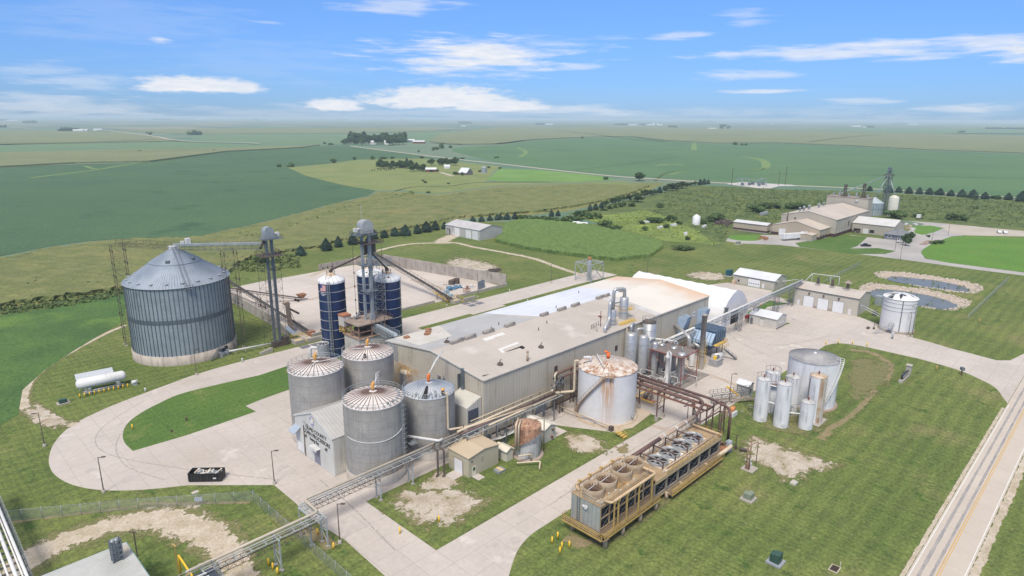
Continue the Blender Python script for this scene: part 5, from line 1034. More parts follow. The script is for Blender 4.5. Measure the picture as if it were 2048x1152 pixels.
for k in range(5):
    x=2.2+k*1.3;m.bar((x,-.2,5.2),(x,-.2,8.3),.3);m.bar((x,-.2,8.3),(x,7.8,8.3),.3,.45);m.bar((x,7.8,8.3),(x,7.8,5.2),.3)
m.build('rib_frames',mat('slate blue frame',(.10,.15,.22),(.14,.20,.28),ns=1,r=.5),o)
m=MB();[m.bar((x,y,0),(x,y,3.7),.2) for x in(.3,3.8,7.3) for y in (.3,3.8,7.3)];m.bar((.3,.3,0),(7.3,.3,3.6),.1);m.build('legs',dark,o)
m=MB();m.box(-.2,6,-1.8,-.3,4.5,4.6);m.rail([(-.2,-1.8,4.5),(6,-1.8,4.5),(6,-.3,4.5)],r=.06,post=1.);m.rail([(1.5,-2.2,3.2),(6,-2.2,3.2)],r=.06,post=1.);m.build('yellow_platform',yel,o)
m=MB()
for k in range(10):m.cb(3.+.35*k*.6,-2.8-.28*k,3.-.3*k,.5,.8,.06)
m.bar((2.6,-2.4,3.2),(5.,-5.6,0),.14);m.bar((3.4,-2.4,3.2),(5.8,-5.6,0),.14);m.rail([(2.6,-2.6,3.1),(5,-5.6,.1)],r=.05,post=1.5);m.build('access_stair',galvd,o)
m=MB();m.tube([(-1.2,-1.4,1.5),(2.,-2.4,1.5)],.95,14);m.build('white_cylinder',whited,o);m=MB();m.tube([(3.9,-.9,.7),(4.3,-.9,.7)],.55,12);m.build('green_pulley',mat('dark green paint',(.03,.13,.12),r=.5),o)
o=site('generator_set',77.6,-16,'grey square concrete base with a yellow and grey motor on top','motor')
MB().box(0,3.4,0,2.8,0,2).build('base',mat('grey base',(.36,.36,.37),(.3,.3,.31),ns=1,r=.8),o);m=MB();m.tube([(1.4,1.3,2.45),(3.,1.3,2.45)],.45,10);m.build('motor',galvd,o);m=MB();m.cb(1.,1.3,2.,.7,.8,.9);m.build('yellow_guard',ylp,o)
m=MB();[m.cb(.3+k*.7,-.02,1.5,.18,.04,.25) for k in range(5)];m.build('bolt_pockets',blk,o)
# long pipes hall -> three door building, under a truss
o=site('pipe_bridge',62,-3,'long white pipe bridge slanting from the columns to the three door shop','pipe bridge')
A=Vector((0,-1.,7.6));B=Vector((106.5,-1.2,8.4))
for j,(off,dz,r_) in enumerate(((0,0,.38),(-.7,-.5,.14),(-1.2,-.6,.12))):
    m=MB();m.tube([A+Vector((0,off,dz)),B+Vector((0,off,dz))],r_,10);m.build('pipe',whited if j==0 else galv,o)
m=MB();m.truss(A+Vector((0,-.6,-.6)),B+Vector((0,-.6,-.6)),1.8,1.,2.5,.09);m.build('truss',mat('dark grey truss',(.17,.17,.175),(.22,.22,.22),ns=1,r=.6),o)
for x in(30.,52.,65.5,82.,96.):
    m=MB();m.lattice(x,-1.6,1.6,0,6.4,2.1,.07,1.6);m.build('trestle',galvd,o)
# red tank by the barn
o=site('red_tank',128.,-1.6,'small dark red tank beside the fabric barn door','tank');m=MB();m.tube([(-1.4,0,1.5),(1.4,0,1.5)],.75,14);m.build('tank',mat('dark red tank paint',(.28,.04,.05),r=.5),o)
m=MB();m.cb(-1,0,0,.4,1.2,.8);m.cb(1,0,0,.4,1.2,.8);m.cb(-2.2,-.6,0,.7,.7,1.2);m.build('stand',cblock,o)
# ---------------- fabric barn ----------------
fab=mat('white barn fabric',(.74,.75,.78),(.66,.67,.71),ns=.15,r=.6,fine=(.5,.04))
hb=site('fabric_barn',112,.6,'big white fabric hoop barn behind the hall','barn')
W_=20.;Hh=12.;Lb=41.
prof=[(0,0),(.0,2.2),(.5,4.6),(1.7,6.9),(3.8,9.1),(6.6,10.9),(10,12),(13.4,10.9),(16.2,9.1),(18.3,6.9),(19.5,4.6),(20,2.2),(20,0)]
sec=[]
for i in range(len(prof)-1):
    for k in range(3):
        t=k/3;sec.append((prof[i][0]*(1-t)+prof[i+1][0]*t,prof[i][1]*(1-t)+prof[i+1][1]*t))
sec.append(prof[-1]);NB=9
m=MB();vs=[];rows=[]
for j in range(NB*4+1):
    y=Lb*j/(NB*4);s_=1-.018*abs(math.sin(j*math.pi/4))
    rows.append([(10+(x-10)*s_,y,z*s_ if z>.1 else 0) for x,z in sec])
k=len(sec);m.q([p for r in rows for p in r],[(j*k+i,j*k+i+1,(j+1)*k+i+1,(j+1)*k+i) for j in range(len(rows)-1) for i in range(k-1)],True);m.build('fabric_roof',fab,hb)

for yy in(.05,Lb-.05):
    m=MB();m.q([(x,yy,z) for x,z in sec],[tuple(range(k)) if yy<1 else tuple(range(k))[::-1]]);m.build('end_panel',mat('white end panel',(.66,.67,.71),(.6,.61,.65),ns=.3,r=.6),hb)
m=MB();m.box(6.8,12.,-.1,.02,0,5.);m.build('dark_doorway',blk,hb);m=MB();m.bar((12.1,-.2,0),(12.1,-.2,5.1),.25);m.bar((10,-.08,5),(10,-.08,12),.06);m.build('door_trim',whited,hb)
m=MB();m.cb(.3,-1.2,5.4,1.,.9,2.2);m.cb(.3,-1.2,7.6,1.3,1.2,.2);m.build('duct_box',galvd,hb)
m=MB();[m.bar((x,-.12,0),(x,-.12,4),.2) for x in(3,5,14,16.5)];m.build('end_posts',whited,hb)
# ---------------- yard buildings ----------------
def shed(name,a,b,wa,wb,h,rh,along,lab,cat,wm,rm,flat=False,base=None,trim=None):
    o=site(name,a,b,lab,cat)
    MB().gable(0,wa,0,wb,0,h,rh,along).build('wall',wm,o);m=MB();m.roof(0,wa,0,wb,h,rh,along,.12,.25);m.build('roof',rm,o)
    m=MB()
    if along=='y':
        for x in(-.3,wa+.25):m.bar((x,-.2,h+.0),(x,wb+.2,h+.0),.1,.18)
    else:
        for y in(-.3,wb+.25):m.bar((-.2,y,h),(wa+.2,y,h),.1,.18)
    m.build('eave_trim',trim or whited,o)
    if base:
        m=MB();m.box(-.03,wa+.03,-.03,wb+.03,0,base[0]);m.build('base_band',base[1],o)
    return o
beige=mat('beige ribbed siding',(.52,.485,.415),(.46,.43,.365),ns=.15,r=.65,rib=((1,1,0),.6),ribc=.86,fine=(1,.05))
groof=mat('pale grey metal roof',(.56,.545,.54),(.47,.455,.45),ns=.15,r=.5,m=.1,rib=((0,1,0),.8),ribc=.85,fine=(1,.05))
wroof=mat('white metal roof',(.68,.70,.74),(.6,.62,.66),ns=.15,r=.45,rib=((0,1,0),.8),ribc=.88)
dtrim=mat('dark green trim',(.07,.09,.09),r=.5)
def door(o,ax,p0,p1,z1,mt,nm='door',z0=.05,d=.08,face=-1,par=None):
    """door on the a-min (ax='a') or b-min (ax='b') face; p0..p1 along the other axis"""
    m=MB()
    if ax=='a':m.box(-d,-.01,p0,p1,z0,z1)
    else:m.box(p0,p1,-d,-.01,z0,z1)
    q=m.build(nm,mt,par or o)
    return q
tb=shed('workshop',161.5,-27.5,13.5,23.4,6.6,8.1,'y','beige workshop with three white overhead doors and three roof exhausts','workshop',beige,mat('brown dusted roof',(.45,.39,.345),(.52,.48,.45),ns=.12,r=.7,rib=((0,1,0),.8),ribc=.9,fine=(.8,.08)),trim=dtrim)
for y0 in(4.9,10.4,15.7):
    door(tb,'a',y0-.2,y0+4.,4.4,mat('grey door frame',(.3,.29,.27),r=.6),'door_frame',d=.05);door(tb,'a',y0,y0+3.8,4.2,wdoor,'overhead_door',d=.1)
for y0 in(2.2,20.9):door(tb,'a',y0,y0+.95,2.2,white,'entry_door')
for y0 in(6.8,12.3,17.6):
    m=MB();m.cb(-.25,y0,5.,.4,.5,.7);m.build('wall_lamp',dark,tb)
m=MB();m.box(-.07,-.01,8.8,10.3,.1,.9);m.box(-.07,-.01,14.3,15.6,.1,.9);m.build('base_stain',mat('brown stain',(.33,.28,.24),r=.9),tb)
for k,y0 in enumerate((16.8,11.5,6.)):
    m=MB();m.cb(5.4,y0,7.7,1.6,1.6,.7);m.build('roof_curb',mat('grey curb',(.4,.37,.35),r=.8),tb);m=MB();m.lathe(5.4,y0,[(.45,8.3),(.45,10.8)],10);m.cb(5.4,y0,8.4,.9,.9,.9);m.build('exhaust_stack',dark,tb)
    if k==2:m=MB();m.lathe(5.4,y0,[(1.5,10.7),(.0,11.7)],14);m.build('rain_cap',mat('brown cap',(.3,.25,.23),r=.8),tb)
m=MB();m.tube(bend([(6,22,8.3),(9,20.5,11.2),(11,11,11.2),(11,11,6)],.4),.13,8);m.bar((9,20.5,8),(9,20.5,11.2),.12);m.bar((10.5,14,8),(10.5,14,11.2),.12);m.build('roof_pipe_loop',whited,tb)
m=MB();m.tube([(1.,-.1,4.6),(-6.5,-10.,3.9)],.12,6);m.tube([(1.2,-.1,3.6),(-7,-10.5,3.2)],.12,6);m.tube([(1.,-1.2,3.6),(1.,-.1,4.6)],.12,6);m.build('tank_pipes',whited,tb)
o=site('chiller_box',183,-29.5,'two grey equipment cabinets behind the workshop','cabinet');MB().box(0,3,0,2.4,0,3.6).build('cabinet',galv,o);MB().box(3.2,5,-.5,2,0,3.4).build('side_cabinet',galvd,o)
MB().box(-.9,.9,-.7,.7,0,1.6).solo('condenser_unit',mat('dark green cabinet',(.07,.09,.08),(.1,.12,.1),ns=1,r=.6),167.5,-31.8,'dark condenser box on a pad beside the workshop end','cabinet')
gb=shed('garage',176,9.8,12.3,18.3,3.9,5.8,'y','beige garage with one big white door standing beyond the fabric barn','garage',mat('stucco siding',(.47,.45,.39),(.42,.40,.35),ns=.3,r=.8,fine=(2,.07)),wroof,trim=dtrim)
door(gb,'a',5.9,11.7,3.4,mat('brown frame',(.25,.17,.1),r=.6),'door_frame',d=.05);dd=door(gb,'a',6.1,11.5,3.3,wdoor,'overhead_door',d=.1)
m=MB();[m.box(-.13,-.09,6.5+k*1.,7.1+k*1.,1.3,1.6) for k in range(5)];m.build('door_window',blk,dd)
door(gb,'a',4.2,5.1,2.2,white,'entry_door');door(gb,'a',15.4,16.1,2.,blk,'window',z0=1.2)
m=MB();m.cb(2.,-.3,3.4,.8,.6,.8);m.build('wall_vent',whited,gb);m=MB();m.tube([(8,-.1,2.6),(15,-4,3.)],.15,6);m.build('side_pipe',whited,gb)
m=MB();m.cb(0,0,0,1.6,1.2,1.8);m.cb(.9,.6,0,1.2,1.,1.1);m.solo('wood_crates',mat('bare wood',(.55,.42,.3),r=.8),174.6,27.,'stack of bare wood crates at the garage corner','crates')
sb=shed('storage_shed',124.8,-13.2,8.,9.8,3.6,4.9,'y','small pale shed with a white roof in the concrete yard','shed',mat('pale shed siding',(.56,.54,.50),(.5,.48,.44),ns=.3,r=.7,rib=((1,1,0),.5),ribc=.93),wroof)
door(sb,'a',8.4,9.3,2.4,galvd,'entry_door');door(sb,'a',4.6,5.8,2.6,mat('shed door',(.6,.58,.54),r=.7),'side_door');m=MB();m.box(-.06,-.01,4.4,5.9,2.6,2.75);m.box(-.06,-.01,4.5,5.9,.02,.14);m.build('door_trim',dark,sb)
m=MB();m.box(.1,8,-.06,-.01,0,.35);m.build('base_gap',dark,sb);m=MB();m.bar((0,-.6,2.6),(3,-1.2,2.7),.1);m.build('lamp_arm',whited,sb)
# machine shed far side
mb=shed('machine_shed',164.5,181,18.6,31.5,6.,8.2,'y','long pale machine shed with three white doors by the gravel track','shed',mat('light grey siding',(.46,.45,.42),(.41,.40,.375),ns=.1,r=.7,rib=((1,1,0),1.),ribc=.93),groof,trim=white)
for y0,w_ in((1.9,4.6),(7.8,4.6),(18.3,4.6)):door(mb,'a',y0,y0+w_,5.1,white,'overhead_door',d=.1)
door(mb,'a',27,30.2,3.8,dark,'dark_door');door(mb,'a',28,29.8,3.2,mat('shed door grey',(.4,.4,.4),r=.7),'door_panel',d=.12);door(mb,'a',23.9,24.7,2.2,white,'entry_door')
m=MB();m.box(-1.6,0,-.2,-.05,2.5,2.7);m.bar((-1.5,-.1,0),(-1.5,-.1,2.5),.15);m.build('porch',white,mb)
# white tank with geodesic roof
gt=TK(1767.8,587.8,1838,596,667,600.3);a,b,R,h=gt
o=site('bolted_tank',a,b,'white bolted tank with a faceted dome roof beside the ponds','storage tank')
MB().lathe(0,0,[(R+.35,0),(R+.35,.7),(R,.72)],40).build('foundation',mat('brown footing',(.34,.29,.24),(.28,.24,.2),ns=.5,r=.9),o)
MB().lathe(0,0,[(R,.7),(R,h)],56).build('wall',mat('white tank panels',(.71,.71,.71),(.66,.66,.665),ns=.2,r=.45,cyl=5.2,brick=(2.7,1.4,0,(.56,.56,.57),.02),fine=(1,.03)),o)
m=MB();[m.ring(0,0,z,R+.04,.05,48) for z in (h-1.5,h-2.9,h-4.2)];m.build('hoops',galvd,o)
nF=14;m1=MB();m2=MB();tv=facing(a,b)
for i in range(nF):
    t0=2*math.pi*i/nF+tv;t1=2*math.pi*(i+1)/nF+tv;tm=(t0+t1)/2;r1=R+.15;r2=R*.55
    p0=(r1*math.cos(t0),r1*math.sin(t0),h);p1=(r1*math.cos(t1),r1*math.sin(t1),h);q=(r2*math.cos(tm),r2*math.sin(tm),h+.95);q_=(r2*math.cos(tm-2*math.pi/nF),r2*math.sin(tm-2*math.pi/nF),h+.95);ap=(0,0,h+1.25)
    dk=i in(3,10,11,12,0)
    (m2 if i in(12,) else m1).q([p0,p1,q],[(0,1,2)]);(m2 if dk else m1).q([p0,q,q_],[(0,1,2)]);(m2 if i in (1,11,12,0,4) else m1).q([q_,q,ap],[(0,1,2)])
m1.build('dome_panels',mat('white dome panel',(.75,.75,.76),(.68,.68,.69),ns=1,r=.4),o);m2.build('dark_dome_panels',mat('dark dome panel',(.035,.04,.05),r=.3),o)
m=MB()
for i in range(nF):
    t0=2*math.pi*i/nF+tv;t1=t0+math.pi*2/nF;r1=R+.15;r2=R*.55;tm=(t0+t1)/2;q=(r2*math.cos(tm),r2*math.sin(tm),h+1.);m.bar((r1*math.cos(t0),r1*math.sin(t0),h+.04),q,.1);m.bar((r1*math.cos(t1),r1*math.sin(t1),h+.04),q,.1);m.bar(q,(0,0,h+1.3),.1)
m.ring(0,0,h-.1,R+.12,.14,nF*2,a0=tv,a1=tv+2*math.pi);m.build('dome_struts',white,o)
m=MB();t=tv+.18;m.bar((R*1.02*math.cos(t),R*1.02*math.sin(t),.7),(R*1.02*math.cos(t),R*1.02*math.sin(t),h-.2),.22);m.build('side_conduit',galvd,o)
m=MB();x,y=(R+1.4)*math.cos(tv-.25),(R+1.4)*math.sin(tv-.25);m.cb(x,y,2.5,1.6,1.6,.1);m.rail([(x-.8,y-.8,2.6),(x+.8,y-.8,2.6),(x+.8,y+.8,2.6)],r=.05,post=.8);m.bar((x,y-.6,0),(x,y-.6,2.5),.2);m.bar((x-.5,y+.5,2.5),(x-4,y+3.4,.1),.12);m.bar((x-.5,y+1.3,2.5),(x-4,y+4.2,.1),.12);m.rail([(x-.5,y+.4,2.6),(x-4,y+3.3,.2)],r=.04,post=1.2);m.build('access_stair',galv,o)
# fuel post in front
o=site('loading_post',142.8,-44.4,'short galvanised loading post on the drive before the white tank','post');m=MB();m.tube([(0,0,0),(0,0,1.8)],.3,10);m.build('pillar',galv,o);m=MB();m.cb(0,0,1.8,.6,.6,.5);m.build('head',whited,o)
o=site('hose_stand',149.6,-36.8,'little dark hose stand at the edge of the concrete by the white tank','stand');m=MB();m.bar((0,0,0),(0,0,2.6),.15);m.cb(0,0,.1,.6,.6,.5);m.cb(-.8,1.6,0,1.4,.8,.6);m.build('stand',dark,o)
# ---------------- rusty white tank ----------------
a,b,R,h=TK(1156.8,739,1275.3,733.8,851.8,753.4)
o=site('rusty_white_tank',a,b,'big white tank with rust streaks, a diagonal stair and a rusty ribbed roof','storage tank');tv=facing(a,b)
MB().lathe(0,0,[(R+.7,0),(R+.7,.25),(R,.27)],48).build('pad_ring',mat('tan concrete',(.52,.43,.33),(.45,.36,.27),ns=.6,r=.9),o)
tw=mat('rust streaked white tank',(.74,.74,.765),(.67,.67,.69),ns=.3,r=.5,cyl=7,brick=(60,2.4,0,(.58,.57,.58),.02),fine=(1,.04))
# rust runs on one sector only: angular mask
t_=tw.node_tree;n=N(t_);co=n('ShaderNodeTexCoord').outputs['Object'];s3=n('ShaderNodeSeparateXYZ',{0:co}).outputs;pr=t_.nodes['Principled BSDF'];src=pr.inputs['Base Color'].links[0].from_socket
ang=n.m('ARCTAN2',s3[1],s3[0]);ta=((tv+.02+math.pi)%(2*math.pi))-math.pi
dlt=n.m('ABSOLUTE',n.m('SUBTRACT',ang,ta));secm=n.rng(dlt,.38,.02)
nzv=n('ShaderNodeTexNoise',{'Vector':n('ShaderNodeCombineXYZ',{0:n.m('MULTIPLY',ang,7.),1:n.m('MULTIPLY',s3[2],.05),2:0.}).outputs[0],'Scale':2.2,'Detail':5.}).outputs[0]
top=n.rng(s3[2],1.5,h,.25,1.)
f=n.m('MULTIPLY',n.m('MULTIPLY',secm,n.rng(nzv,.38,.52)),top)
t_.links.new(n.mix(f,src,(.46,.21,.045)),pr.inputs['Base Color'])
MB().lathe(0,0,[(R,.25),(R,h)],64).build('wall',tw,o)
rr=mat('rusty white roof',(.66,.62,.58),(.58,.50,.43),ns=.5,r=.7,spots=((.36,.19,.11),.45,.60,.55),fine=(3,.2))
rz_=lambda r:h+2.*(1-r/R);MB().lathe(0,0,[(R+.1,h-.1),(R+.1,h+.03),(.8,rz_(.8)),(0,rz_(0))],48,sm=False).build('roof',rr,o)
m=MB()
for i in range(26):
    t=2*math.pi*i/26;m.bar((.7*math.cos(t),.7*math.sin(t),rz_(.7)+.1),(R*math.cos(t),R*math.sin(t),h+.1),.12,.16)
m.build('roof_ribs',mat('whitish rib',(.66,.63,.6),(.5,.42,.36),ns=1,r=.7),o)
m=MB();t0,t1=tv-.2,tv+.42;m.q([(1.8*math.cos(t0),1.8*math.sin(t0),rz_(1.8)+.05)]+[(R*.99*math.cos(t0+(t1-t0)*i/6),R*.99*math.sin(t0+(t1-t0)*i/6),h+.07) for i in range(7)],[tuple(range(8))]);m.build('rust_patch',rust,o)
m=MB();m.tube([(0,0,h+2),(0,0,h+3.3)],.4,10);m.tube([(0,0,h+3.3),(-.7,.6,h+3.7)],.28,8);m.build('agitator_drive',mat('bright orange paint',(.85,.17,.04),r=.45),o)
# stair spiralling on the wall from left base to roof front
m=MB();ns=30;pts=[]
for i in range(ns+1):
    f_=i/ns;t=tv-1.35+f_*1.28;z=.4+f_*(h-.4);pts.append((t,z));x,y=(R+.42)*math.cos(t),(R+.42)*math.sin(t);m.cb(x,y,z,.75,.3,.06,t)
for rr_ in(R+.08,R+.8):
    m.tube([(rr_*math.cos(t),rr_*math.sin(t),z) for t,z in pts],.09,5)
m.tube([((R+.8)*math.cos(t),(R+.8)*math.sin(t),z+1.) for t,z in pts],.05,4)
for t,z in pts[::2]:m.bar(((R+.8)*math.cos(t),(R+.8)*math.sin(t),z),((R+.8)*math.cos(t),(R+.8)*math.sin(t),z+1.),.05)
t,z=pts[-1];m.cb((R+.4)*math.cos(t+.12),(R+.4)*math.sin(t+.12),h,1.2,2.,.08,t+.12);m.rail([((R+.9)*math.cos(t),(R+.9)*math.sin(t),h),((R+.9)*math.cos(t+.28),(R+.9)*math.sin(t+.28),h)],r=.05,post=.8);m.build('spiral_stair',mat('brown stained stair',(.34,.24,.17),(.42,.31,.22),ns=1,r=.8),o)
m=MB();t=tv+1.05;m.tube([(R*math.cos(t),R*math.sin(t),1.2),((R+.5)*math.cos(t),(R+.5)*math.sin(t),1.2)],.3,8);m.build('manway',galv,o)
m=MB();tl=tv-1.45;x,y=(R+.9)*math.cos(tl),(R+.9)*math.sin(tl);m.tube(bend([(x*.86,y*.86,h+1.),(x,y,h+1.2),(x,y,5.6),(x-5.,y+3.6,5.5)],.5),.3,10);m.build('cream_standpipe',cream,o)
m=MB();m.tube(bend([(-4.5,-2,h+1.6),(-2,1.5,h+2.4),(-.5,3,h+2.4),(-.2,3.2,h+1.2)],.4),.12,6);m.tube(bend([(-3,3,h+1),(-3,3,h+2.2),(-4.5,4,h+2.2)],.3),.3,8);m.build('roof_pipes',whited,o)
MB().sheet([(-8.2,-1.),(-8,2.5),(4,9.5),(10,9.5),(12,6),(9,2),(8.5,-8.),(-2,-9.2),(-6.5,-7)],.02).solo('tank_apron',mat('tan apron',(.52,.44,.35),(.46,.38,.30),ns=.3,r=.9,brick=(4,4,0,(.38,.31,.24),.04)),a,b,'tan concrete apron round the rusty white tank','slab')
# yellow steps
o=site('yellow_steps',22.6,-21.4,'short yellow handrailed steps in the grass by the tank apron','steps');m=MB()
for k in range(4):m.cb(k*.1,-.6*k+1.,.9-.22*k,1.4,.5,.1)
m.rail([(-.8,1.2,.9),(-.8,-1.2,.1)],h=.9,r=.05,post=.8);m.rail([(.8,1.2,.9),(.8,-1.2,.1)],h=.9,r=.05,post=.8);m.build('steps',yel,o)
MB().cb(0,0,0,.9,.9,1.1).solo('small_pump',dark,23.6,-17.9,'little dark pump on the apron edge above the yellow steps','pump')
o=site('handrail_pipe',22.4,-2.5,'low double pipe rail running from the hall to the tank apron','pipe rail');m=MB();m.tube([(0,0,1.7),(0.6,-15.4,1.4)],.11,6);m.tube([(.3,0,1.4),(.9,-15.2,1.1)],.09,6);[m.bar((.2,y,0),(.2,y,1.6),.12) for y in(-3,-6.7,-11,-15)];m.build('pipes',cream,o)
# ---------------- small rusty tank ----------------
a,b,R,h=TK(1029.2,845.8,1082.6,845.8,921.3,861)
o=site('rusty_tank',a,b,'small badly rusted tank with peeling paint and a curved stair','tank');tv=facing(a,b)
MB().lathe(0,0,[(R+.6,0),(R+.6,.3),(R,.32)],36).build('pad_ring',mat('brown pad',(.33,.26,.21),(.4,.33,.28),ns=1,r=.9),o)
lw=mat('peeling white wall',(.55,.56,.57),(.42,.43,.44),ns=.6,r=.6,streak=((.14,.13,.12),.9,2.2),spots=((.33,.15,.09),.60,.72,.5),fine=(3,.15))
MB().lathe(0,0,[(R,.3),(R,h)],48).build('wall',lw,o)
t0,t1=tv-1.7,tv+.95;m=MB();nn=26
vs=[];
for i in range(nn+1):
    t=t0+(t1-t0)*i/nn;z=2.1+max(0,(i/nn))**1.1*(h-2.6);vs+=[((R+.03)*math.cos(t),(R+.03)*math.sin(t),z),((R+.03)*math.cos(t),(R+.03)*math.sin(t),h)]
m.q(vs,[(2*i,2*i+2,2*i+3,2*i+1) for i in range(nn)],True);rst=mat('flaking orange rust',(.46,.24,.14),(.60,.40,.28),ns=1.2,r=.9,streak=((.18,.09,.06),1.,2.),fine=(4,.4),spots=((.12,.07,.05),.55,.66,1.6));m.build('rusted_upper_wall',rst,o)
MB().lathe(0,0,[(R+.06,h),(.5,h+.8),(0,h+.8)],36,sm=False).build('roof',rst,o)
m=MB();[m.bar((.3*math.cos(q),.3*math.sin(q),h+.85),(R*math.cos(q),R*math.sin(q),h+.1),.09) for q in [i*math.pi/5 for i in range(10)]];m.build('roof_ribs',mat('rust white rib',(.6,.45,.36),(.35,.2,.14),ns=1,r=.8),o)
m=MB();pts=[(t0+.1+(t1-t0-.1)*i/20,1.9+(i/20)**1.1*(h-2.4)) for i in range(21)]
for t,z in pts:m.cb((R+.35)*math.cos(t),(R+.35)*math.sin(t),z,.6,.26,.06,t)
m.tube([((R+.65)*math.cos(t),(R+.65)*math.sin(t),z) for t,z in pts],.07,4);m.tube([((R+.65)*math.cos(t),(R+.65)*math.sin(t),z+1) for t,z in pts],.05,4)
for t,z in pts[::2]:m.bar(((R+.65)*math.cos(t),(R+.65)*math.sin(t),z),((R+.65)*math.cos(t),(R+.65)*math.sin(t),z+1),.05)
m.build('curved_stair',rust,o)
m=MB();m.tube(bend([(-R-.6,-.6,2.2),(-R-.6,-.6,h+.9),(-.9,1.1,h+1.1)],.5),.2,8);m.tube(bend([(-R-.9,-.1,2.2),(-R-.9,-.1,h+1.1),(-1.3,1.6,h+1.3)],.5),.2,8);m.build('cream_pipe_pair',cream,o)
m=MB();m.tube(bend([(1.2,-.6,h+.9),(3.4,-1.6,h+.9),(3.4,-1.6,.2)],.4),.13,8);m.build('right_pipe',mat('tan pipe',(.42,.35,.28),r=.7),o)
m=MB();m.tube(bend([(-4.6,-1.6,1.9),(-2.,-2.9,1.9),(-2,-2.9,.4)],.4),.17,8);m.tube(bend([(-5.6,-2.2,1.),(-1.6,-5.2,1.),(-3.2,-6.4,.9),(-3.2,-6.4,.1)],.5),.17,8);m.build('low_pipes',cream,o)
# small buildings by it
o=shed('pump_shed',-3.6,-10.9,1.9,3.3,2.4,2.95,'y','tiny cream pump shed with a rust stain on its roof','shed',mat('cream siding',(.60,.57,.48),(.55,.52,.44),ns=.3,r=.6),mat('cream roof',(.66,.61,.52),(.60,.55,.45),ns=.5,r=.6,spots=((.5,.28,.12),.6,.7,.8)))
o=shed('valve_house',8,-11.1,3.8,7.2,3.2,4.0,'y','small pale gabled house behind the rusty tank with a white roof','shed',mat('pale block wall',(.55,.54,.5),(.5,.49,.45),ns=.4,r=.8),mat('cream white metal roof',(.68,.65,.60),(.62,.59,.54),ns=.3,r=.55))
m=MB();m.tube([(2.4,-.02,.9),(2.4,-.4,.9)],.3,10);m.build('red_valve_wheel',mat('dark red paint',(.2,.07,.06),r=.6),o);m=MB();m.cb(2.6,-.25,2.4,.5,.4,.4);m.build('wall_lamp',dark,o)
MB().box(0,4,0,4.5,.02,.1).solo('door_slab',conc,12,-11,'light concrete slab beside the gabled valve house','slab')
MB().box(0,7,0,4.8,.02,.1).solo('door_slab',conc,15.6,-4.9,'light concrete slab before the hall roll door','slab')
# tan shed
o=site('tan_shed',-13.4,-10,'tan ribbed metal shed with a white garage door beside the pipe rack','shed')
tsid=mat('tan ribbed siding',(.50,.46,.35),(.455,.415,.315),ns=.2,r=.6,rib=((1,1,0),.42),ribc=.85,fine=(1,.04));MB().gable(0,8.3,0,6.2,0,4.3,4.9,'y').build('wall',tsid,o)
m=MB();m.roof(0,8.3,0,6.2,4.3,4.9,'y',.12,.2);m.build('roof',mat('tan metal roof',(.55,.45,.335),(.50,.41,.30),ns=.2,r=.5,rib=((0,1,0),.5),ribc=.8),o)
door(o,'a',1.7,4.5,3.1,mat('brown jamb',(.14,.09,.07),r=.6),'door_frame',d=.05);door(o,'a',1.85,4.35,3.0,wdoor,'garage_door',d=.1)
dd=door(o,'b',.9,1.9,2.1,mat('cream door',(.66,.62,.48),r=.5),'entry_door');m=MB();m.box(1.1,1.6,-.12,-.085,1.2,1.9);m.build('door_window',mat('green glass',(.02,.07,.06),r=.2),dd)
m=MB();m.box(3.3,3.9,-.07,-.01,2.6,3.5);m.build('wall_vent',mat('tan louvre',(.38,.34,.28),r=.7),o);m=MB();m.box(.7,1.,-.1,-.01,3.2,3.5);m.build('wall_lamp',dark,o)
MB().box(-2.6,0,0,2.8,.02,.09).solo('door_slab',conc,-13.5,-8.5,'light concrete apron before the white garage door','slab')
MB().box(0,1.8,-2.,0,.02,.09).solo('door_slab',conc,-12.7,-10.1,'small light slab before the tan shed side door','slab')
m=MB();m.box(-1,1,-.8,.8,0,.5);o=m.solo('access_hatch',mat('grey hatch',(.26,.27,.28),r=.7),-7.2,-12.5,'low grey hatch with a yellow wood plank beside the tan shed','hatch');MB().box(-.3,.4,-.85,.85,.505,.6).build('plank',mat('yellow wood',(.6,.46,.28),r=.8),o)
# ---------------- tank farm ----------------
wt=mat('white tank wall with grey streaks',(.74,.74,.76),(.66,.665,.69),ns=.3,r=.5,streak=((.36,.38,.42),.55,1.3),fine=(1,.04))
a,b,R,h=TK(1578.4,705,1683.3,714.2,821,728.8)
o=site('large_storage_tank',a,b,'wide white tank with grey streaks, dark flat roof and a curved stair','storage tank');tv=facing(a,b)
MB().lathe(0,0,[(R+.6,0),(R+.6,.35),(R,.37)],48).build('pad_ring',mat('brown pad ring',(.36,.27,.2),(.3,.23,.17),ns=.6,r=.9),o);MB().lathe(0,0,[(R,.3),(R,h)],64).build('wall',wt,o)
MB().lathe(0,0,[(R+.08,h-.15),(R+.1,h+.03),(.3,h+.85),(0,h+.85)],48).build('roof',mat('dark dusted tank roof',(.22,.22,.235),(.40,.39,.385),ns=.18,r=.8,fine=(1,.15)),o)
m=MB();m.lathe(0,0,[(.35,h+.8),(.35,h+1.2),(0,h+1.3)],10);m.build('roof_vent',white,o)
m=MB();pts=[(tv+.95-1.2*(1-i/30)*.75+.35,.5+(h-.4)*i/30) for i in range(31)]
for t,z in pts:m.cb((R+.45)*math.cos(t),(R+.45)*math.sin(t),z,.8,.28,.06,t)
for rr_ in(R+.1,R+.9):m.tube([(rr_*math.cos(t),rr_*math.sin(t),z) for t,z in pts],.09,5)
m.tube([((R+.9)*math.cos(t),(R+.9)*math.sin(t),z+1) for t,z in pts],.06,4)
for t,z in pts[::2]:m.bar(((R+.9)*math.cos(t),(R+.9)*math.sin(t),z),((R+.9)*math.cos(t),(R+.9)*math.sin(t),z+1.),.06)
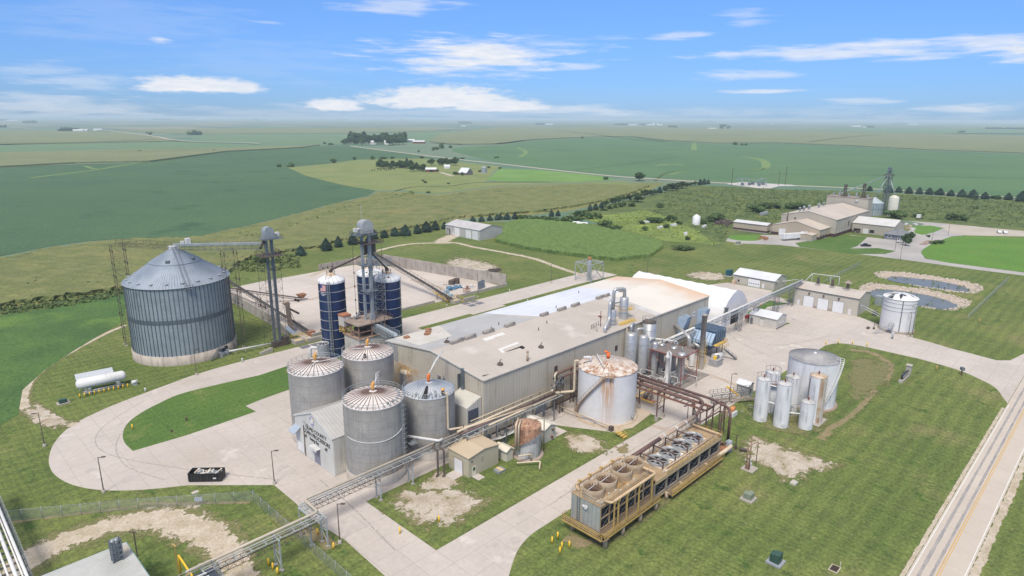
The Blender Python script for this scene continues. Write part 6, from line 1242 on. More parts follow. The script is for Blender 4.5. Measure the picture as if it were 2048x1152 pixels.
t,z=pts[-1];m.rail([((R-.8)*math.cos(t),(R-.8)*math.sin(t),h+.1),((R+.9)*math.cos(t),(R+.9)*math.sin(t),h+.1)],r=.06,post=.9);m.build('curved_stair',white,o)
tf=[((1514,754.8,1543.8,757,844,762),'leftmost slim white tank with a grey dished top',galvd,1),((1555,763.8,1586.7,767.2,856.8,771.7),'second slim white tank from the left, tall with a round manway',whited,1),((1602,801,1631.9,804.5,860.5,807.9),'shortest white tank at the front of the tank farm',whited,0),((1620.1,745.8,1656.7,749.2,847.4,756.6),'slim white tank with brown rust streaks down its right side',None,2),((1572,750,1603,753.7,826,758.2),'white tank tucked behind between the tall ones',whited,0),((1531.4,739,1562.6,743.5,826,749),'back left white tank with a brown railed platform',whited,3)]
for p,lab,rm,k in tf:
    a,b,R,h=TK(*p);o=site('slim_tank',a,b,lab,'storage tank','slim white tanks of the tank farm');tv=facing(a,b)
    wm_=wt
    MB().lathe(0,0,[(R,0),(R,h)],36).build('wall',wm_,o)
    MB().lathe(0,0,[(R+.05,h-.05),(R+.05,h+.02),(R*.5,h+.28),(0,h+.35)],28).build('roof',mat('tan rusty top',(.42,.30,.20),(.55,.47,.38),ns=1,r=.8) if k==2 else mat('grey white tank top',(.55,.55,.55),(.36,.35,.35),ns=.8,r=.7),o)
    m=MB();m.tube([(0,0,h+.3),(0,0,h+.8)],.14,8);m.cb(0,0,h+.7,.35,.35,.35,.4);m.build('top_valve',mat('dark red paint',(.2,.07,.06),r=.6),o)
    if k==1:m=MB();t=tv+.35;x,y=R*math.cos(t),R*math.sin(t);m.tube([(x*.99,y*.99,.9),(x*1.06,y*1.06,.9)],.4,14);m.build('manway',whited,o)
    if k in(1,3):
        m=MB();m.ring(0,0,h+1.05,R,.05,20,tv+1.5,tv+4.6);[m.bar((R*math.cos(tv+q),R*math.sin(tv+q),h),(R*math.cos(tv+q),R*math.sin(tv+q),h+1.05),.06) for q in(1.5,2.2,2.9,3.6,4.3)];m.build('guard_rail',galvd,o)
    if k==3:m=MB();m.lathe(0,0,[(R+.05,h-2.6),(R+1.1,h-2.6),(R+1.1,h-2.45),(R+.05,h-2.45)],20,False,a0=tv-1.3,a1=tv+1.3);m.ring(0,0,h-1.4,R+1.1,.06,16,tv-1.3,tv+1.3);m.ring(0,0,h-1.9,R+1.1,.05,16,tv-1.3,tv+1.3);m.build('brown_platform',brown,o)
    if k==2:
        m=MB();m.lathe(0,0,[(R+.015,0),(R+.015,h-.02)],6,a0=tv+.25,a1=tv+.85);m.build('rust_streak_band',mat('brown streaks',(.58,.53,.47),(.5,.42,.33),ns=.5,r=.7,streak=((.32,.20,.12),1.,2.)),o)
        m=MB();x,y=(R+.3)*math.cos(tv+.95),(R+.3)*math.sin(tv+.95);m.ladder(x,y,.5,h+.8,.5,1,0,.05);[m.ring(x,y,z,.4,.035,8) for z in range(3,12)];m.build('caged_ladder',mat('beige ladder',(.5,.42,.33),r=.7),o);m=MB();m.tube([(R*1.05*math.cos(tv-1),R*1.05*math.sin(tv-1),2),(R*1.05*math.cos(tv-1),R*1.05*math.sin(tv-1),h-.6)],.1,6);m.build('side_pipe',dark,o)
        MB().cb(0,0,0,R*2+1.6,R*2+.8,.2).build('base_slab',cblock,o)
m=MB();P6=[TK(*q[0]) for q in tf]
for (i,j,z) in((0,1,9.3),(0,1,5.),(1,2,3.4)):
    m.tube([(P6[i][0]-54,P6[i][1]+40,z),(P6[j][0]-54,P6[j][1]+40,z)],.16,8)
m.solo('tie_pipes',white,54,-40,'white cross pipes tying the slim tanks together','pipes')
o=site('tank_piping',57,-40,'tangle of pipes and small frames between the slim tanks','pipes');m=MB();random.seed(9)
for j in range(40):
    x,y=random.uniform(-4,8),random.uniform(-8,6);z=random.choice([.5,.9,1.4,2,3,4]);L=random.uniform(1,3.5)
    m.tube(bend([(x,y,.05),(x,y,z),(x+L*random.choice((0,1)),y-L*.6,z)],.2,2),.07,5)
m.build('small_pipes',galv,o)
o=site('pipe_trench_rack',57,-31.8,'low rusty pipe rack running from the yard to the tank farm','pipe rack');m=MB()
for j in range(7):m.tube([(-3.5,5-j*.15,.8+.25*(j%3)),(1+.5*j,.5,.9+.25*(j%3)),(5.5+.3*j,-2.5-.5*j,.6+.2*(j%3))],.1,5)
m.build('pipes',mat('rusty tan pipe',(.36,.29,.23),(.5,.45,.4),ns=1,r=.8),o)
m=MB();[m.bar((x,2.4-x*.8,0),(x,2.4-x*.8,2.4),.14) for x in(-3,-1,1,3,5)];m.truss((-4,4.5,2.7),(6.5,-1.2,2.7),1.2,.7,1.2,.07);m.rail([(-4,5.2,2.7),(6.5,-.4,2.7)],r=.05,post=1.2);m.build('rack_frame',galvd,o)
o=shed('control_hut',63.8,-31.9,2.9,3.2,3.1,3.9,'y','tiny grey hut with a pale roof behind the leftmost slim tank','hut',mat('grey hut wall',(.42,.42,.40),(.37,.37,.35),ns=1,r=.7),wroof);door(o,'b',.9,1.8,2.1,blk,'window',z0=1.1);door(o,'a',1.,2.,2.1,mat('hut door',(.3,.3,.3),r=.6),'door')
o=site('chemical_tote',51.2,-33.8,'white tote with an orange drum lying on it at the cooling tower end','tote');MB().box(-1.1,1.1,-.9,.9,0,1.1).build('tote',mat('tote white',(.6,.62,.66),r=.6),o);m=MB();m.tube([(-.9,0,1.65),(1.,0,1.65)],.55,14);m.build('drum',mat('orange plastic drum',(.72,.30,.10),(.6,.25,.1),ns=1,r=.5),o);m=MB();m.cb(-1.9,.6,0,.8,.8,1.7);m.build('brown_post',mat('tan post',(.4,.3,.22),r=.8),o)
# puddle in the tank yard
gsheet('puddle',mat('muddy puddle',(.20,.23,.27),(.24,.27,.3),ns=1,r=.15,spec=.6),[(1727,758),(1735,755),(1748,759),(1752,763),(1742,767),(1730,765)],.03,'small blue puddle in the tank yard','structure','water')
# ---------------- pipe racks ----------------
gst=mat('galvanised rack steel',(.46,.49,.50),(.36,.39,.40),ns=.7,r=.5,m=.2,fine=(3,.1));drst=mat('rusted truss steel',(.19,.13,.105),(.13,.095,.08),ns=.8,r=.8,fine=(3,.25))
def rack_leg(a,b,w,z,lab,par=None):
    o=site('rack_bent',a,b,lab,'steel bent','pipe rack bents');m=MB()
    for y in(-w/2,w/2):m.bar((0,y,.25),(0,y,z),.22)
    m.bar((0,-w/2,z*.55),(0,w/2,z*.55),.14);m.bar((0,-w/2,.6),(0,w/2,z*.52),.09);m.bar((0,w/2,z*.58),(0,-w/2,z*.92),.09);m.bar((0,-w/2-.2,z),(0,w/2+.2,z),.2);m.build('frame',gst,o)
    for y in(-w/2,w/2):m=MB();m.cb(0,y,0,.6,.6,.27);m.build('footing',cblock,o)
zr_=5.6
rk=site('pipe_rack',-45.4,-3.2,'long elevated pipe rack zigzagging past the tanks to the lower left','pipe rack')
def rk_(a,b,z):return Vector((a+45.4,b+3.2,z))
def ladder_rack(m,p,q,w=1.4,step=2.3):
    d=(q-p);L=d.length;d.normalize();x=d.cross(Vector((0,0,1))).normalized();k=round(L/step)
    for sg in(-1,1):m.bar(p+x*sg*w/2,q+x*sg*w/2,.13)
    for i in range(k+1):c_=p+d*L*i/k;m.bar(c_-x*w/2,c_+x*w/2,.2,.1)
m=MB();ladder_rack(m,rk_(-45.4,-3.6,zr_),rk_(-9,-3.6,zr_));ladder_rack(m,rk_(-45.2,-2.9,zr_),rk_(-45.2,-8.8,zr_),1.3);ladder_rack(m,rk_(-45.2,-8.6,zr_),rk_(-64,-8.6,zr_));ladder_rack(m,rk_(-45.2,-2.9,zr_-.5),rk_(-45.2,-8.8,zr_-.5),1.3,1.5);m.build('tray_frame',gst,rk)
m=MB();m.truss(rk_(-44.4,-3.8,zr_-.35),rk_(-30.4,-3.8,zr_-.35),1.1,.9,1.1,.07);m.truss(rk_(-46,-8.7,zr_-.35),rk_(-64,-8.7,zr_-.35),1.1,.9,1.1,.07);m.truss(rk_(-30,-3.8,zr_-.35),rk_(-22.8,-3.8,zr_-.35),1.1,.5,1.2,.06);m.build('lower_truss',drst,rk)
m=MB();m.tube(bend([rk_(-8.5,-2.6,zr_+.3),rk_(-44.7,-2.5,zr_+.3),rk_(-44.8,-7.4,zr_+.3),rk_(-66,-7.5,zr_+.3)],.8,5),.24,12);m.build('cream_main_pipe',mat('beige pipe jacket',(.52,.46,.38),(.44,.385,.315),ns=.5,r=.5,fine=(2,.08)),rk)
m=MB();m.tube(bend([rk_(-9,-3.4,zr_+.2),rk_(-45.2,-3.4,zr_+.2),rk_(-45.6,-8.3,zr_+.2),rk_(-64,-8.3,zr_+.2)],.4,3),.07,6);m.tube(bend([rk_(-9,-3.9,zr_+.2),rk_(-45.6,-3.9,zr_+.2),rk_(-46,-8.8,zr_+.2),rk_(-64,-8.8,zr_+.2)],.4,3),.06,6);m.tube([rk_(-30,-3.7,zr_-.9),rk_(-44,-3.7,zr_-.9)],.08,6);m.build('thin_pipes',mat('grey thin pipe',(.42,.42,.42),(.28,.27,.27),ns=.3,r=.5),rk)
for i,(a,b,w) in enumerate([(-22.7,-3.2,1.5),(-30.4,-3.5,1.5),(-44.5,-8.5,1.9),(-46.3,-5.4,3.6),(-52.8,-8.6,2.)]):
    rack_leg(a,b,w,zr_-.1,['galvanised bent of the pipe rack by the front grey tank, nearer the plant','galvanised bent of the pipe rack at the grass corner below the front tank','galvanised bent at the inner corner of the rack zigzag','wide galvanised bent at the outer corner of the rack zigzag','galvanised bent standing alone in the lower grass'][i])
# wide rack along the hall
hr=site('pipe_rack',-9,-1,'wide crowded pipe rack with cream and brown pipes along the hall side','pipe rack')
m=MB();z=5.7
for y in(-1.0,-2.6,-4.2):m.bar((-.5,y,z),(30,y,z),.16)
for k in range(14):m.bar((k*2.3,-.8,z-.1),(k*2.3,-4.4,z-.1),.14)
m.build('rack_frame',gst,hr)
for j,(y,dz,r_,mt,nm,x0,x1) in enumerate([(-1.9,.75,.26,cream,'cream_pipe',-1.2,28.4),(-3.9,.45,.22,cream,'cream_pipe',6.,28),(-2.6,.3,.3,brown,'brown_pipe',-1.,29),(-3.2,.25,.2,galvd,'grey_pipe',-1.,27),(-1.2,.3,.18,brown,'brown_pipe',8,29),(-1.3,1.5,.1,cream,'cream_rail_pipe',3,27)]):
    m=MB();m.tube([(x0,y,z+dz),(x1,y,z+dz)],r_,10);m.build(nm,mt,hr)
m=MB()
for x in(1,4,7,10,13,16,19,22,25):m.bar((x,-1.3,z),(x,-1.3,z+1.5),.1)
m.build('rail_posts',dark,hr)
m=MB();random.seed(2)
for x in(-.5,5,11,17,23,27):
    for y in(-1,-4.2):m.bar((x,y,0),(x,y,z),.2)
    m.bar((x,-1,z*.5),(x,-4.2,z*.5),.12);m.bar((x,-1,.5),(x,-4.2,z-.2),.08)
m.build('rack_legs',galvd,hr)
m=MB()
for j in range(7):m.tube(bend([(8+j*.2,-1.5-.4*j,.8+.15*j),(17,-1.5-.4*j,.8+.15*j),(17.,-3.2-.5*j,.8+.15*j)],.3,2),.09,6)
for j in range(8):m.tube([(7+1.6*j,-1.5-.3*(j%3),.1),(7+1.6*j,-1.5-.3*(j%3),z)],.1,6)
m.build('lower_pipes',whited,hr)
m=MB()
for k in range(14):
    x,y=random.uniform(5,24),random.uniform(-3.5,-.8);m=MB();m.cb(x,y,0,random.uniform(.4,1.2),random.uniform(.4,1),random.uniform(.6,2.));m.build('pump_box',galvd,hr)
m=MB()
for (x,y) in((-8.4,-4.2),(-7.5,-5.1)):m.tube(bend([(x+1.6,y+2.8,z+.2),(x,y+1.4,z+.3),(x,y,z+.2),(x,y,.6),(x-.5,y-.1,.25)],.35,3),.2,8)
m.build('brown_drop_pipes',dark,hr)
m=MB();m.tube(bend([(28.4,-1.9,z+.75),(29.6,-1.9,z+1.),(29.6,-1.9,z+4.6),(31,-1.4,z+4.8)],.6),.26,10);m.build('cream_riser',cream,hr)
m=MB()
for j in range(12):m.bar((29.5+random.uniform(-.8,1.8),random.uniform(-3,-.8),z+random.uniform(.5,5)),(30.5+random.uniform(-1,1.8),random.uniform(-3.4,-.8),z+random.uniform(1,5)),.2)
m.build('valve_cluster',galvd,hr)
o=site('front_tank_pipe',-19.3,4.2,'white pipe and small platform between the two front grey tanks','pipe');m=MB();m.tube(bend([(0,-1.4,6.8),(4.,-7.4,6.4),(5.,-7.2,6.4)],.5),.28,10);m.build('pipe',whited,o);m=MB();m.cb(.4,-3.2,5.6,1.6,1.4,.1);m.rail([(-.4,-3.9,5.7),(1.2,-3.9,5.7),(1.2,-2.5,5.7)],r=.05,post=.8);m.build('platform',galv,o)
# brown twin pipes: along the hall, behind the tank, over to the cooling towers
bp=site('brown_pipe_bridge',22,-1.6,'pair of dark brown pipes on tall trestles along the hall and over the drive','pipe bridge')
zb=9.6
P1=[(0,0,zb),(14,0,zb),(15.6,-1.2,zb-.6),(15.6,-13,8.2),(15.6,-30.2,8.2),(14.2,-32.2,8.1),(7.5,-34.2,8.0),(-16,-34.2,7.7)]
P2=[(0,-1.9,zb-.2),(12.6,-1.9,zb-.2),(14.2,-3.,7.9),(14.2,-13,7.6),(14.2,-28.8,7.6),(14.2,-29.9,7.4),(14.2,-30.,3.2)]
P3=[(16.9,-11,8.4),(16.9,-33.,8.4),(15.4,-37.6,8.3),(14.4,-38.6,7.6),(14.4,-38.6,1.)]
for k,(pp,r_) in enumerate(((P1,.34),(P2,.3),(P3,.3))):
    m=MB();m.tube(bend(pp[:7 if k==0 else None],1.3,5),r_,12);m.build('brown_pipe',brown,bp)
m=MB();m.tube([(6.7,-34.2,8.0),(-7,-34.2,7.8)],.42,12);m.build('tan_header_pipe',mat('tan header pipe',(.40,.30,.235),(.46,.36,.28),ns=.4,r=.6,fine=(2,.1)),bp)
m=MB();m.tube([(-7,-34.2,7.8),(-16.5,-34.2,7.6)],.42,12);m.build('brown_header_pipe',brown,bp)
for x in(2.9,-.8,-5.5):
    m=MB();m.tube([(x-.15,-34.2,7.9),(x+.15,-34.2,7.9)],.47,14);m.build('white_collar',white,bp)
m=MB();m.bar((15.4,-13,7.2),(15.4,-33.5,7.2),.35,.5);m.bar((13.8,-13,6.7),(13.8,-33.5,6.7),.2,.35);[m.bar((13.6,-14-k*1.6,7.),(16.8,-14-k*1.6,7.),.12) for k in range(12)];m.bar((12.9,-13.5,6.9),(12.9,-33,6.9),.12);m.build('bridge_beams',mat('red brown beam',(.24,.12,.095),(.19,.10,.085),ns=.8,r=.7,fine=(2,.2)),bp)
for lab,(x,y) in {'t1':(.5,-.9),'t2':(7.0,-1.),}.items():
    m=MB();m.lattice(x,y,1.2,0,zb-.4,3.2,.1,2.2);m.build('trestle',dark,bp)
for (x,y0,y1) in((15.7,-13.8,-14.4),):pass
for y in(-13.9,-20.9,-33.6):
    m=MB();
    for x in(13.4,16.4):m.bar((x,y,.2),(x,y,8.0),.24)
    m.bar((13.4,y,3.),(16.4,y,3.),.16);m.bar((13.2,y,7.),(16.8,y,7.),.24);m.bar((13.4,y,3.),(16.4,y,7),.09);m.build('trestle',brown,bp)
    
    for x in(13.4,16.4):m=MB();m.cb(x,y,0,.7,.7,1.1);m.build('footing',cblock,bp)
m=MB()
for x,y in((18.8,-34.1),(18.7,-35.3),(10.2,-33.7),(12.6,-37.5)):m.bar((x,y,0),(x,y,7.6),.22)
for z in(7.5,5.2):m.bar((18.8,-34,z),(10.2,-33.7,z),.2);m.bar((18.7,-35.3,z),(12.6,-37.5,z),.2);m.bar((18.8,-34,z),(18.7,-35.3,z),.2)
m.bar((18.8,-34,7),(14,-36.8,.4),.1);m.bar((10.2,-33.7,5),(18.7,-35,7.5),.12);m.build('end_frame',brown,bp)
m=MB();m.tube(bend([(14.2,-30,3.4),(14.2,-30,5.8),(11.8,-32.4,4.6),(9.8,-32.8,4.8),(9.8,-34,4.9)],.8,5),.36,12);m.build('grey_elbow',mat('grey elbow',(.15,.125,.12),r=.5),bp)
o=site('containment_pit',42,-17.5,'red stained concrete pit with yellow pipe rails under the brown pipes','pit');m=MB();m.box(-.2,7.4,-.2,0,0,.7);m.box(-.2,0,0,5.4,0,.7);m.box(7.2,7.4,0,5.4,0,.7);m.build('kerb',cream,o);m=MB();m.box(0,7.2,0,5.4,.02,.1);m.build('red_floor',mat('red stained floor',(.22,.10,.08),(.30,.16,.12),ns=.4,r=.9),o)
m=MB();m.tube([(-.3,-.1,1.),(-.3,5.4,1.)],.13,8);m.tube([(-.3,5.4,1.),(7.2,5.4,1.)],.13,8);m.build('yellow_rail',ylp,o);m=MB();random.seed(4);[m.tube([(random.uniform(.5,6.5),random.uniform(2,5),.1)]*1+[(random.uniform(.5,6.5),random.uniform(2,5),random.uniform(1,3))],.12,6) for _ in range(12)];m.build('pit_pipes',dark,o)
MB().bar((0,0,.2),(3.2,4.6,.2),.35).solo('yellow_kerb',ylp,63.2,-29.5,'yellow painted kerb bar on the yard concrete','kerb',z=.02)
# ---------------- cooling towers ----------------
tan=mat('tan fibreglass',(.42,.31,.19),(.31,.22,.135),ns=.5,r=.7,fine=(2,.15),spots=((.28,.17,.10),.60,.75,.5));tanb=mat('ribbed tan fan stack',(.44,.35,.25),(.33,.25,.175),ns=.5,r=.7,rib=((0,0,1),.28),ribc=.75,fine=(3,.12))
gpan=mat('grey green end panels',(.36,.38,.36),(.28,.30,.285),ns=.4,r=.5,rib=((0,1,0),.85),ribc=.7,streak=((.45,.36,.24),.5,1.2),fine=(2,.1))
fill=mat('dark cooling fill',(.012,.014,.02),(.02,.022,.03),ns=1,r=.8);yrail=mat('faded yellow rail',(.52,.36,.12),(.42,.29,.10),ns=1,r=.6,fine=(3,.15))
ct=site('cooling_tower',-11.7,-41.4,'nearer tall cooling tower with four open round fan stacks on its tan deck','cooling tower');L1,W1,z0,z1=15.4,6.2,2.5,7.2
m=MB();m.box(0.1,L1,.25,W1-.25,z0,z1-.3);m.build('dark_fill',fill,ct)
m=MB();m.box(-.12,.08,0,W1,z0,z1);m.build('end_panel',gpan,ct)
m=MB();m.box(-.15,L1+.1,-.1,W1+.1,z1,z1+.16);m.build('fan_deck',tan,ct)
m=MB();m.box(-.1,L1+.1,-.15,W1+.15,z0-.35,z0);m.build('basin',mat('brown basin',(.27,.2,.14),r=.8),ct)
m=MB()
for y in(.05,W1-.05):
    for k in range(7):x=k*L1/6;m.bar((x,y,z0),(x,y,z1),.34 if k in(3,) else .22)
    for z in(z0+.35,(z0+z1)/2,z1-.25):m.bar((0,y,z),(L1,y,z),.2,.24)
m.build('frame_posts',tan,ct)
m=MB()
for k in range(6):
    xa,xb=k*L1/6,(k+1)*L1/6;m.bar((xa,-.12,z0+.4),(xb,-.12,(z0+z1)/2),.05);m.bar((xa,-.12,(z0+z1)/2),(xb,-.12,z1-.3),.05);m.bar((xb,-.12,z0+.4),(xa,-.12,(z0+z1)/2),.05)
m.build('cross_braces',galvd,ct)
def fan(o,x,y,zb_,zt_,R,wall,blade,bars=10):
    q=MB();q.lathe(x,y,[(R*1.04,zb_),(R,zb_+(zt_-zb_)*.5),(R*1.03,zt_),(R*.97,zt_),(R*.94,zb_+.02)],32);f=q.build('fan_stack',wall,o)
    q=MB();q.lathe(x,y,[(R*.93,zb_+.05),(0,zb_+.05)],28);q.build('dark_throat',mat('rusty fan throat',(.030,.019,.015),(.015,.011,.010),ns=2,r=.9),f)
    q=MB()
    for k in range(bars):t=2*math.pi*k/bars;q.bar((x+.15*math.cos(t),y+.15*math.sin(t),zt_-.35),(x+R*.9*math.cos(t+.1),y+R*.9*math.sin(t+.1),zt_-.5),.13 if bars>12 else .36,.04)
    q.build('fan_blades',blade,f)
    q=MB();q.tube([(x-R*.95,y-.2,zt_-.02),(x+R*.95,y+.2,zt_-.02)],.055,6);q.build('drive_shaft',whited,f)
fbl=mat('rusty fan blade',(.10,.055,.042),(.15,.095,.072),ns=2,r=.8)
for xf in(1.9,5.5,10.2,13.8):fan(ct,xf,3.1,z1+.16,z1+1.95,1.86,tanb,fbl,18)
m=MB();m.tube(bend([(1.7,-1.35,8.2),(L1-1,-1.35,8.2),(L1-1,W1+.2,8.2),(1.,W1+.2,8.2),(1.,W1-.8,7.6)],.5,4),.26,10);m.tube(bend([(1.7,-1.35,8.2),(1.2,-1.2,8.1),(1.2,.8,7.7)],.3),.22,8);m.build('tan_loop_pipe',mat('tan yellow pipe',(.56,.42,.27),(.5,.36,.22),ns=.5,r=.6),ct)
m=MB()
for x in(2.,5.7,9.3,13.5,3.2):
    m.bar((x,-1.35,z0),(x,-1.35,8.2),.2);m.cb(x,-1.35,7.6,.5,.4,.5)
m.build('yellow_pipe_posts',yrail,ct)
m=MB();[m.cb(x,W1+.2,8.,.4,.5,.7) for x in(2.2,5.1,8.4,11.8)];[m.bar((x,W1+.2,z1),(x,W1+.2,8.1),.14) for x in(2.2,5.1,8.4,11.8)];m.build('pipe_valves',yrail,ct)
m=MB();m.rail([(-.1,0,z1+.15),(-.1,W1,z1+.15),(L1,W1,z1+.15)],r=.045,post=1.6);m.rail([(0,0,z1+.15),(L1,0,z1+.15)],r=.045,post=1.8);m.build('deck_rail',mat('beige rail',(.5,.44,.36),r=.6),ct)
m=MB();random.seed(8)
for k in range(16):m.cb(random.uniform(.5,L1-.5),random.choice((random.uniform(.3,1.2),random.uniform(5,5.9))),z1+.16,random.uniform(.3,.9),random.uniform(.2,.4),random.uniform(.15,.4))
m.build('deck_hatches',mat('pale deck hatch',(.58,.54,.48),(.45,.38,.3),ns=1,r=.7),ct)
m=MB();m.box(6.8,9.4,.6,2.,z1+.17,z1+.2);m.build('orange_stain_plate',mat('ochre plate',(.46,.28,.10),(.4,.26,.12),ns=1,r=.8),ct)
m=MB();m.tube([(7.9,2.8,z1+.16),(7.9,2.8,z1+1.2)],.42,10);m.rail([(6.2,.8,z1+.2),(8.,.8,z1+.2),(8,2,z1+.2)],r=.05,post=.7);m.build('deck_cage',tan,ct)
m=MB();m.box(-1.2,L1+.8,-1.7,-.2,z0-.25,z0-.15);m.box(-1.5,-.2,-2.1,W1+1.,z0-.25,z0-.15);m.build('walkway',mat('brown grating',(.22,.17,.11),(.16,.12,.08),ns=1,r=.9),ct)
m=MB()
for h_ in(1.05,.7,.35):
    m.tube([(L1+.8,-1.7,z0-.15+h_),(-.9,-1.7,z0-.15+h_),(-1.5,-1.2,z0-.15+h_),(-1.5,W1+1,z0-.15+h_),(-.2,W1+1,z0-.15+h_)],.055,5)
for x in range(12):m.bar((-.9+x*1.5,-1.7,z0-.4),(-.9+x*1.5,-1.7,z0+.9),.09)
for y in range(6):m.bar((-1.5,-1.5+y*1.6,z0-.4),(-1.5,-1.5+y*1.6,z0+.9),.09)
m.bar((-.9,-1.7,z0-.3),(L1+.8,-1.7,z0-.3),.1,.3);m.bar((-1.5,-1.5,z0-.3),(-1.5,W1+1,z0-.3),.1,.3);m.build('walkway_rail',yrail,ct)
m=MB();m.ladder(-.2,W1-1.6,z0,z1,.5,0,1,.05);m.build('end_ladder',galvd,ct);m=MB();m.tube([(-.1,2.9,6.),(-.5,2.9,6.)],.35,8);m.tube([(-.3,2.9,6.),(-.3,3.6,6.1)],.25,8);m.build('end_motor',whited,ct)
for x,y in((0,-1.2),(5,-1.2),(10.3,-1.2),(L1,-1.2),(0,W1-.3),(5,W1-.3),(10.3,W1-.3),(L1,W1-.3)):
    m=MB();m.tube([(x,y,0),(x,y,z0-.3)],.38,10);m.build('concrete_leg',mat('tan pier',(.47,.37,.28),(.4,.31,.23),ns=1,r=.9),ct)
c2t=site('cooling_tower',4.4,-41.7,'farther low cooling tower with four flat grey fan rings and brown frames','cooling tower');L2,W2,y0,y1=24.8,6.8,1.7,5.3
m=MB();m.box(0,L2,.3,W2-.3,y0,y1-.2);m.build('dark_fill',fill,c2t)
m=MB();m.box(0,L2+.4,-.1,W2+.1,y1,y1+.14);m.build('fan_deck',tan,c2t)
m=MB();m.box(0,L2+.2,-.25,0,y1-.7,y1+.1);m.box(0,L2,-.1,W2+.1,y0-.35,y0);m.build('side_beam',mat('tan yellow beam',(.56,.43,.27),(.48,.36,.22),ns=.5,r=.6),c2t)
m=MB()
for y in(0.05,W2-.05):
    for k in range(7):m.bar((k*L2/6,y,y0),(k*L2/6,y,y1-.6),.32)
m.bar((0,.0,y0+.3),(L2,.0,y0+.3),.25,.35);m.build('grey_posts',mat('grey tan frame',(.33,.29,.24),(.27,.23,.19),ns=1,r=.7),c2t)
m=MB()
for k in range(6):m.bar((k*L2/6,-.14,y0+.4),((k+1)*L2/6,-.14,y1-1),.05);m.bar(((k+1)*L2/6,-.14,y0+.4),(k*L2/6,-.14,y1-1),.05)
m.build('cross_braces',galvd,c2t)
gring=mat('grey fan ring',(.42,.43,.44),(.33,.34,.35),ns=1,r=.5,m=.2);gbl=mat('grey fan blade',(.30,.31,.33),(.22,.23,.25),ns=1,r=.5)
for k,xf in enumerate((6.2,10.6,15.1,19.6)):
    q=MB();q.box(xf-2.,xf+2.,3.4-2.,3.4+2.,y1+.15,y1+.22);q.build('fan_plate',white if k==1 else mat('pale tan plate',(.58,.51,.42),(.5,.43,.34),ns=1,r=.7),c2t)
    fan(c2t,xf,3.4,y1+.22,y1+.8,2.0,gring,gbl,6)
    q=MB();xx=xf-2.2;q.bar((xx,.9,y1),(xx,.9,y1+2.),.2);q.bar((xx,5.9,y1),(xx,5.9,y1+2.),.2);q.bar((xx,.9,y1+1.9),(xx,5.9,y1+1.9),.2);q.build('brown_portal',brown,c2t)
m=MB()
for k in range(30):
    x=random.uniform(3.5,L2);y=random.choice((random.uniform(.1,1.1),random.uniform(5.7,6.6)));m.cb(x,y,y1+.15,random.uniform(.3,1.6),random.uniform(.15,.4),random.uniform(.1,.4))
m.tube([(3.6,.7,y1+.5),(L2,.7,y1+.5)],.12,6);m.tube([(3.6,6.2,y1+.5),(L2,6.2,y1+.5)],.16,6);m.build('deck_pipes',mat('pale brown deck pipe',(.46,.36,.27),(.58,.5,.42),ns=1,r=.7),c2t)
m=MB();m.tube(bend([(L2-.6,6.6,y1+.8),(L2-.6,-.6,y1+.8)],.5),.24,8);m.build('tan_end_pipe',mat('tan yellow pipe',(.56,.42,.27)),c2t)
m=MB()
for h_ in(1.,.65,.3):m.tube([(3.7,-1.6,y0-.15+h_),(L2-1,-1.6,y0-.15+h_)],.055,5)
m.rail([(3.7,-.35,y1+.2),(L2+.3,-.35,y1+.2),(L2+.3,W2,y1+.2)],h=.9,r=.055,post=1.8)
m.rail([(0,W2+.2,y1),(L2,W2+.2,y1)],h=.9,r=.05,post=1.8)
m.bar((3.7,-1.6,y0-.4),(L2-1,-1.6,y0-.4),.12,.3);[m.bar((3.7+k*1.7,-1.6,y0-.4),(3.7+k*1.7,-1.6,y0+.85),.08) for k in range(13)];m.build('yellow_rail',yrail,c2t);MB().box(3.7,L2-1,-1.55,-.1,y0-.4,y0-.33).build('walkway',mat('brown grating',(.22,.17,.11)),c2t)
for x in(4,9,14,19,24):
    for y in(-.3,W2-.5):m=MB();m.tube([(x,y,0),(x,y,y0-.3)],.35,8);m.build('concrete_leg',mat('tan pier',(.47,.37,.28)),c2t)
o=site('pump_platform',31,-41,'rusty platform of pumps and a tan pipe at the far end of the cooling towers','platform');m=MB();m.box(-1.6,3.4,-1.,2.2,1.2,1.5);[m.bar((x,y,0),(x,y,1.3),.2) for x in(-1.4,1,3.2) for y in(-.8,2)];m.build('platform',rust,o);m=MB();m.tube(bend([(-3.,-1.4,1.6),(2.6,-1.4,1.6),(3.4,0,1.6)],.6),.42,10);m.build('tan_pipe',cream,o)
for _ in range(8):m=MB();m.tube([(random.uniform(-1.3,3),random.uniform(-.8,2),1.5),(random.uniform(-1.3,3),random.uniform(-.8,2),random.uniform(2,3.2))],.2,8);m.build('pump',dark,o)
o=site('electric_cabinet',34.,-41.6,'pale blue grey electrical cabinet at the cooling tower end','cabinet');MB().box(-.6,.7,-.5,.5,0,2.4).build('cabinet',mat('pale blue cabinet',(.38,.43,.48),(.32,.37,.42),ns=1,r=.5),o);MB().box(-.5,.6,-.53,-.5,.3,2.2).build('door',mat('cabinet door',(.34,.39,.44),r=.5),o)
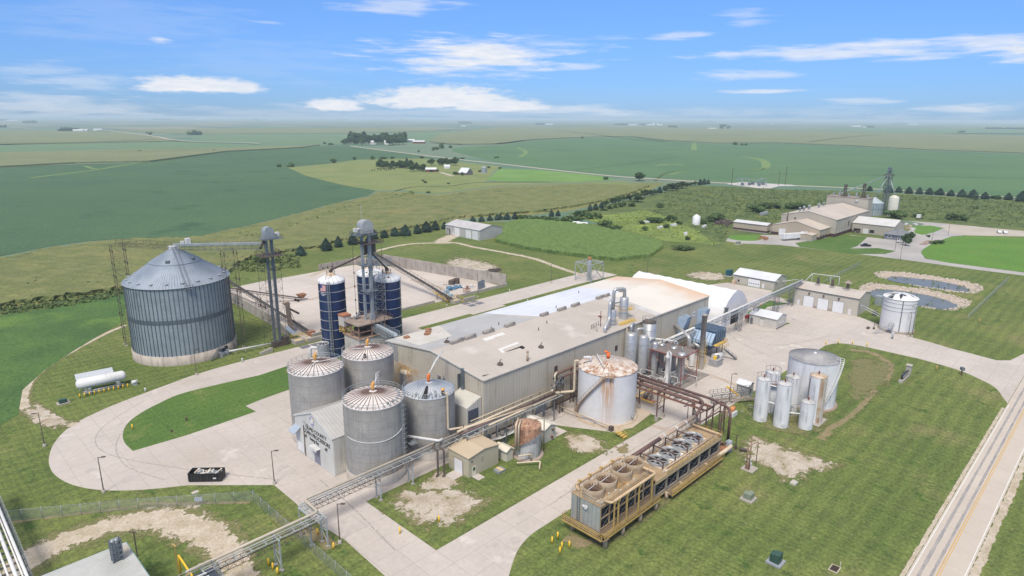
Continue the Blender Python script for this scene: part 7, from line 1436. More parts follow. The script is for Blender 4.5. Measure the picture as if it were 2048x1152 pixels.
o=site('gas_meter_pipes',30.2,-48.2,'tall brown pipes and valves on a small slab in the gravel','pipe stand');MB().box(-1.4,1.4,-1.3,1.3,0,.15).build('slab',cblock,o);m=MB();m.tube([(-.7,-.2,0),(-.7,-.2,6.9)],.14,8);m.tube([(-.2,.6,0),(-.2,.6,5.2)],.12,8);m.tube(bend([(-.7,-.2,5.8),(1.6,-.6,5.8),(1.6,-.6,.6)],.3),.09,6);m.cb(-.5,.2,.15,.8,.7,1.2);m.build('brown_pipes',mat('rusty brown pipe',(.22,.13,.09),(.3,.2,.15),ns=1,r=.8),o);m=MB();m.cb(.6,.2,.15,.5,.6,.9);m.tube([(.8,.3,1.),(.8,.3,1.9)],.2,8);m.build('meter',whited,o)
m=MB();m.bar((0,0,0),(0,0,3.4),.16);m.cb(0,0,0,.5,.5,.9);m.tube([(-.3,-1.,.5),(.6,-2.6,.5)],.35,8);m.solo('valve_post',dark,36.,-42.3,'rusty post and dark valve beside the blue grey cabinet','post')
# ---------------- small yard things ----------------
def lamp(a,b,h,lab,arms=1,ang=0.,base=True):
    o=site('light_pole',a,b,lab,'lamp post','dark light poles round the site')
    m=MB();m.lathe(0,0,[(.11,.5 if base else 0),(.075,h),(0,h)],8);m.build('pole',dark,o)
    if base:MB().lathe(0,0,[(.32,0),(.32,.62),(0,.64)],10).build('concrete_base',cblock,o)
    for k in range(arms):
        t=ang+k*math.pi;m=MB();m.bar((0,0,h-.1),(.7*math.cos(t),.7*math.sin(t),h+.02),.09);m.cb(.95*math.cos(t),.95*math.sin(t),h-.06,.75,.36,.14,t);m.build('lamp_head',galvd if k else dark,o)
for a,b,h,lab,ar,an in[(-66.6,35.6,7.5,'dark light pole standing at the outer edge of the truck loop',1,-.6),(-70.7,65.1,7.9,'dark light pole on the grass left of the truck loop',1,2.6),(-42.,15.4,7.2,'dark light pole at the grass tip right of the skip',1,-.6),(-42.6,-10.,7.6,'dark light pole beside the drive below the zigzag rack',1,-.8),
  (-31.8,84,7.4,'thin light pole in front of the big grain bin',1,0),(56.8,-30.3,8.2,'light pole between the process yard and tank farm',1,-.8),(149.5,-48.4,10.4,'tall light pole on the grass edge by the white tank drive',1,2),(39.6,-28.3,4.6,'short twin headed light pole beside the cooling tower drive',2,-.3),
  (79.5,89.3,8.3,'light pole in front of the right bunker wall',1,1),(62.6,88.5,8.4,'twin headed light pole at the right conveyor hopper',2,2.3),(149.3,-47.4,8.,'light pole in front of the white faceted tank',1,.5),(118,84,8.8,'lone thin pole in the grass beside the hall drive',1,0),(163,64,9,'thin pole beyond the far corner of the hall',1,0)]:
    lamp(a,b,h,lab,ar,an)
BO=[(-44.5,-2.6),(-44.1,-5.2),(-44.1,-7.1),(-44.2,-10.7),(-53.7,-6.9),(-53.7,-8.4),(-53.7,-10.),(-17.1,-35.5),(-15.4,-35.3),(-17,-37.6),(-15.9,-38.3),(-18.2,-38.2),(121.3,-30.9),(125.1,-33.4),(127.6,-36.9),(129,-40.8),(-54.6,60.5),(-26.9,-17.2),(-33.8,-15.),(-48,-23.5)]
BO2=['yellow bollard nearest the drive under the rack zigzag','second yellow bollard under the rack zigzag','third yellow bollard under the rack zigzag','yellow bollard farthest from the drive under the zigzag','top yellow bollard of the three by the lone rack bent','middle yellow bollard of the three by the lone rack bent','bottom yellow bollard of the three by the lone rack bent','yellow bollard under the near cooling tower, farthest left','yellow bollard under the near cooling tower closest to the drive','yellow bollard in the middle of the cooling tower group','yellow bollard rightmost in the cooling tower group','yellow bollard lowest in the cooling tower group','first yellow bollard on the curve of the tank yard','second yellow bollard on the curve of the tank yard','third yellow bollard on the curve of the tank yard','last yellow bollard on the curve of the tank yard','lone yellow bollard at the tip of the truck loop island','yellow bollard at the grass corner below the rack','yellow bollard at the low tip of the middle lawn','yellow bollard beside the lower drive edge']
bm_=MB();bm_.tube([(0,0,0),(0,0,1.25)],.15,10);bm_.lathe(0,0,[(.15,1.25),(.09,1.33),(0,1.36)],10);b0=None
for (a,b),lab in zip(BO,BO2):
    if b0 is None:b0=bm_.build('bollard',ylp);o=b0
    else:o=b0.copy();C.objects.link(o)
    o.location=K(a,b);tag(o,lab,'bollard','yellow bollards')
# propane tank
o=site('propane_tank',-53.,91.7,'long white propane tank on saddles with a grey shade roof behind','gas tank')
o.rotation_euler=(0,0,TH+math.radians(-7));Lp=11.4
m=MB();m.tube([(-Lp/2+.0,0,2.5),(-Lp/2+.25,0,2.5),(-Lp/2+.8,0,2.5),(Lp/2-.8,0,2.5),(Lp/2-.25,0,2.5),(Lp/2,0,2.5)],[.5,.95,1.35,1.35,.95,.5],24);m.build('tank',white,o)
m=MB();m.tube([(Lp/2-.3,0,2.5),(Lp/2+.02,0,2.5)],[.98,.52],20);m.build('rusty_end',rsp,o)
m=MB();[m.cb(x,0,0,.6,2.,1.5) for x in(-3.8,3.8)];m.build('saddles',cblock,o);m=MB();m.tube([(-4.6,-2,.9),(5,-2,.9)],.14,6);m.tube([(-4.6,-2.4,.6),(5,-2.4,.6)],.1,6);m.cb(-3.,-2.,0,.7,.6,1.6);m.cb(3.4,-1.9,0,.7,.6,1.8);m.build('piping',galv,o)
m=MB();m.q([(-5.4,1.6,3.1),(3.2,1.6,3.1),(3.2,4.2,3.9),(-5.4,4.2,3.9),(-5.4,1.6,3.2),(3.2,1.6,3.2),(3.2,4.2,4.),(-5.4,4.2,4.)],[(0,3,2,1),(4,5,6,7),(0,1,5,4),(1,2,6,5),(2,3,7,6),(3,0,4,7)]);[m.bar((x,y,0),(x,y,3.2 if y<3 else 3.9),.14) for x in(-5,3) for y in(1.8,4)];m.build('shade_roof',mat('light grey sheet',(.50,.53,.58),(.45,.48,.53),ns=1,r=.5,rib=((1,0,0),.6)),o)
for k in range(11):
    x=-5.4+k*1.08;m=MB();m.tube([(x,-3.2,0),(x,-3.2,1.1)],.14,8);m.solo('bollard',ylp,0,0,ORD[k]+' short yellow post from the left along the propane tank','bollard','yellow posts along the propane tank').matrix_world=o.matrix_basis.copy()
o=site('small_drum_tank',-46.2,88.4,'small white drum tank at the right end of the propane tank','drum');m=MB();m.tube([(-.7,0,.9),(.7,0,.9)],.5,12);m.cb(0,0,0,1.,.6,.5);m.build('drum',whited,o)
def box_tr(a,b,lab,mt,base,w=1.6,d=1.5,h=1.5,rz=0):
    o=site('transformer',a,b,lab,'transformer','green electrical boxes');o.rotation_euler=(0,0,TH+rz);MB().box(-w*.8,w*.8,-d*.8,d*.8,0,.3).build('base',base,o);MB().box(-w/2,w/2,-d/2,d/2*.2,.3,h).build('cabinet',mt,o);MB().box(-w/2,w/2*.8,d/2*.21,d/2,.3,h*.92).build('rear_box',mt,o);MB().box(-w/2*.8,w/2*.8,-d/2-.03,-d/2,.4,h*.9).build('door',mt,o)
gt_=mat('dark green cabinet paint',(.035,.085,.065),(.05,.10,.08),ns=1,r=.5);gl_=mat('sage green cabinet paint',(.20,.24,.185),(.25,.28,.22),ns=1,r=.6)
box_tr(19.4,-53.1,'sage green transformer on a concrete block in the lawn',gl_,cblock);box_tr(5.1,-64.5,'dark green transformer with a pale lid in the lower lawn',gt_,mat('blue grey slab',(.3,.32,.36),r=.8),1.5,1.5,1.9);box_tr(-62.6,88.2,'dark green transformer at the left end of the propane tank',gt_,cblock,1.7,1.3,1.2)
MB().box(-.8,.8,-.55,.55,.0,.35).solo('ground_box',mat('pale lid',(.5,.45,.38),(.42,.42,.42),ns=1,r=.7),31.1,-57.,'low pale utility lid at the gravel edge','lid')
o=site('drain_grate',10.3,-71.9,'brown square drain with a pale frame and a stake in the lawn','drain');m=MB();m.box(-.95,.95,-.7,.7,0,.12);m.build('frame',mat('pale wood frame',(.5,.45,.35),r=.8),o);MB().box(-.8,.8,-.55,.55,.121,.14).build('grate',mat('dark brown grate',(.05,.035,.03),r=.9),o);MB().bar((.9,-.5,0),(1.,-.5,1.1),.09).build('stake',mat('pale stake',(.6,.55,.45),r=.8),o)
MB().box(-.6,.6,-.45,.45,0,.1).solo('ground_box',mat('pale lid',(.5,.45,.38)),-54.2,23.3,'flat pale lid in the grass above the fence sign','lid')
# monument sign
o=site('monument_sign',107.4,-57.1,'low stone monument sign with a taller pier on the lawn','sign');stn=mat('buff stone',(.46,.43,.38),(.38,.35,.31),ns=1,r=.9);MB().box(-4.2,3.6,-.5,.5,0,.7).build('base',stn,o);m=MB();m.box(2.4,3.8,-.6,.6,.7,3.1);m.box(2.25,3.95,-.75,.75,3.1,3.35);m.build('pier',stn,o);MB().box(-3.4,2.3,-.25,.25,.8,2.).build('dark_panel',mat('black sign panel',(.03,.035,.045),(.06,.065,.08),ns=3,r=.4),o)
m=MB();random.seed(6);x=-3.
while x<1.8:
    w_=random.uniform(.2,.4);m.box(x,x+w_,-.28,-.255,1.2,1.6);x+=w_+.12
m.build('pale_marks',mat('pale marks',(.5,.5,.5),r=.7),o)
o=site('mailbox',122.1,-67.7,'dark mailbox on a brown post at the drive entrance','mailbox');MB().bar((0,0,0),(0,0,1.5),.3).build('post',mat('brown post',(.12,.06,.05),r=.8),o);m=MB();m.cb(0,0,1.5,1.1,.8,.8,.6);m.build('box',mat('dark box',(.05,.06,.07),(.2,.22,.25),ns=2,r=.5),o)
def stub(nm,a,b,lab,cat,mt,h=1.,r_=.18):
    m=MB();m.tube([(0,0,0),(0,0,h*.7)],r_,8);m.lathe(0,0,[(r_*1.5,h*.7),(r_*1.3,h*.9),(0,h)],8);m.solo(nm,mt,a,b,lab,cat)
for s_ in [('hydrant',*S(925,541) ,'small pale marker in the grass behind the scrap pile','marker',whited,.8),('hydrant',*S(959+60,583),'pale utility marker by the bunker corner','marker',whited,1.),('hydrant',*S(1135,558),'pale utility marker beside the far drive','marker',whited,1.),('hydrant',*S(1055,604),'white marker in the strip behind the hall','marker',whited,1.1),('hydrant',*S(485,724),'white utility marker on the grass strip below the grain bin','marker',whited,1.3),('hydrant',*S(291,783),'pale utility post beside the drive left of the light pole','marker',whited,1.1),('standpipe',*S(373,841),'dark brown standpipe in the middle of the loop island','pipe',brown,1.),('standpipe',*S(343,864),'small brown stub pipe in the loop island','pipe',brown,.7),('hydrant',*S(1958,645),'thin pale stake in the right lawn','stake',yrail,1.4),('hydrant',*S(1873,740),'thin yellow stake in the grass by the drive','stake',yrail,1.4),('hydrant',*S(1588,640),'pale tank in the grass beside the workshop','drum',whited,1.2),('hydrant',*S(1552,607),'concrete bollard left of the workshop','bollard',cblock,1.3),('hydrant',*S(1562,608),'second concrete bollard left of the workshop','bollard',cblock,1.3),('traffic_cone',*S(1522,612),'small orange traffic cone by the pipe bridge','cone',orange,.9),('traffic_cone',*S(1554,606),'orange traffic cone at the grass edge before the workshop','cone',orange,.9)]:
    stub(*s_[:6],h=s_[6])
# skip
o=site('waste_skip',-50.6,25.6,'black open waste skip filled with white scrap on the concrete','skip')
v0=K(*S(377,965));v1=K(*S(442,964));o.rotation_euler=(0,0,math.atan2(v1.y-v0.y,v1.x-v0.x));o.location=((v0.x+v1.x)/2,(v0.y+v1.y)/2+1.15,0)
bm2=mat('black skip paint',(.022,.022,.025),(.04,.038,.04),ns=1,r=.6,rib=((1,0,0),.62),ribc=1.6);Ls,Ws=6.4,2.3
m=MB();m.box(-Ls/2,Ls/2,-Ws/2,-Ws/2+.08,.2,1.85);m.box(-Ls/2,Ls/2,Ws/2-.08,Ws/2,.2,1.85);m.box(-Ls/2,-Ls/2+.08,-Ws/2+.08,Ws/2-.08,.2,1.85);m.box(Ls/2-.08,Ls/2,-Ws/2+.08,Ws/2-.08,.2,1.85);m.box(-Ls/2+.08,Ls/2-.08,-Ws/2+.08,Ws/2-.08,.2,.5);m.build('body',bm2,o)
m=MB();m.tube([(-Ls/2,-Ws/2,1.86),(Ls/2,-Ws/2,1.86),(Ls/2,Ws/2,1.86),(-Ls/2,Ws/2,1.86),(-Ls/2,-Ws/2,1.86)],.07,5);[m.bar((-Ls/2+.6*k+.3,-Ws/2-.05,.25),(-Ls/2+.6*k+.3,-Ws/2-.05,1.8),.08) for k in range(10)];m.bar((-Ls/2,-Ws/2+.3,.1),(Ls/2,-Ws/2+.3,.1),.18);m.bar((-Ls/2,Ws/2-.3,.1),(Ls/2,Ws/2-.3,.1),.18);m.build('rim_and_ribs',mat('black rim',(.03,.03,.033),r=.5),o)
m=MB();m.box(Ls/2-1.5,Ls/2-.9,-Ws/2-.12,-Ws/2-.1,.75,1.05);m.build('white_plate',white,o)
random.seed(12)
for k,(mt,nm,cnt) in enumerate(((mat('white scrap',(.62,.6,.57),r=.7),'white scrap',26),(mat('grey scrap',(.2,.22,.26),r=.7),'grey scrap',12),(mat('tan scrap',(.45,.38,.3),r=.8),'tan scrap',7))):
    m=MB()
    for _ in range(cnt):
        x,y=random.uniform(-2.6,2.6),random.uniform(-.7,.7);an=random.uniform(-.9,.9)+1.2;L=random.uniform(.6,1.5)
        m.bar((x-L/2*math.cos(an),max(-1,min(1,y-L/2*math.sin(an))),random.uniform(1.1,1.7)),(x+L/2*math.cos(an),max(-1,min(1,y+L/2*math.sin(an))),random.uniform(1.2,2.)),random.uniform(.12,.35),.12)
    q=m.build('scrap_load',mt);q.location=o.location;q.rotation_euler=o.rotation_euler;tag(q,['heap of long white boards lying in the black skip','grey blue offcuts lying in the black skip','tan boards lying in the black skip'][k],'scrap')
# ---------------- chain link fences ----------------
mesh_m=bpy.data.materials.new('chain link mesh');MATS['mesh']=mesh_m;t=nt_(mesh_m);n=N(t);b=t.nodes['Principled BSDF'];b.inputs['Base Color'].default_value=(.40,.43,.42,1);b.inputs['Metallic'].default_value=.2
co=n('ShaderNodeTexCoord').outputs['Object'];sp_=n('ShaderNodeSeparateXYZ',{0:co}).outputs
u_=n.m('FRACT',n.m('MULTIPLY',n.m('ADD',sp_[0],sp_[2]),7.));v_=n.m('FRACT',n.m('MULTIPLY',n.m('SUBTRACT',sp_[0],sp_[2]),7.))
t.links.new(n.m('MAXIMUM',n.m('LESS_THAN',u_,.13),n.m('LESS_THAN',v_,.13)),b.inputs['Alpha'])
def fence(p,q,h,lab,post=3.,mesh=True,gates=()):
    d=Vector((q[0]-p[0],q[1]-p[1]));L=d.length;o=site('chain_link_fence',p[0],p[1],lab,'fence','chain link fence runs');o.rotation_euler=(0,0,TH+math.atan2(d.y,d.x))
    if mesh:m=MB();m.q([(0,0,.05),(L,0,.05),(L,0,h),(0,0,h)],[(0,1,2,3)]);m.build('wire_mesh',mesh_m,o)
    m=MB();m.tube([(0,0,h),(L,0,h)],.035,5);m.build('top_rail',galv,o)
    k=max(1,round(L/post))
    for i in range(k+1):
        m=MB();x=L*i/k;m.tube([(x,0,0),(x,0,h+.05)],.05 if i not in gates else .1,6);m.bar((x,0,h),(x,.12,h+.35),.035);m.build('post',galv,o)
    return o
fo=fence((-95,46.5),(-63.6,24.8),2.2,'chain link fence run at the far left edge',3.2);fence((-63.6,24.8),(-47.6,12.3),2.2,'chain link fence run with the blue sign above the dirt road',3.2);fence((-47.6,12.3),(-46.6,-45),2.2,'chain link fence run going down beside the lower drive',3.2)
m=MB();m.box(-.7,.7,-.04,0,.9,1.8);o=m.solo('fence_sign',mat('faded blue sign',(.32,.38,.47),(.42,.45,.5),ns=2,r=.6),-55.3,18.2,'faded blue grey sign hung on the chain link fence','sign');o.rotation_euler=(0,0,TH+math.atan2(-12.5,16))
fence((268,-57.3),(186,-57.4),2.2,'chain link fence run right of the ponds',3.5);fence(S(1720,531),S(1652,566),2.,'chain link fence run left of the ponds behind the workshop',3.5)
# ---------------- bottom left corner ----------------
o=site('corner_building',-88,-16,'metal roofed building cut off by the bottom left corner of the photo','building')
MB().box(0,17.4,0,20.5,0,6.6).build('wall',mat('blue green wall',(.22,.30,.30),(.18,.25,.25),ns=1,r=.6,rib=((1,1,0),.5)),o)
MB().box(-.2,17.7,-.2,20.8,6.62,6.85).build('roof',mat('weathered ribbed roof',(.54,.55,.53),(.44,.45,.43),ns=.15,r=.5,m=.1,rib=((0,1,0),.62),ribc=.8,spots=((.42,.36,.28),.56,.74,.2)),o)
m=MB();m.bar((17.75,-.2,6.6),(17.75,20.9,6.6),.14,.4);m.build('green_trim',mat('teal trim',(.12,.23,.24),r=.5),o);m=MB();m.bar((0,20.9,6.6),(17.6,20.9,6.58),.14,.4);m.build('green_trim',mat('teal trim',(.12,.23,.24)),o)
m=MB();m.lattice(15.6,17.,1.3,6.9,10.2,.8,.12,.9);m.build('stack_frame',galvd,o);m=MB();[m.tube([(15.3+.5*k,17.,6.9),(15.3+.5*k,17.,10.4)],.26,10) for k in range(2)];m.build('twin_stacks',galv,o)
o=site('pipe_rack',-83,30,'white pipe rack at the far left edge of the photo','pipe rack')
m=MB();[m.tube([(dx_,-40,6.4+dz),(dx_,14,6.4+dz)],r_,8) for dx_,dz,r_ in((.5,.3,.22),(0.1,.1,.12),(-.6,.3,.25),(-1.4,.3,.14),(-2.2,.2,.2))];m.build('white_pipes',white,o)
m=MB();[m.bar((-2.8,y,6.2),(1.1,y,6.2),.1) for y in range(-38,13,2)];m.bar((1.1,-40,6.1),(1.1,14,6.1),.14,.3);m.bar((-2.8,-40,6.1),(-2.8,14,6.1),.14,.3);m.truss((-.8,-40,6.),(-.8,14,6.),3.4,1.2,2.,.1);m.build('rack_frame',galvd,o)
m=MB();[m.bar((x,y,0),(x,y,5),.2) for x in(-2.6,.9) for y in(-30,-15,0,12)];m.build('legs',galvd,o);m=MB();[m.bar((1.2,y,6.4),(1.25,y,7.1),.06) for y in range(-20,14,1)];m.build('pipe_hooks',whited,o)
o=site('dark_platform',-65.4,-12.5,'dark blue grey platform unit at the bottom edge where the rack ends','platform');m=MB();m.box(-1.8,2.9,-6,4.4,4.7,5.3);[m.bar((x,y,0),(x,y,4.7),.25) for x in(-1.5,2.6) for y in(-5,4)];m.build('deck',mat('blue black steel',(.05,.06,.085),(.08,.09,.12),ns=1,r=.6),o);m=MB();[m.bar((-1.,3.4-k*.9,5.6),(1.6,3.-k*.9,5.7),.2) for k in range(5)];m.cb(.6,1.,5.3,.5,2.6,.6,.3);m.build('top_pipes',whited,o)
m=MB();m.rail([(2.9,4.4,5.3),(2.9,-6,5.3)],r=.06,post=1.5);m.rail([(-1.8,4.4,5.3),(2.9,4.4,5.3)],r=.06,post=1.5);m.build('guard_rail',galv,o)
m=MB();m.tube(bend([(0,0,0),(0,0,5.2),(.3,-4.4,3.8),(.4,-5.2,3.6)],.3),.16,8);m.tube(bend([(.2,-2.4,0),(.2,-2.4,3.6),(.4,-3.8,3.4)],.4),.13,8);m.solo('yellow_pipe',ylp,-65.1,-1.6,'bright yellow pipe arch at the bottom edge','pipe')
m=MB();m.bar((0,0,0),(0,0,5.8),.13);m.bar((-.1,.6,5.9),(.1,-.5,5.9),.2,.08);m.solo('light_post',yrail,-65.,.2,'thin yellowish lamp post beside the yellow pipe','post')
m=MB();m.bar((0,0,0),(0,0,4.6),.16);m.bar((-.5,.6,4.6),(.3,-.4,4.7),.2,.1);m.solo('light_post',dark,*S(275,1113),'short dark post behind the corner building roof','post')
# ---------------- the far works ----------------
tanw=mat('tan works siding',(.475,.40,.31),(.425,.355,.27),ns=.1,r=.7,rib=((1,1,0),1.1),ribc=.93);tanw2=mat('grey tan works siding',(.45,.41,.345),(.40,.365,.305),ns=.1,r=.7,rib=((1,1,0),1.2),ribc=.93)
troof=mat('tan works roof',(.54,.475,.415),(.48,.42,.365),ns=.08,r=.6,rib=((0,1,0),1.5),ribc=.94);maroon=mat('maroon base band',(.075,.035,.04),(.09,.045,.05),ns=1,r=.6)
o=shed('long_store',310.5,72.8,9.5,22.4,5.2,6.3,'y','long tan store with a white roof at the left of the far works','store',tanw,mat('pale works roof',(.62,.62,.64),(.55,.55,.57),ns=.2,r=.5),base=(1.7,maroon),trim=maroon)
m=MB();m.box(-.06,9.56,-.06,22.5,0,.55);m.build('concrete_base',cblock,o);m=MB();m.box(5.2,7.8,-.12,-.01,.1,3.8);m.build('white_door',white,o)
o=shed('gabled_works',313,41.5,20,29,5.9,9.6,'x','tan gabled works building with a loading dock and two pale doors','works building',tanw,troof,base=(1.7,maroon),trim=tanw);
m=MB();m.box(-.14,-.05,20.5,24.5,.1,4.2);m.box(-.14,-.05,7.,11.,.1,4.2);m.build('pale_doors',white,o);m=MB();[m.box(1.5+k*4,3+k*4,-.14,-.05,1.8,2.4) for k in range(3)];m.build('windows',blk,o)
MB().gable(-8,0,1.5,8,0,3.4,3.9,'x').build('dock_wall',tanw,o);m=MB();m.roof(-8,-.1,1.5,8,3.4,3.9,'x',.15,.2);m.build('dock_roof',troof,o);m=MB();m.box(-8.1,0,1.4,8.1,0,1.3);m.build('dock_base',cblock,o)
MB().tube([(15,26,6),(15,26,12.5)],.35,8).build('dark_flue',dark,o)
o=shed('main_works',330,38.4,60,34,10.6,14.2,'x','largest tan works hall with a broad low gable roof','works building',tanw2,troof,base=(2.,maroon),trim=tanw2)
m=MB();[m.box(4+k*5,4.8+k*5,-.14,-.05,2.2,3.2) for k in range(8)];m.build('windows',whited,o);m=MB();m.box(21.5,23.5,-.16,-.05,5.,8.);m.build('wall_unit',dark,o);m=MB();[m.bar((k*8+5,-.1,2),(k*8+5,-.1,10.5),.25) for k in range(7)];m.build('downpipes',mat('grey downpipe',(.36,.34,.30)),o)
m=MB();[m.lathe(x,y,[(.6,13),(.6,14.9),(.9,15),(.9,15.5),(0,15.6)],8) for x,y in((6,25),(10,24),(14,25.5),(18,24),(22,25),(30,22),(36,24),(44,24))];m.build('roof_vents',galv,o);m=MB();m.cb(-.2,25,8.8,.3,1.,.8);m.build('wall_horn',dark,o)
o=site('tower_block',392,40,'tall square tan block rising behind the main works hall','works building');MB().box(0,10,0,27,0,18.).build('wall',tanw2,o);MB().box(-.2,10.2,-.2,27.2,18.01,18.4).build('parapet',mat('brown parapet',(.30,.25,.21),r=.8),o)
m=MB();m.cb(-.4,7,16,.6,1.6,1.2);m.build('wall_vent',whited,o);m=MB();[m.cb(4,y,18.4,1.,1.,2.+(k%2)) for k,y in enumerate((2,9,14,20,24))];m.build('roof_units',galv,o)
o=shed('white_roofed_wing',357.5,13.3,22,24.2,6.2,9.2,'y','beige wing with a long pale ribbed roof at the right of the works','works building',tanw2,mat('pale wing roof',(.60,.59,.585),(.54,.53,.52),ns=.2,r=.5,rib=((0,1,0),1.4),ribc=.85),base=(1.,cblock),trim=tanw2)
door(o,'a',14.5,17.5,3.2,white,'white_door');m=MB();m.box(-.12,-.05,19,23,1,2.8);m.box(-.12,-.05,11,13.6,1,2.8);m.build('dark_windows',blk,o);m=MB();[m.cb(-1.2,y,0,1.5,1.8,1.8) for y in(20,23)];m.build('waste_bins',dark,o)
# office with hip roof
o=site('grey_office',346.3,3.8,'small grey office with a dark hipped roof beside the far car park','office');MB().box(0,14,0,11.5,0,3.1).build('wall',mat('slate siding',(.20,.215,.25),(.17,.185,.215),ns=1,r=.7,rib=((0,0,1),.3)),o)
m=MB();m.q([(-.9,-.9,3.1),(14.9,-.9,3.1),(14.9,12.4,3.1),(-.9,12.4,3.1),(5.6,5.7,5.9),(8.5,5.7,5.9)],[(0,1,5,4),(1,2,5),(2,3,4,5),(3,0,4),(0,3,2,1)]);m.build('hip_roof',mat('slate roof',(.17,.18,.20),(.21,.22,.24),ns=.5,r=.8,fine=(2,.15)),o)
m=MB();m.box(-.1,-.01,7.6,9.6,1.,2.3);m.box(-.1,-.01,2.8,4.1,0,2.4);m.build('white_frames',white,o);m=MB();m.box(-.14,-.1,7.9,9.3,1.2,2.1);m.box(-.14,-.1,3.1,3.8,.1,2.2);m.build('dark_glass',blk,o)
# bin, silo, tower
o=site('small_grain_bin',454,53.5,'galvanised grain bin behind the far works','grain bin');MB().lathe(0,0,[(6.6,0),(6.6,9.4)],40).build('wall',mat('small bin wall',(.40,.46,.50),(.33,.39,.43),ns=.5,r=.45,m=.3,cyl=6.6,rib=('a',1.9),ribc=.5),o);MB().lathe(0,0,[(6.8,9.3),(.5,13.3),(0,13.5)],40).build('roof',mat('small bin roof',(.50,.56,.61),r=.4,m=.3,cyl=6.6,rib=('a',1.3),ribc=.8),o);MB().ring(0,0,5,6.7,.12,32).build('hoop',galvd,o)
o=site('cream_silo',456.5,41.,'cream coloured slim silo next to the small grain bin','silo');MB().lathe(0,0,[(3.4,0),(3.4,13.6),(2.9,14.6),(1,15.6),(0,15.7)],32).build('shell',mat('cream silo shell',(.66,.64,.56),(.58,.56,.48),ns=.6,r=.5,streak=((.4,.39,.35),.4,1.)),o);m=MB();m.ladder(1.5,-3.4,1,15,.8,1,0,.08);[m.ring(1.5,-3.8,z,.5,.05,8) for z in range(2,15,2)];m.build('caged_ladder',galvd,o)
o=site('leg_tower',463,48.5,'tall lattice grain leg tower with spouts behind the far works','tower');m=MB();m.lattice(0,0,4.2,0,31,3.2,.16,4.2);m.build('lattice',mat('dark green grey steel',(.11,.14,.14),(.15,.18,.18),ns=1,r=.6),o);m=MB();m.box(-.6,.2,-.4,.4,0,32.5);m.box(.5,1.3,-.4,.4,0,32.5);m.cb(0,0,32.5,2.6,2.2,3.);m.build('leg_casing',galvd,o);m=MB();m.rail([(-3,-3,29),(3,-3,29),(3,3,29),(-3,3,29),(-3,-3,29)],r=.08);m.cb(1,0,32,3,3,.3);m.build('head_platform',dark,o)
for q in((-9,5,13.6),(-6.5,-7.5,15.8),(-62,14,18.8)):
    m=MB();m.tube([(0,0,30),q],.32,8);m.build('spout',galv,o)
for k,(b_,h_) in enumerate(((57,6.5),(45,8.))):
    m=MB();m.lattice(0,0,1.4,0,h_,1.5,.14,1.4);m.cb(0,0,h_,2.2,1.6,1.6);m.box(-3,3,-2,2,.2,.5);m.rail([(-3,-2,.4),(3,-2,.4)],r=.08);m.bar((0,0,h_),(4,5,0),.18);m.solo('roof_leg',dark,397,b_,['dark elevator head on the tower block roof, left one','dark elevator head on the tower block roof, right one'][k],'elevator head',z=18.4)
# vehicles
def wheel(m,x,y,r_=.5,w_=.3):m.tube([(x,y-w_/2,r_),(x,y+w_/2,r_)],r_,14)
def veh(name,a,b,rz,lab,cat):
    o=empty(name,K(a,b,0),TH+rz,lab,cat);return o
p0,p1=S(*(1420+615/4.096,320+668/4.096)),S(*(1420+790/4.096,320+655/4.096))
o=veh('semi_trailer',p0[0]+1.,p0[1]+1.2,math.atan2(p1[1]-p0[1],p1[0]-p0[0]),'long white box trailer backed up to the dock of the tan works','trailer')
MB().box(0,16,0,2.6,1.2,4.1).build('box',white,o);m=MB();m.box(.5,15.5,.6,2.,.95,1.2);m.bar((3,.6,0),(3,.6,1),.15);m.bar((3,2,0),(3,2,1),.15);m.build('chassis',dark,o)
for x in(12.6,13.9):
    for y in(.3,2.3):q=MB();wheel(q,x,y);q.build('wheel',black,o)
p0,p1=S(*(1420+520/4.096,320+603/4.096)),S(*(1420+660/4.096,320+608/4.096));rz_=math.atan2(p1[1]-p0[1],p1[0]-p0[0])
o=veh('tanker_trailer',p0[0]+2.,p0[1]+.4,rz_,'white tanker trailer parked behind the long box trailer','trailer');m=MB();m.tube([(0,0,2.4),(.4,0,2.4),(6,0,2.2),(12.4,0,2.4),(12.8,0,2.4)],[.6,1.1,1.05,1.1,.6],18);m.build('tank',white,o)
m=MB();m.box(.5,12,-.5,.5,.9,1.2);m.build('chassis',dark,o)
for x in(1.5,2.8):
    for y in(-.95,.95):q=MB();wheel(q,x,y);q.build('wheel',black,o)
def car(a,b,rz,lab,paint,pick=False,nm='parked_car'):
    o=veh(nm,a,b,rz,lab,'pickup' if pick else 'car');L=5.4 if pick else 4.6;m=MB()
    pr=[(0,.4),(0,.95),(1.2,1.05),(1.9,1.75),(3.3,1.75),(3.6,1.1),(L,1.05),(L,.4)] if pick else [(0,.4),(.05,.85),(1.1,1.),(1.8,1.45),(3.3,1.45),(4.,1.),(L,.9),(L,.4)]
    k=len(pr);m.q([(x-L/2,y,z) for y in(-.9,.9) for x,z in pr],[tuple(range(k)),tuple(range(k,2*k))[::-1]]+[(i,(i+1)%k,k+(i+1)%k,k+i)[::-1] for i in range(k)]);m.build('body',paint,o)
    m=MB();xs=(1.75,3.2);m.box(xs[0]-L/2,xs[1]-L/2,-.92,.92,1.1,1.55 if pick else 1.35);m.build('windows',blk,o)
    for x in(.9,L-1.):
        for y in(-.85,.85):q=MB();wheel(q,x-L/2,y,.36,.22);q.build('wheel',black,o)
    if pick:m=MB();m.box(3.75-L/2,L-.1-L/2,-.8,.8,1.06,1.1);m.build('bed',dark,o)
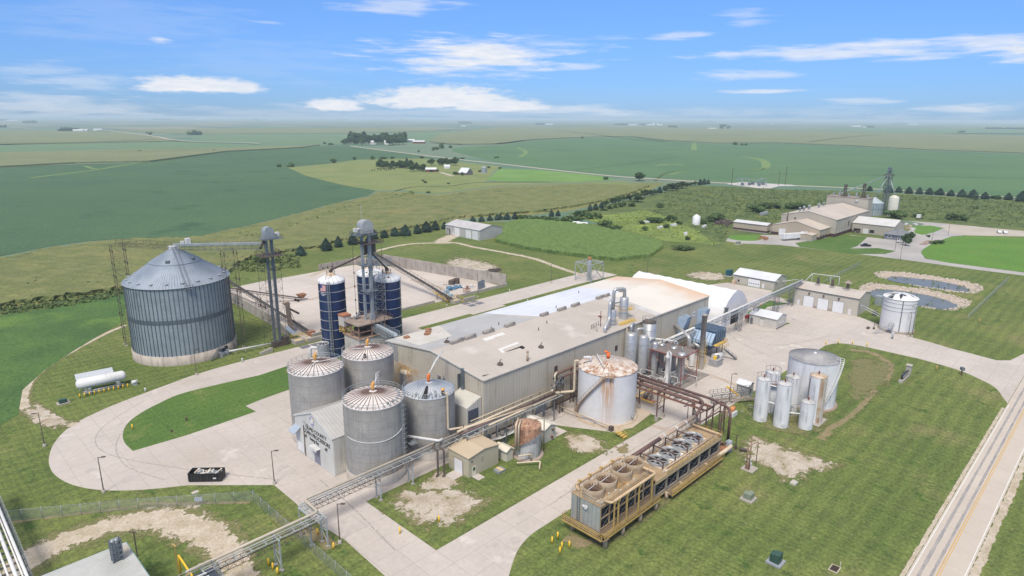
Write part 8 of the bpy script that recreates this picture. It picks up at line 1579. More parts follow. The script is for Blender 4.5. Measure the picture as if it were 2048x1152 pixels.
car(311.5,15,-.9,'dark pickup truck parked in front of the grey office',mat('dark car paint',(.02,.025,.035),r=.3),True,'pickup_truck');car(338.5,4.5,-.9,'silver white car parked at the office door',mat('silver car paint',(.5,.5,.5),r=.3))
car(*S(1998,466),.3,'pale tanker truck in the right gravel lot, left one',whited,True,'parked_truck');car(*S(2010,467),.3,'pale tanker truck in the right gravel lot, right one',whited,True,'parked_truck')
o=veh('white_truck',*S(1838,438),0,'white farm truck standing behind the far lawn','truck');m=MB();m.box(-3,0,-1.2,1.2,1,3.4);m.build('cab',white,o);m=MB();m.box(0,4,-1.2,1.2,.9,1.4);m.cb(1.5,0,1.4,.6,.6,1.8);m.build('flatbed',dark,o)
for x in(-2,2.8):
    for y in(-1,1):q=MB();wheel(q,x,y,.5,.3);q.build('wheel',black,o)
for k,(u,v,c_) in enumerate(((1812,450,0),(1820,454,1),(1830,450,0),(1816,458,1),(1825,459,0))):
    m=MB();m.cb(0,0,0,3.4,2.,1.1,.4*k);m.solo('board_stack',mat('tan boards',(.55,.44,.33),(.4,.3,.22),ns=1,r=.8) if c_ else whited,*S(u,v),ORD[k]+' stack of boards counted from the left behind the grey office','boards','stacks of boards by the far wing')
m=MB();random.seed(31)
for k in range(14):
    x,y=random.uniform(-4,4),random.uniform(-3,3);m.cb(x,y,0,random.uniform(.6,2),random.uniform(.5,1.5),random.uniform(.4,1.4),random.uniform(0,3))
m.solo('scrap_heap',rust,*S(1528,478),'brown heap of pallets beside the long tan store','scrap')
m=MB()
for k in range(30):
    x,y=random.uniform(-9,9),random.uniform(-5,5);m.cb(x,y,0,random.uniform(1,4),random.uniform(1,3),random.uniform(.6,2.2),random.uniform(0,3))
m.solo('scrap_heap',dark,*S(1452,447),'dark scrap heap left of the long tan store','scrap')
m=MB()
for k in range(5):m.tube([(k*2.4-5,0,1.4),(k*2.4-3.4,.8,1.5)],1.2,12)
m.solo('vessel_group',galv,*S(1528,431),'group of grey vessels behind the long tan store','vessels')
box_tr(*S(1476,489),'green transformer in the lawn before the far drive',gl_,cblock,2.4,2.,1.8)
box_tr(*S(1458,552),'dark blue pump trailer box on the grass left of the garage',mat('dark teal paint',(.02,.09,.13),r=.5),cblock,2.6,2.2,3.)
for u,v,h_ in((1505,424,14),(1548,424,8),(1626,400,7),(1790,500,11),(1896,470,10),(1864,480,7),(1800,521,9)):lamp(*S(u,v),h_,{1505:'double headed lamp pole left of the long tan store',1548:'lamp pole behind the long tan store',1626:'lamp pole beyond the main works roof',1790:'lamp pole at the car park of the grey office',1896:'lamp pole at the fork of the far drive',1864:'blue topped pole beside the far weighbridge',1800:'thin pole at the junction of the far drive'}[u],base=False)
m=MB();m.box(-6,12,-1.6,1.6,0,.35);m.solo('weighbridge',mat('rusty weighbridge',(.25,.16,.12),(.35,.3,.27),ns=.5,r=.8),*S(1850,487),'long low weighbridge on the far drive','weighbridge')
# frame tower by the hall drive
o=site('framed_stack',134.,75.5,'silver stack with a rusty top inside a square galvanised frame behind the hall','stack');m=MB();w_=4.4
for x in(-w_,w_):
    for y in(-w_,w_):m.bar((x,y,0),(x,y,8.4),.28)
for a_,b_ in(((-w_,-w_),(w_,-w_)),((w_,-w_),(w_,w_)),((w_,w_),(-w_,w_)),((-w_,w_),(-w_,-w_))):m.bar((*a_,8.4),(*b_,8.4),.32);m.bar((*a_,8.3),(*b_,.6),.16);m.bar((*a_,.6),(*b_,8.3),.16)
m.bar((-w_,-w_,8.4),(w_,w_,8.4),.2);m.bar((-w_,w_,8.4),(w_,-w_,8.4),.2);m.build('frame',gst,o);MB().lathe(0,0,[(1.05,0),(1.05,9),(.9,9.4)],24).build('stack',alu,o);MB().lathe(0,0,[(.95,9.4),(.95,10.8),(0,10.8)],20).build('rusty_top',mat('ochre rust top',(.40,.24,.08),(.18,.10,.05),ns=1,r=.9),o)
# substation
a,b=S(1500,371);o=site('substation',a,b,'electric substation of grey frames on a pale gravel pad by the road','substation');MB().sheet([(-24,-20),(-16,-30),(14,-26),(30,-40),(40,-30),(30,24),(-6,26)],.25).build('gravel_pad',mat('pale gravel pad',(.52,.50,.49),(.46,.44,.42),ns=.2,r=.9),o)
m=MB();random.seed(14)
for k in range(14):
    x,y=random.uniform(-10,20),random.uniform(-20,18);h_=random.uniform(5,9);m.bar((x,y,0),(x,y,h_),.35);m.bar((x,y,h_),(x+random.uniform(-8,8),y+random.uniform(-8,8),h_),.3)
m.build('bus_frames',galv,o)
for k in range(6):m=MB();m.cb(random.uniform(-8,16),random.uniform(-16,14),0,3,2.5,3.,k);m.build('equipment_box',galvd,o)
for k,(x,y,h_) in enumerate(((-15,14,19),(22,-22,16),(30,-26,20))):MB().bar((x,y,0),(x,y,h_),.4).build('tall_pole',dark,o)
# ---------------- vegetation ----------------
def leafm(name,c,c2,spots=None):
    M=mat(name,c,c2,ns=.9,r=.8,spots=spots,fine=(2.,.35),spec=.15);t=M.node_tree;n=N(t);p=t.nodes['Principled BSDF'];src=p.inputs['Base Color'].links[0].from_socket
    rd=n('ShaderNodeObjectInfo').outputs['Random'];f=n.rng(rd,0.,1.,.8,1.2);t.links.new(n.mix(1.,src,n('ShaderNodeCombineColor',{0:f,1:f,2:f}).outputs[0],'MULTIPLY'),p.inputs['Base Color']);return M
lf_s=leafm('blue green spruce needles',(.034,.064,.050),(.055,.09,.066));lf_t=leafm('dark tree leaves',(.042,.078,.03),(.078,.122,.044));lf_b=leafm('shrub leaves',(.06,.105,.036),(.10,.15,.052));lf_w=leafm('weed leaves',(.12,.175,.062),(.17,.22,.08),spots=((.34,.31,.07),.60,.70,.03));bark=mat('bark',(.11,.085,.065),(.08,.06,.05),ns=2,r=.9)
def leafquad(m,p,s,rnd):
    d=Vector((rnd.gauss(0,1),rnd.gauss(0,1),rnd.gauss(0,1)+.6)).normalized();x=d.cross(Vector((rnd.gauss(0,1),rnd.gauss(0,1),rnd.gauss(0,1)))).normalized()*s;y=d.cross(x.normalized())*s*.8
    k=len(m.v);m.v+=[tuple(p-x),tuple(p-y*.7),tuple(p+x),tuple(p+y)];m.f.append((k,k+1,k+2,k+3));m.sm.append(False)
def mk_spruce(seed):
    r=random.Random(seed);m=MB()
    for i in range(900):
        h=r.random()**1.15;R=.40*min(1,(1-h)*1.55)**.8*(.75+.25*min(1,h*6))+.012;lay=math.sin(h*34)*.04*(1-h);an=r.uniform(0,2*math.pi);rr=(R+lay)*(r.random()**.35)
        leafquad(m,Vector((rr*math.cos(an),rr*math.sin(an),.04+h*.96-rr*.12)),.05*(1.2-h*.6),r)
    m.lathe(0,0,[(.26,.06),(.30,.3),(.2,.62),(0,.92)],7,False);return m
def mk_tree(seed,shrub=False):
    r=random.Random(seed);m=MB();cl=[]
    z0=.02 if shrub else .18
    for i in range(9 if shrub else 13):
        an=r.uniform(0,6.28);rr=r.uniform(.05,.34 if not shrub else .42);cz=r.uniform(z0+.16,.80 if not shrub else .55);cl.append((rr*math.cos(an),rr*math.sin(an),cz,r.uniform(.14,.23)*(1.15 if shrub else 1)))
    cl.append((0,0,.8 if not shrub else .6,.17))
    for (x,y,z,R) in cl:
        for k in range(85):
            d=Vector((r.gauss(0,1),r.gauss(0,1),r.gauss(0,1))).normalized()*R*(r.random()**.3);p=Vector((x,y,z))+d
            if p.z>z0*.5:leafquad(m,p,.042*r.uniform(.7,1.4),r)
        m.lathe(x,y,[(0,z-R*.75),(R*.6,z-R*.35),(R*.68,z),(R*.5,z+R*.45),(0,z+R*.75)],6,False)
    return m
protos={}
def proto(kind):
    if kind in protos:return protos[kind]
    ms=[]
    for i in range(3):
        b={'spruce':lambda:mk_spruce(i),'tree':lambda:mk_tree(10+i),'shrub':lambda:mk_tree(20+i,True)}[kind]()
        mt={'spruce':lf_s,'tree':lf_t,'shrub':lf_b}[kind];me=bpy.data.meshes.new(kind+'_crown');me.from_pydata(b.v,[],b.f);me.materials.append(mt);ms.append(me)
    t=MB();t.tube([(0,0,0),(0,0,.5)],[.03,.012],6)
    if kind=='tree':
        for k in range(4):t.tube([(0,0,.22+.06*k),(.18*math.cos(k*1.7),.18*math.sin(k*1.7),.5+.05*k)],[.014,.005],5)
    tm=bpy.data.meshes.new(kind+'_trunk');tm.from_pydata(t.v,[],t.f);tm.materials.append(bark);protos[kind]=(ms,tm);return protos[kind]
def plant(kind,u,v,hpx,wpx,label,group,xy=None,hm=None,wm=None):
    ms,tm=proto(kind)
    if xy is None:xy=G(u,v)
    D=math.sqrt(xy[0]**2+xy[1]**2+CAMH**2);kk=1.15;h=hm or hpx*D/F*1.12*kk;w_=wm or wpx*D/F*1.22*kk
    base={'spruce':.84,'tree':.98,'shrub':1.05}[kind]
    o=empty({'spruce':'spruce_tree','tree':'leafy_tree','shrub':'shrub'}[kind],(xy[0],xy[1],0),random.uniform(0,6.28),label,{'spruce':'tree','tree':'tree','shrub':'shrub'}[kind],group);o.scale=(w_/base,w_/base,h)
    for nm,me in(('crown',random.choice(ms)),('trunk',tm)):
        c=bpy.data.objects.new(nm,me);C.objects.link(c);c.parent=o
    return o
random.seed(21)
SP=[(602,511,15,16),(653,501,19,17),(677,494,17,13),(706,489,18,15),(748,478,15,13),(769,475,12,13),(790,472,14,14),(811,471,17,18),(835,467,14,13),(853,464,17,17),(871,460,15,13),(889,458,12,10)]
for i,(u,v,h,w_) in enumerate(SP):plant('spruce',u,v,h,w_,ORD[i]+' spruce from the left in the row behind the storage pad','spruces behind the storage pad')
SP2=[(946,444,9,10),(963,443,9,10),(980,441,8,10),(994,440,9,9),(1000,439,9,9),(1014,439,10,12),(1030,438,9,11),(1103,433,11,8),(1116,432,9,8),(1180,422,11,8),(1191,420,11,9),(1203,416,10,8),(1319,386,10,9),(1400,370,9,7),(1408,369,9,7),(1416,368,7,6)]
for i,(u,v,h,w_) in enumerate(SP2):plant('spruce',u,v,h,w_,ORD[i]+' spruce from the left in the long windbreak past the machine shed','spruces of the long windbreak')
TR=[(1212,414,11,11),(1225,409,11,12),(1237,407,12,11),(1246,402,9,10),(1258,403,12,12),(1275,404,15,22),(1290,395,13,13),(1301,392,10,10),(1309,390,9,10),(1330,385,11,12),(1345,382,12,20),(1363,377,11,19),(1374,374,7,9),(1382,372,6,9),(1390,370,6,10)]
for i,(u,v,h,w_) in enumerate(TR):plant('tree',u,v,h,w_,ORD[i]+' leafy tree from the left in the windbreak climbing to the road','leafy trees of the windbreak')
SH=[(1040,439,10,12),(1050,440,11,13),(1061,440,10,12),(1073,442,11,14),(1086,443,12,15),(1099,445,12,15),(1112,446,12,15),(1125,447,12,15),(1140,447,16,26),(1158,445,11,16),(1155,433,12,18),(1168,434,14,20),(1180,438,12,16),(1190,434,9,12),(1198,437,11,14),(1209,457,18,25),(1232,463,13,21),(1180,454,6,10),(1205,421,5,14),(1220,418,8,11),(1231,416,8,11),(1241,414,8,11),(1248,412,9,10),(1265,413,9,13),(1289,461,9,11),(1320,415,9,13),(1331,456,9,12),(1283,448,7,11),(1305,446,12,20),(1320,446,11,18),(1340,443,13,22),(1356,449,7,12),(1404,447,10,18),(1429,442,16,32),(1374,480,8,9),(1362,499,9,28),(1378,499,6,18),(1440,439,12,20)]
for i,(u,v,h,w_) in enumerate(SH):plant('shrub',u,v,h,w_,(ORD[i] if i<39 else 'last')+' shrub of the rough ground beyond the small corn field, counted along the bushes','shrubs of the rough ground')
SW=[(1739,382,7,8),(1777,385,9,13),(1797,385,8,9),(1817,387,9,10),(1838,388,9,9),(1858,389,9,10),(1879,390,9,11),(1901,392,8,10),(1923,394,10,11),(1945,396,11,13),(1969,398,9,10),(2016,400,9,10),(2042,403,13,13)]
for i,(u,v,h,w_) in enumerate(SW):plant('spruce',u,v,h,w_,ORD[i]+' round conifer from the left along the far right gravel road','conifers along the far right road')
SB=[(1870,388,5,8),(1995,398,6,16),(1510,424,15,28),(1531,417,12,17),(1541,417,12,17),(1552,417,12,16),(1575,417,10,17),(1587,418,12,20),(1601,418,12,18),(1786,436,14,26),(1800,433,9,16),(1836,435,8,15),(1905,440,11,20),(1920,440,10,20),(1952,400,4,8),(1868,488,6,10),(1880,487,6,12),(1856,474,4,6),(1950,417,4,10)]
for i,(u,v,h,w_) in enumerate(SB):plant('shrub',u,v,h,w_,ORD[i]+' dark shrub of those scattered round the far works','shrubs round the far works')
plant('tree',1811,491,17,15,'bushy tree in front of the grey office, the nearer one','trees by the office');plant('tree',1821,483,14,12,'bushy tree in front of the grey office, the farther one','trees by the office')
plant('shrub',523,526,16,22,'dark round bush behind the left elevator tower','single bushes');plant('tree',1279,362,14,22,'lone round tree standing at the gravel road','single trees');plant('shrub',1210,359,6,11,'small bush near the lone tree by the gravel road','single bushes')
PB=[(560,334,6,8),(582,334,9,12),(667,326,8,10),(709,320,6,6),(744,319,7,8),(767,318,5,14),(785,318,5,7),(843,317,5,7),(883,295,9,9),(872,299,5,14),(885,297,4,8),(901,296,5,8),(837,304,4,5),(866,301,5,5),(428,302,3,8),(281,304,3,8),(299,269,5,9),(1165,277,4,5),(1471,290,6,8),(1483,291,4,5),(1492,291,4,6),(1445,257,8,10),(1457,257,5,6),(1924,266,4,9),(650,288,4,5),(660,290,4,10),(995,253+63,3,10),(925,318,3,9),(977,336,4,7),(1000,338,4,6),(858,399-13,4,8),(850,366,4,7),(897,368,3,6),(846,362,3,5)]
for i,(u,v,h,w_) in enumerate(PB):plant('shrub',u,v,h,w_,ORD[i]+' distant bush dotted along the field edges','bushes along the field edges')
# big grove and windbreaks far off
def grove(u0,u1,v0,v1,h,w_,cnt,kind,lab,group):
    for i in range(cnt):
        f=(i+random.random())/cnt;u=u0+(u1-u0)*f;v=v0+(v1-v0)*random.random();plant(kind,u,v,h*random.uniform(.75,1.15),w_*random.uniform(.8,1.25),lab,group)
grove(684,700,286,290,8,10,5,'tree','small leafy tree at the left end of the dark far grove','trees at the left end of the grove')
grove(700,812,284,292,15,14,26,'tree','tall dark leafy tree in the dense grove left of the white roofed farm','trees of the dense far grove')
grove(756,828,333,338,11,9,20,'tree','dark tree of the windbreak above the grazing cattle','trees of the pasture windbreak');grove(800,828,331,336,12,7,5,'spruce','pointed tree in the pasture windbreak','pointed trees of the pasture windbreak')
grove(820,852,340,344,11,11,6,'tree','dark tree left of the red barn','trees left of the red barn');grove(876,912,329,333,12,9,8,'tree','tall tree standing behind the little farmhouse','trees behind the farmhouse');plant('tree',863,331,11,13,'grey green tree above the red barn roof','single trees')
grove(904,926,348,351,7,8,3,'shrub','round bush in front of the pale barn','bushes by the pale barn')
plant('shrub',872,343,5,8,'bush right of the red barn','single bushes');plant('shrub',960,344,4,7,'bush beside the little grain bin','single bushes')
# farm buildings
def fb(nm,u,v,L,W2,h,rh,rz,lab,wm,rm,cat='barn'):
    xy=G(u,v);o=empty(nm,(xy[0],xy[1],0),rz,lab,cat);MB().gable(-L/2,L/2,0,W2,0,h,rh,'x').build('wall',wm,o);m=MB();m.roof(-L/2,L/2,0,W2,h,rh,'x',.2,.4);m.build('roof',rm,o);return o
redw=mat('faded red barn wood',(.20,.065,.05),(.15,.05,.04),ns=.3,r=.8);wr_=mat('bright metal roof',(.66,.68,.70),(.58,.6,.62),ns=.2,r=.4);gw_=mat('grey barn wood',(.22,.20,.19),(.17,.155,.15),ns=.3,r=.8)
o=fb('red_barn',862,344,14,8,3.4,5.4,.15,'low red barn with a silver roof in the pasture farmyard',redw,wr_);m=MB();m.box(-2,3,-.1,-.02,0,2.6);m.build('open_door',blk,o)
fb('farmhouse',894,337,8,6,2.8,5,.1,'tiny white roofed farmhouse below the tall trees',white,wr_,'house');fb('pale_barn',925,350,13,13,3.,8.5,-.6,'pale roofed gambrel barn on its own in the farmyard',gw_,wr_)
xy=G(968,346);o=empty('farm_grain_bin',(xy[0],xy[1],0),0,'lone galvanised farm grain bin beside the hay field','grain bin');MB().lathe(0,0,[(3.8,.3),(3.8,7),(3.9,7),(.3,9.4),(0,9.4)],24,False).build('shell',galv,o);MB().lathe(0,0,[(5,0),(5,.3),(0,.3)],16,False).build('base',cblock,o)
fb('farm_shed',837,287,34,12,5,8,-.1,'long red and white farm shed right of the far grove',redw,wr_);fb('farm_shed',822,284,20,10,5,8,0,'grey green shed at the right end of the far grove',galvd,wr_);fb('farmhouse',773,289,12,10,7,11,0,'white farmhouse half hidden in the far grove',white,whited,'house');fb('farmhouse',745,289,16,10,6,10,.3,'grey white farmhouse at the left within the far grove',whited,whited,'house')
cow=MB();cow.tube([(-.9,0,1.1),(-.7,0,1.15),(.5,0,1.15),(.8,0,1.2),(1.15,0,1.35),(1.5,0,1.25)],[.2,.38,.36,.3,.2,.12],8)
for x,y in((-.7,.2),(-.7,-.2),(.6,.2),(.6,-.2)):cow.tube([(x,y,1.),(x,y,0)],[.12,.07],5)
cow.tube([(-.95,0,1.2),(-1.1,0,.5)],.04,4);c0=None;cm=mat('black hide',(.015,.013,.012),r=.7)
for i,(u,v) in enumerate([(744,342),(749,341),(756,340),(762,341),(769,340),(773,342),(777,340),(781,341),(787,339),(790,340)]):
    if c0 is None:c0=cow.build('cow',cm);o=c0
    else:o=c0.copy();C.objects.link(o)
    xy=G(u,v);o.location=(xy[0],xy[1],0);o.rotation_euler=(0,0,random.uniform(0,6.3));o.scale=(1.25,)*3;tag(o,ORD[i]+' black cow from the left grazing below the windbreak','cow','cattle in the pasture')
# distant groves (one mass each) and farmsteads
def dgrove(u,v,wpx,h,lab,buildings=()):
    xy=Vector(G(u,v));D=xy.length;wm_=wpx*D/F;r=random.Random(int(u*7+v));m=MB();nn=max(4,int(wpx/2.2))
    for i in range(nn):
        x=(i+.5)/nn*wm_-wm_/2;hh=h*r.uniform(.6,1.1);R=max(wm_/nn*.8,hh*.45)
        for k in range(46):
            d=Vector((r.gauss(0,1),r.gauss(0,1),r.gauss(0,1))).normalized();p=Vector((x+d.x*R,d.y*R*1.3,hh*.5+d.z*hh*.5))
            if p.z>0:leafquad(m,p,R*.33,r)
        m.lathe(x,0,[(R*.6,0),(R*.7,hh*.5),(0,hh*.85)],6,False)
    o=m.build('distant_grove',lf_t);o.location=(xy.x,xy.y,0);o.rotation_euler=(0,0,-math.atan2(xy.x,xy.y)+r.uniform(-.2,.2));tag(o,lab,'grove',None,'stuff')
GR=[(10,241,20,1),(140,262,32,1),(325,240,30,0),(382,238,28,1),(390,270,22,0),(512,241,8,0),(534,240,12,1),(672,236,28,0),(688,240,26,1),(765,239,26,1),(805,241,12,0),(930,247,26,0),(978,240,30,1),(1057,238,36,0),(1085,249,26,1),(1013,236,18,0),(1200,238,32,0),(1245,241,34,0),(1240,250,22,0),(1259,250,12,1),(1291,250,22,1),(1345,255,16,0),(1417,244,22,0),(1384,240,12,1),(1440,241,30,0),(1590,244,20,0),(1615,242,22,0),(1511,244,10,1),(1709,253,8,1),(1738,255,14,0),(1808,249,40,1),(1925,244,32,1),(2022,259,66,0),(1850,242,60,0),(1700,242,50,0),(1130,237,40,0),(880,236,40,0),(560,236,30,0),(240,237,40,0),(110,237,50,0),(60,246,18,0),(5,255,10,0),(1780,244,30,0),(1970,243,40,0)]
for i,(u,v,wd,bl_) in enumerate(GR):
    dgrove(u,v,wd,17 if v>248 else 27,(ORD[i] if i<39 else 'outer '+ORD[i-39])+' hazy grove on the distant plain')
    if bl_:
        xy=Vector(G(u+wd*.5,v+.8));sc_=max(1.,xy.length/2600)
        o=fb('farm_building',u+wd*.5,v+.8,30*sc_,14*sc_,5*sc_**.5,8*sc_**.5,random.uniform(-.3,.3),'white farm building beside the '+(ORD[i] if i<39 else 'outer '+ORD[i-39])+' hazy grove',white,wr_,'barn')
for i,(u,v,L,h_) in enumerate([(166,262,44,6),(195,261,46,6),(1320,251,60,9),(1308,250,20,16),(1315,250,14,20),(1425,258,60,6),(1510,243,420,8),(927,253,40,5),(1480,243,60,8),(1305,238,180,8),(1730,255,30,7),(1690,240,200,6),(33,242,80,6),(1545,248,80,5)]):
    fb('white_farm_building',u,v,L,18,h_,h_*1.4,random.uniform(-.15,.15),ORD[i]+' lone white farm building on the distant plain',white,wr_,'barn')
r=random.Random(77);fm=[MB(),MB(),MB(),MB()]
for i in range(-16,17):
    for j in range(-16,17):
        a,b=i*800.,j*800.
        for k in range(r.choice((1,2,2,3))):
            f0=k/3.;p=[K(a+8+784*x_,b+8+784*y_) for x_,y_ in ((f0,0),(f0+.32,0),(f0+.32,1),(f0,1))]
            if p[0].y<3300 or p[0].length>15000 or p[0].y<abs(p[0].x)*1.:continue
            fm[r.randrange(4)].sheet([(q.x,q.y) for q in p],.4)
for q,mt,lab in zip(fm,(mat('far corn',(.20,.215,.13)),mat('far soy',(.095,.165,.11)),mat('far stubble',(.25,.24,.16)),mat('far green',(.12,.18,.12))),('tan green fields of the distant plain','dark green fields of the distant plain','pale stubble fields of the distant plain','mid green fields of the distant plain')):
    tag(q.build('distant_fields',mt),lab,'field',None,'stuff')
tb_=MB();tb_.tube([(0,0,0),(0,0,85)],[2.2,1.2],8);tb_.cb(0,0,84,6,2.6,3)
for k in range(3):
    t=2*math.pi*k/3+.4;tb_.bar((0,-3,85.5),(42*math.sin(t),-3,85.5+42*math.cos(t)),1.6,.5)
t0_=None;wtm=mat('turbine white',(.75,.75,.76),r=.5)
for i,u in enumerate((205,278,312,445,492,565,645,720,806,968,1115,1965,1180)):
    if t0_ is None:t0_=tb_.build('wind_turbine',wtm);o=t0_
    else:o=t0_.copy();C.objects.link(o)
    a_=azm(u,240);D=14000+900*(i*37%7);o.location=(D*math.sin(a_),D*math.cos(a_),0);tag(o,ORD[i]+' tiny wind turbine from the left on the horizon','wind turbine','wind turbines on the horizon')
# white tanks in the brush
m=MB();m.tube([(-4,0,1.4),(-3.3,0,1.4),(3.3,0,1.4),(4,0,1.4)],[.6,1.25,1.25,.6],16);q=m.build('white_tank',white);q.location=(*G(1164,452),0);q.rotation_euler=(0,0,.15);tag(q,'long white tank lying at the edge of the corn, the longer one','tank','white tanks lying by the corn')
m=MB();m.tube([(-3,0,1.2),(-2.4,0,1.2),(2.4,0,1.2),(3,0,1.2)],[.5,1.05,1.05,.5],16);q=m.build('white_tank',white);q.location=(*G(1152,449),0);q.rotation_euler=(0,0,.4);tag(q,'shorter white tank behind the long one at the corn edge','tank','white tanks lying by the corn')
m=MB();m.lathe(0,0,[(2.6,0),(2.6,5.6),(.4,7),(0,7)],20,True);q=m.build('white_drum_tank',white);q.location=(*G(1392,449),0);tag(q,'upright white tank standing in the brush left of the works','tank')
for i,(u,v,c_) in enumerate([(1293,446,white),(1347,452,whited),(1320,457,whited),(1408,455,whited),(1430,444,rust),(1370,470,whited),(1184,456,rust),(1151,431,whited),(1209,459,bluep)]):
    m=MB();m.cb(0,0,0,4.5-.3*i,1.8,1.4,.3*i);m.cb(1,1,0,1.2,1.4,1.8);q=m.build('scrap_item',c_);q.location=(*G(u,v),0);tag(q,['white junk by the left clump of bushes in the lime weeds','grey junk between the bushes and the upright white tank','pale junk box in front of the bush clump','grey junk nearest below the upright white tank','rusty junk just left of the long tan store scrap heap','pale junk at the lower edge of the weeds','rusty junk right beside the long white tank','pale junk left of the shorter white tank','blue junk under the big round bush by the corn'][i],'junk','junk lying in the brush')
# weeds, corn surface
def inpoly(x,y,P_):
    c_=False;j=len(P_)-1
    for i in range(len(P_)):
        if (P_[i][1]>y)!=(P_[j][1]>y) and x<(P_[j][0]-P_[i][0])*(y-P_[i][1])/(P_[j][1]-P_[i][1])+P_[i][0]:c_=not c_
        j=i
    return c_
def scatter(name,px,cnt,s0,s1,mt,lab,q=7,flat=.8):
    P_=[G(*p) for p in px];x0,x1=min(p[0] for p in P_),max(p[0] for p in P_);y0,y1=min(p[1] for p in P_),max(p[1] for p in P_);r=random.Random(len(name)+cnt);m=MB();k=0
    while k<cnt:
        x,y=r.uniform(x0,x1),r.uniform(y0,y1)
        if not inpoly(x,y,P_):continue
        k+=1;s=r.uniform(s0,s1)
        for _ in range(q):leafquad(m,Vector((x+r.gauss(0,s*.4),y+r.gauss(0,s*.4),abs(r.gauss(0,s*.35))*flat)),s*.38,r)
    tag(m.build(name,mt),lab,'plants',None,'stuff')
scatter('weeds',[(1330,386),(1440,374),(1560,380),(1700,385),(2048,404),(2048,455),(1900,446),(1800,432),(1640,430),(1470,462),(1440,485),(1400,462),(1360,440),(1300,425),(1330,400)],4300,.5,1.9,lf_w,'rough green and yellow weeds between the windbreak and the works',6)
scatter('weeds',[(1140,432),(1210,432),(1290,420),(1350,440),(1400,465),(1440,492),(1290,470),(1215,450)],650,.5,1.7,leafm('lime weed leaves',(.20,.27,.075),(.26,.32,.09)),'pale lime weeds in the hollow beyond the small corn field',6)
scatter('weeds',[(0,570),(170,545),(250,560),(250,590),(170,608),(0,632)],700,.8,2.,lf_w,'shaggy weeds along the lower edge of the olive corn')
scatter('weeds',[(470,520),(560,508),(600,515),(600,535),(520,545),(470,540)],260,.8,2.,lf_w,'weeds behind the left elevator')
scatter('weeds',[(470,470),(560,455),(640,430),(760,398),(830,385),(820,392),(700,420),(600,452),(500,478)],420,1.2,3.,leafm('pale weed leaves',(.14,.19,.06),(.18,.22,.08)),'pale grass fringe along the big soybean field')
for i,w_ in enumerate(rip2):
    scatter('pond_reeds',wat[i],26,.5,1.2,lf_w,['reeds at the rim of the far pond','reeds at the rim of the near pond'][i],5,1.)
    m=MB();r=random.Random(i);P_=[S(*p) for p in w_];W_=[S(*p) for p in wat[i]];k=0;x0,x1=min(p[0] for p in P_),max(p[0] for p in P_);y0,y1=min(p[1] for p in P_),max(p[1] for p in P_)
    while k<900:
        x,y=r.uniform(x0,x1),r.uniform(y0,y1)
        if inpoly(x,y,P_) and not inpoly(x,y,W_):m.cb(x,y,0,r.uniform(.3,.9),r.uniform(.3,.8),r.uniform(.15,.45),r.uniform(0,3));k+=1
    m.solo('riprap_stones',mat('pale limestone',(.62,.54,.46),(.48,.41,.34),ns=1,r=.9),0,0,['loose pale stones round the far pond','loose pale stones round the near pond'][i],'stones',kind='stuff')
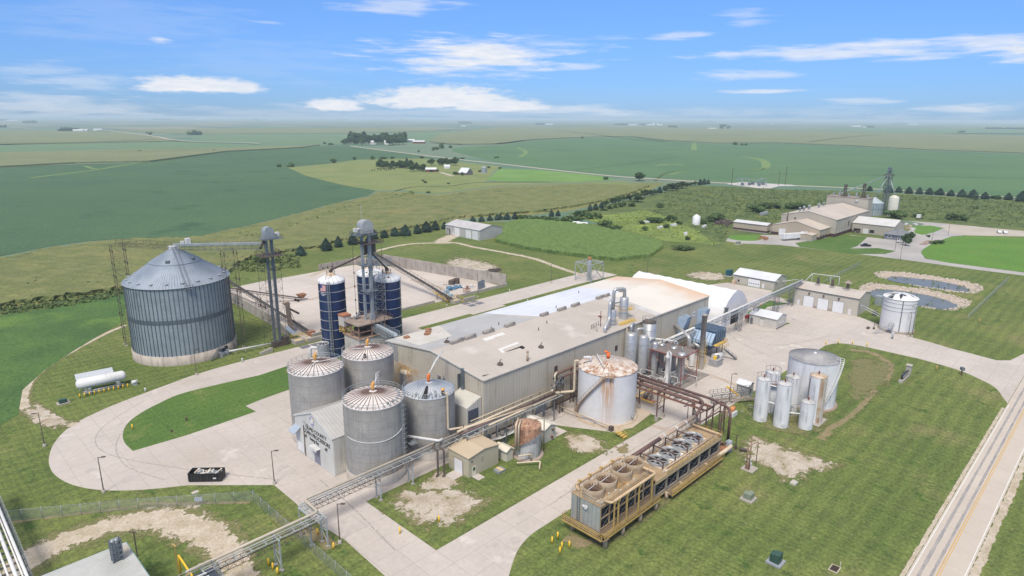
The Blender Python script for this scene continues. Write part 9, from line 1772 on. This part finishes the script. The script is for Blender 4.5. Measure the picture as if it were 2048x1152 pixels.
def corn(px,cell,h,lab,mt,row=(1,0),per=2.3):
    P_=[G(*p) for p in px];x0,x1=min(p[0] for p in P_),max(p[0] for p in P_);y0,y1=min(p[1] for p in P_),max(p[1] for p in P_);r=random.Random(5);m=MB();idx={}
    nx,ny=int((x1-x0)/cell)+1,int((y1-y0)/cell)+1;ins={(i,j):inpoly(x0+(i+.5)*cell,y0+(j+.5)*cell,P_) for i in range(-1,nx+1) for j in range(-1,ny+1)}
    def V(i,j,top):
        k=(i,j,top)
        if k not in idx:
            x=x0+i*cell+r.uniform(-.3,.3)*cell;y=y0+j*cell+r.uniform(-.3,.3)*cell
            z=h+math.sin((x*row[0]+y*row[1])*2*math.pi/per)*.22+r.uniform(-.3,.3) if top else -.1
            idx[k]=len(m.v);m.v.append((x,y,z))
        return idx[k]
    for (i,j),ok in ins.items():
        if not ok:continue
        m.f.append((V(i,j,1),V(i+1,j,1),V(i+1,j+1,1),V(i,j+1,1)));m.sm.append(False)
        for (di,dj,a,b) in((0,-1,(0,0),(1,0)),(1,0,(1,0),(1,1)),(0,1,(1,1),(0,1)),(-1,0,(0,1),(0,0))):
            if not ins.get((i+di,j+dj)):m.f.append((V(i+a[0],j+a[1],0),V(i+b[0],j+b[1],0),V(i+b[0],j+b[1],1),V(i+a[0],j+a[1],1)));m.sm.append(False)
    tag(m.build('corn_rows',mt),lab,'field',None,'stuff')
cg=mat('green corn leaves',(.135,.205,.062),(.10,.16,.048),ns=.35,r=.8,fine=(1.2,.45),spec=.15)
corn([(990,484),(1000,470),(1012,450),(1040,443),(1100,443),(1150,450),(1200,458),(1260,470),(1322,488),(1325,497),(1300,515),(1230,523),(1180,517),(1100,507),(1040,497)],.85,1.9,'small green corn field behind the hall with visible rows',cg,(.5,.86))
cg2=mat('olive corn leaves',(.185,.195,.078),(.130,.155,.058),ns=.09,r=.8,fine=(.7,.6),spots=[((.235,.21,.09),.53,.75,.02),((.10,.13,.05),.58,.7,.05)],spec=.15)
corn([(0,522),(100,501),(170,490),(250,482),(330,480),(400,478),(440,467),(490,457),(540,446),(600,430),(650,416),(700,404),(735,397),(760,388),(870,395),(1000,378),(1180,372),(1300,373),(1260,388),(1210,402),(1150,414),(1060,426),(1000,430),(900,438),(840,453),(760,468),(690,481),(640,496),(560,506),(490,520),(440,558),(250,578),(170,590),(0,612),(-80,640),(-80,540)],2.6,1.5,'broad olive corn field sweeping behind the bin and the spruces',cg2,(.3,.95),7.)
# ---------------- haze ----------------
hz=MB().box(-50000,50000,-50000,50000,-1,78).build('haze',None)
hm=bpy.data.materials.new('haze air');t=nt_(hm);t.nodes.clear();n=N(t)
pv=n('ShaderNodeVolumePrincipled',{'Color':(.72,.86,1,1),'Density':1.05e-4,'Anisotropy':0.})
t.links.new(pv.outputs[0],n('ShaderNodeOutputMaterial').inputs[1]);hz.data.materials.append(hm)
tag(hz,'thin blue haze over the distant plain','haze',None,'stuff')
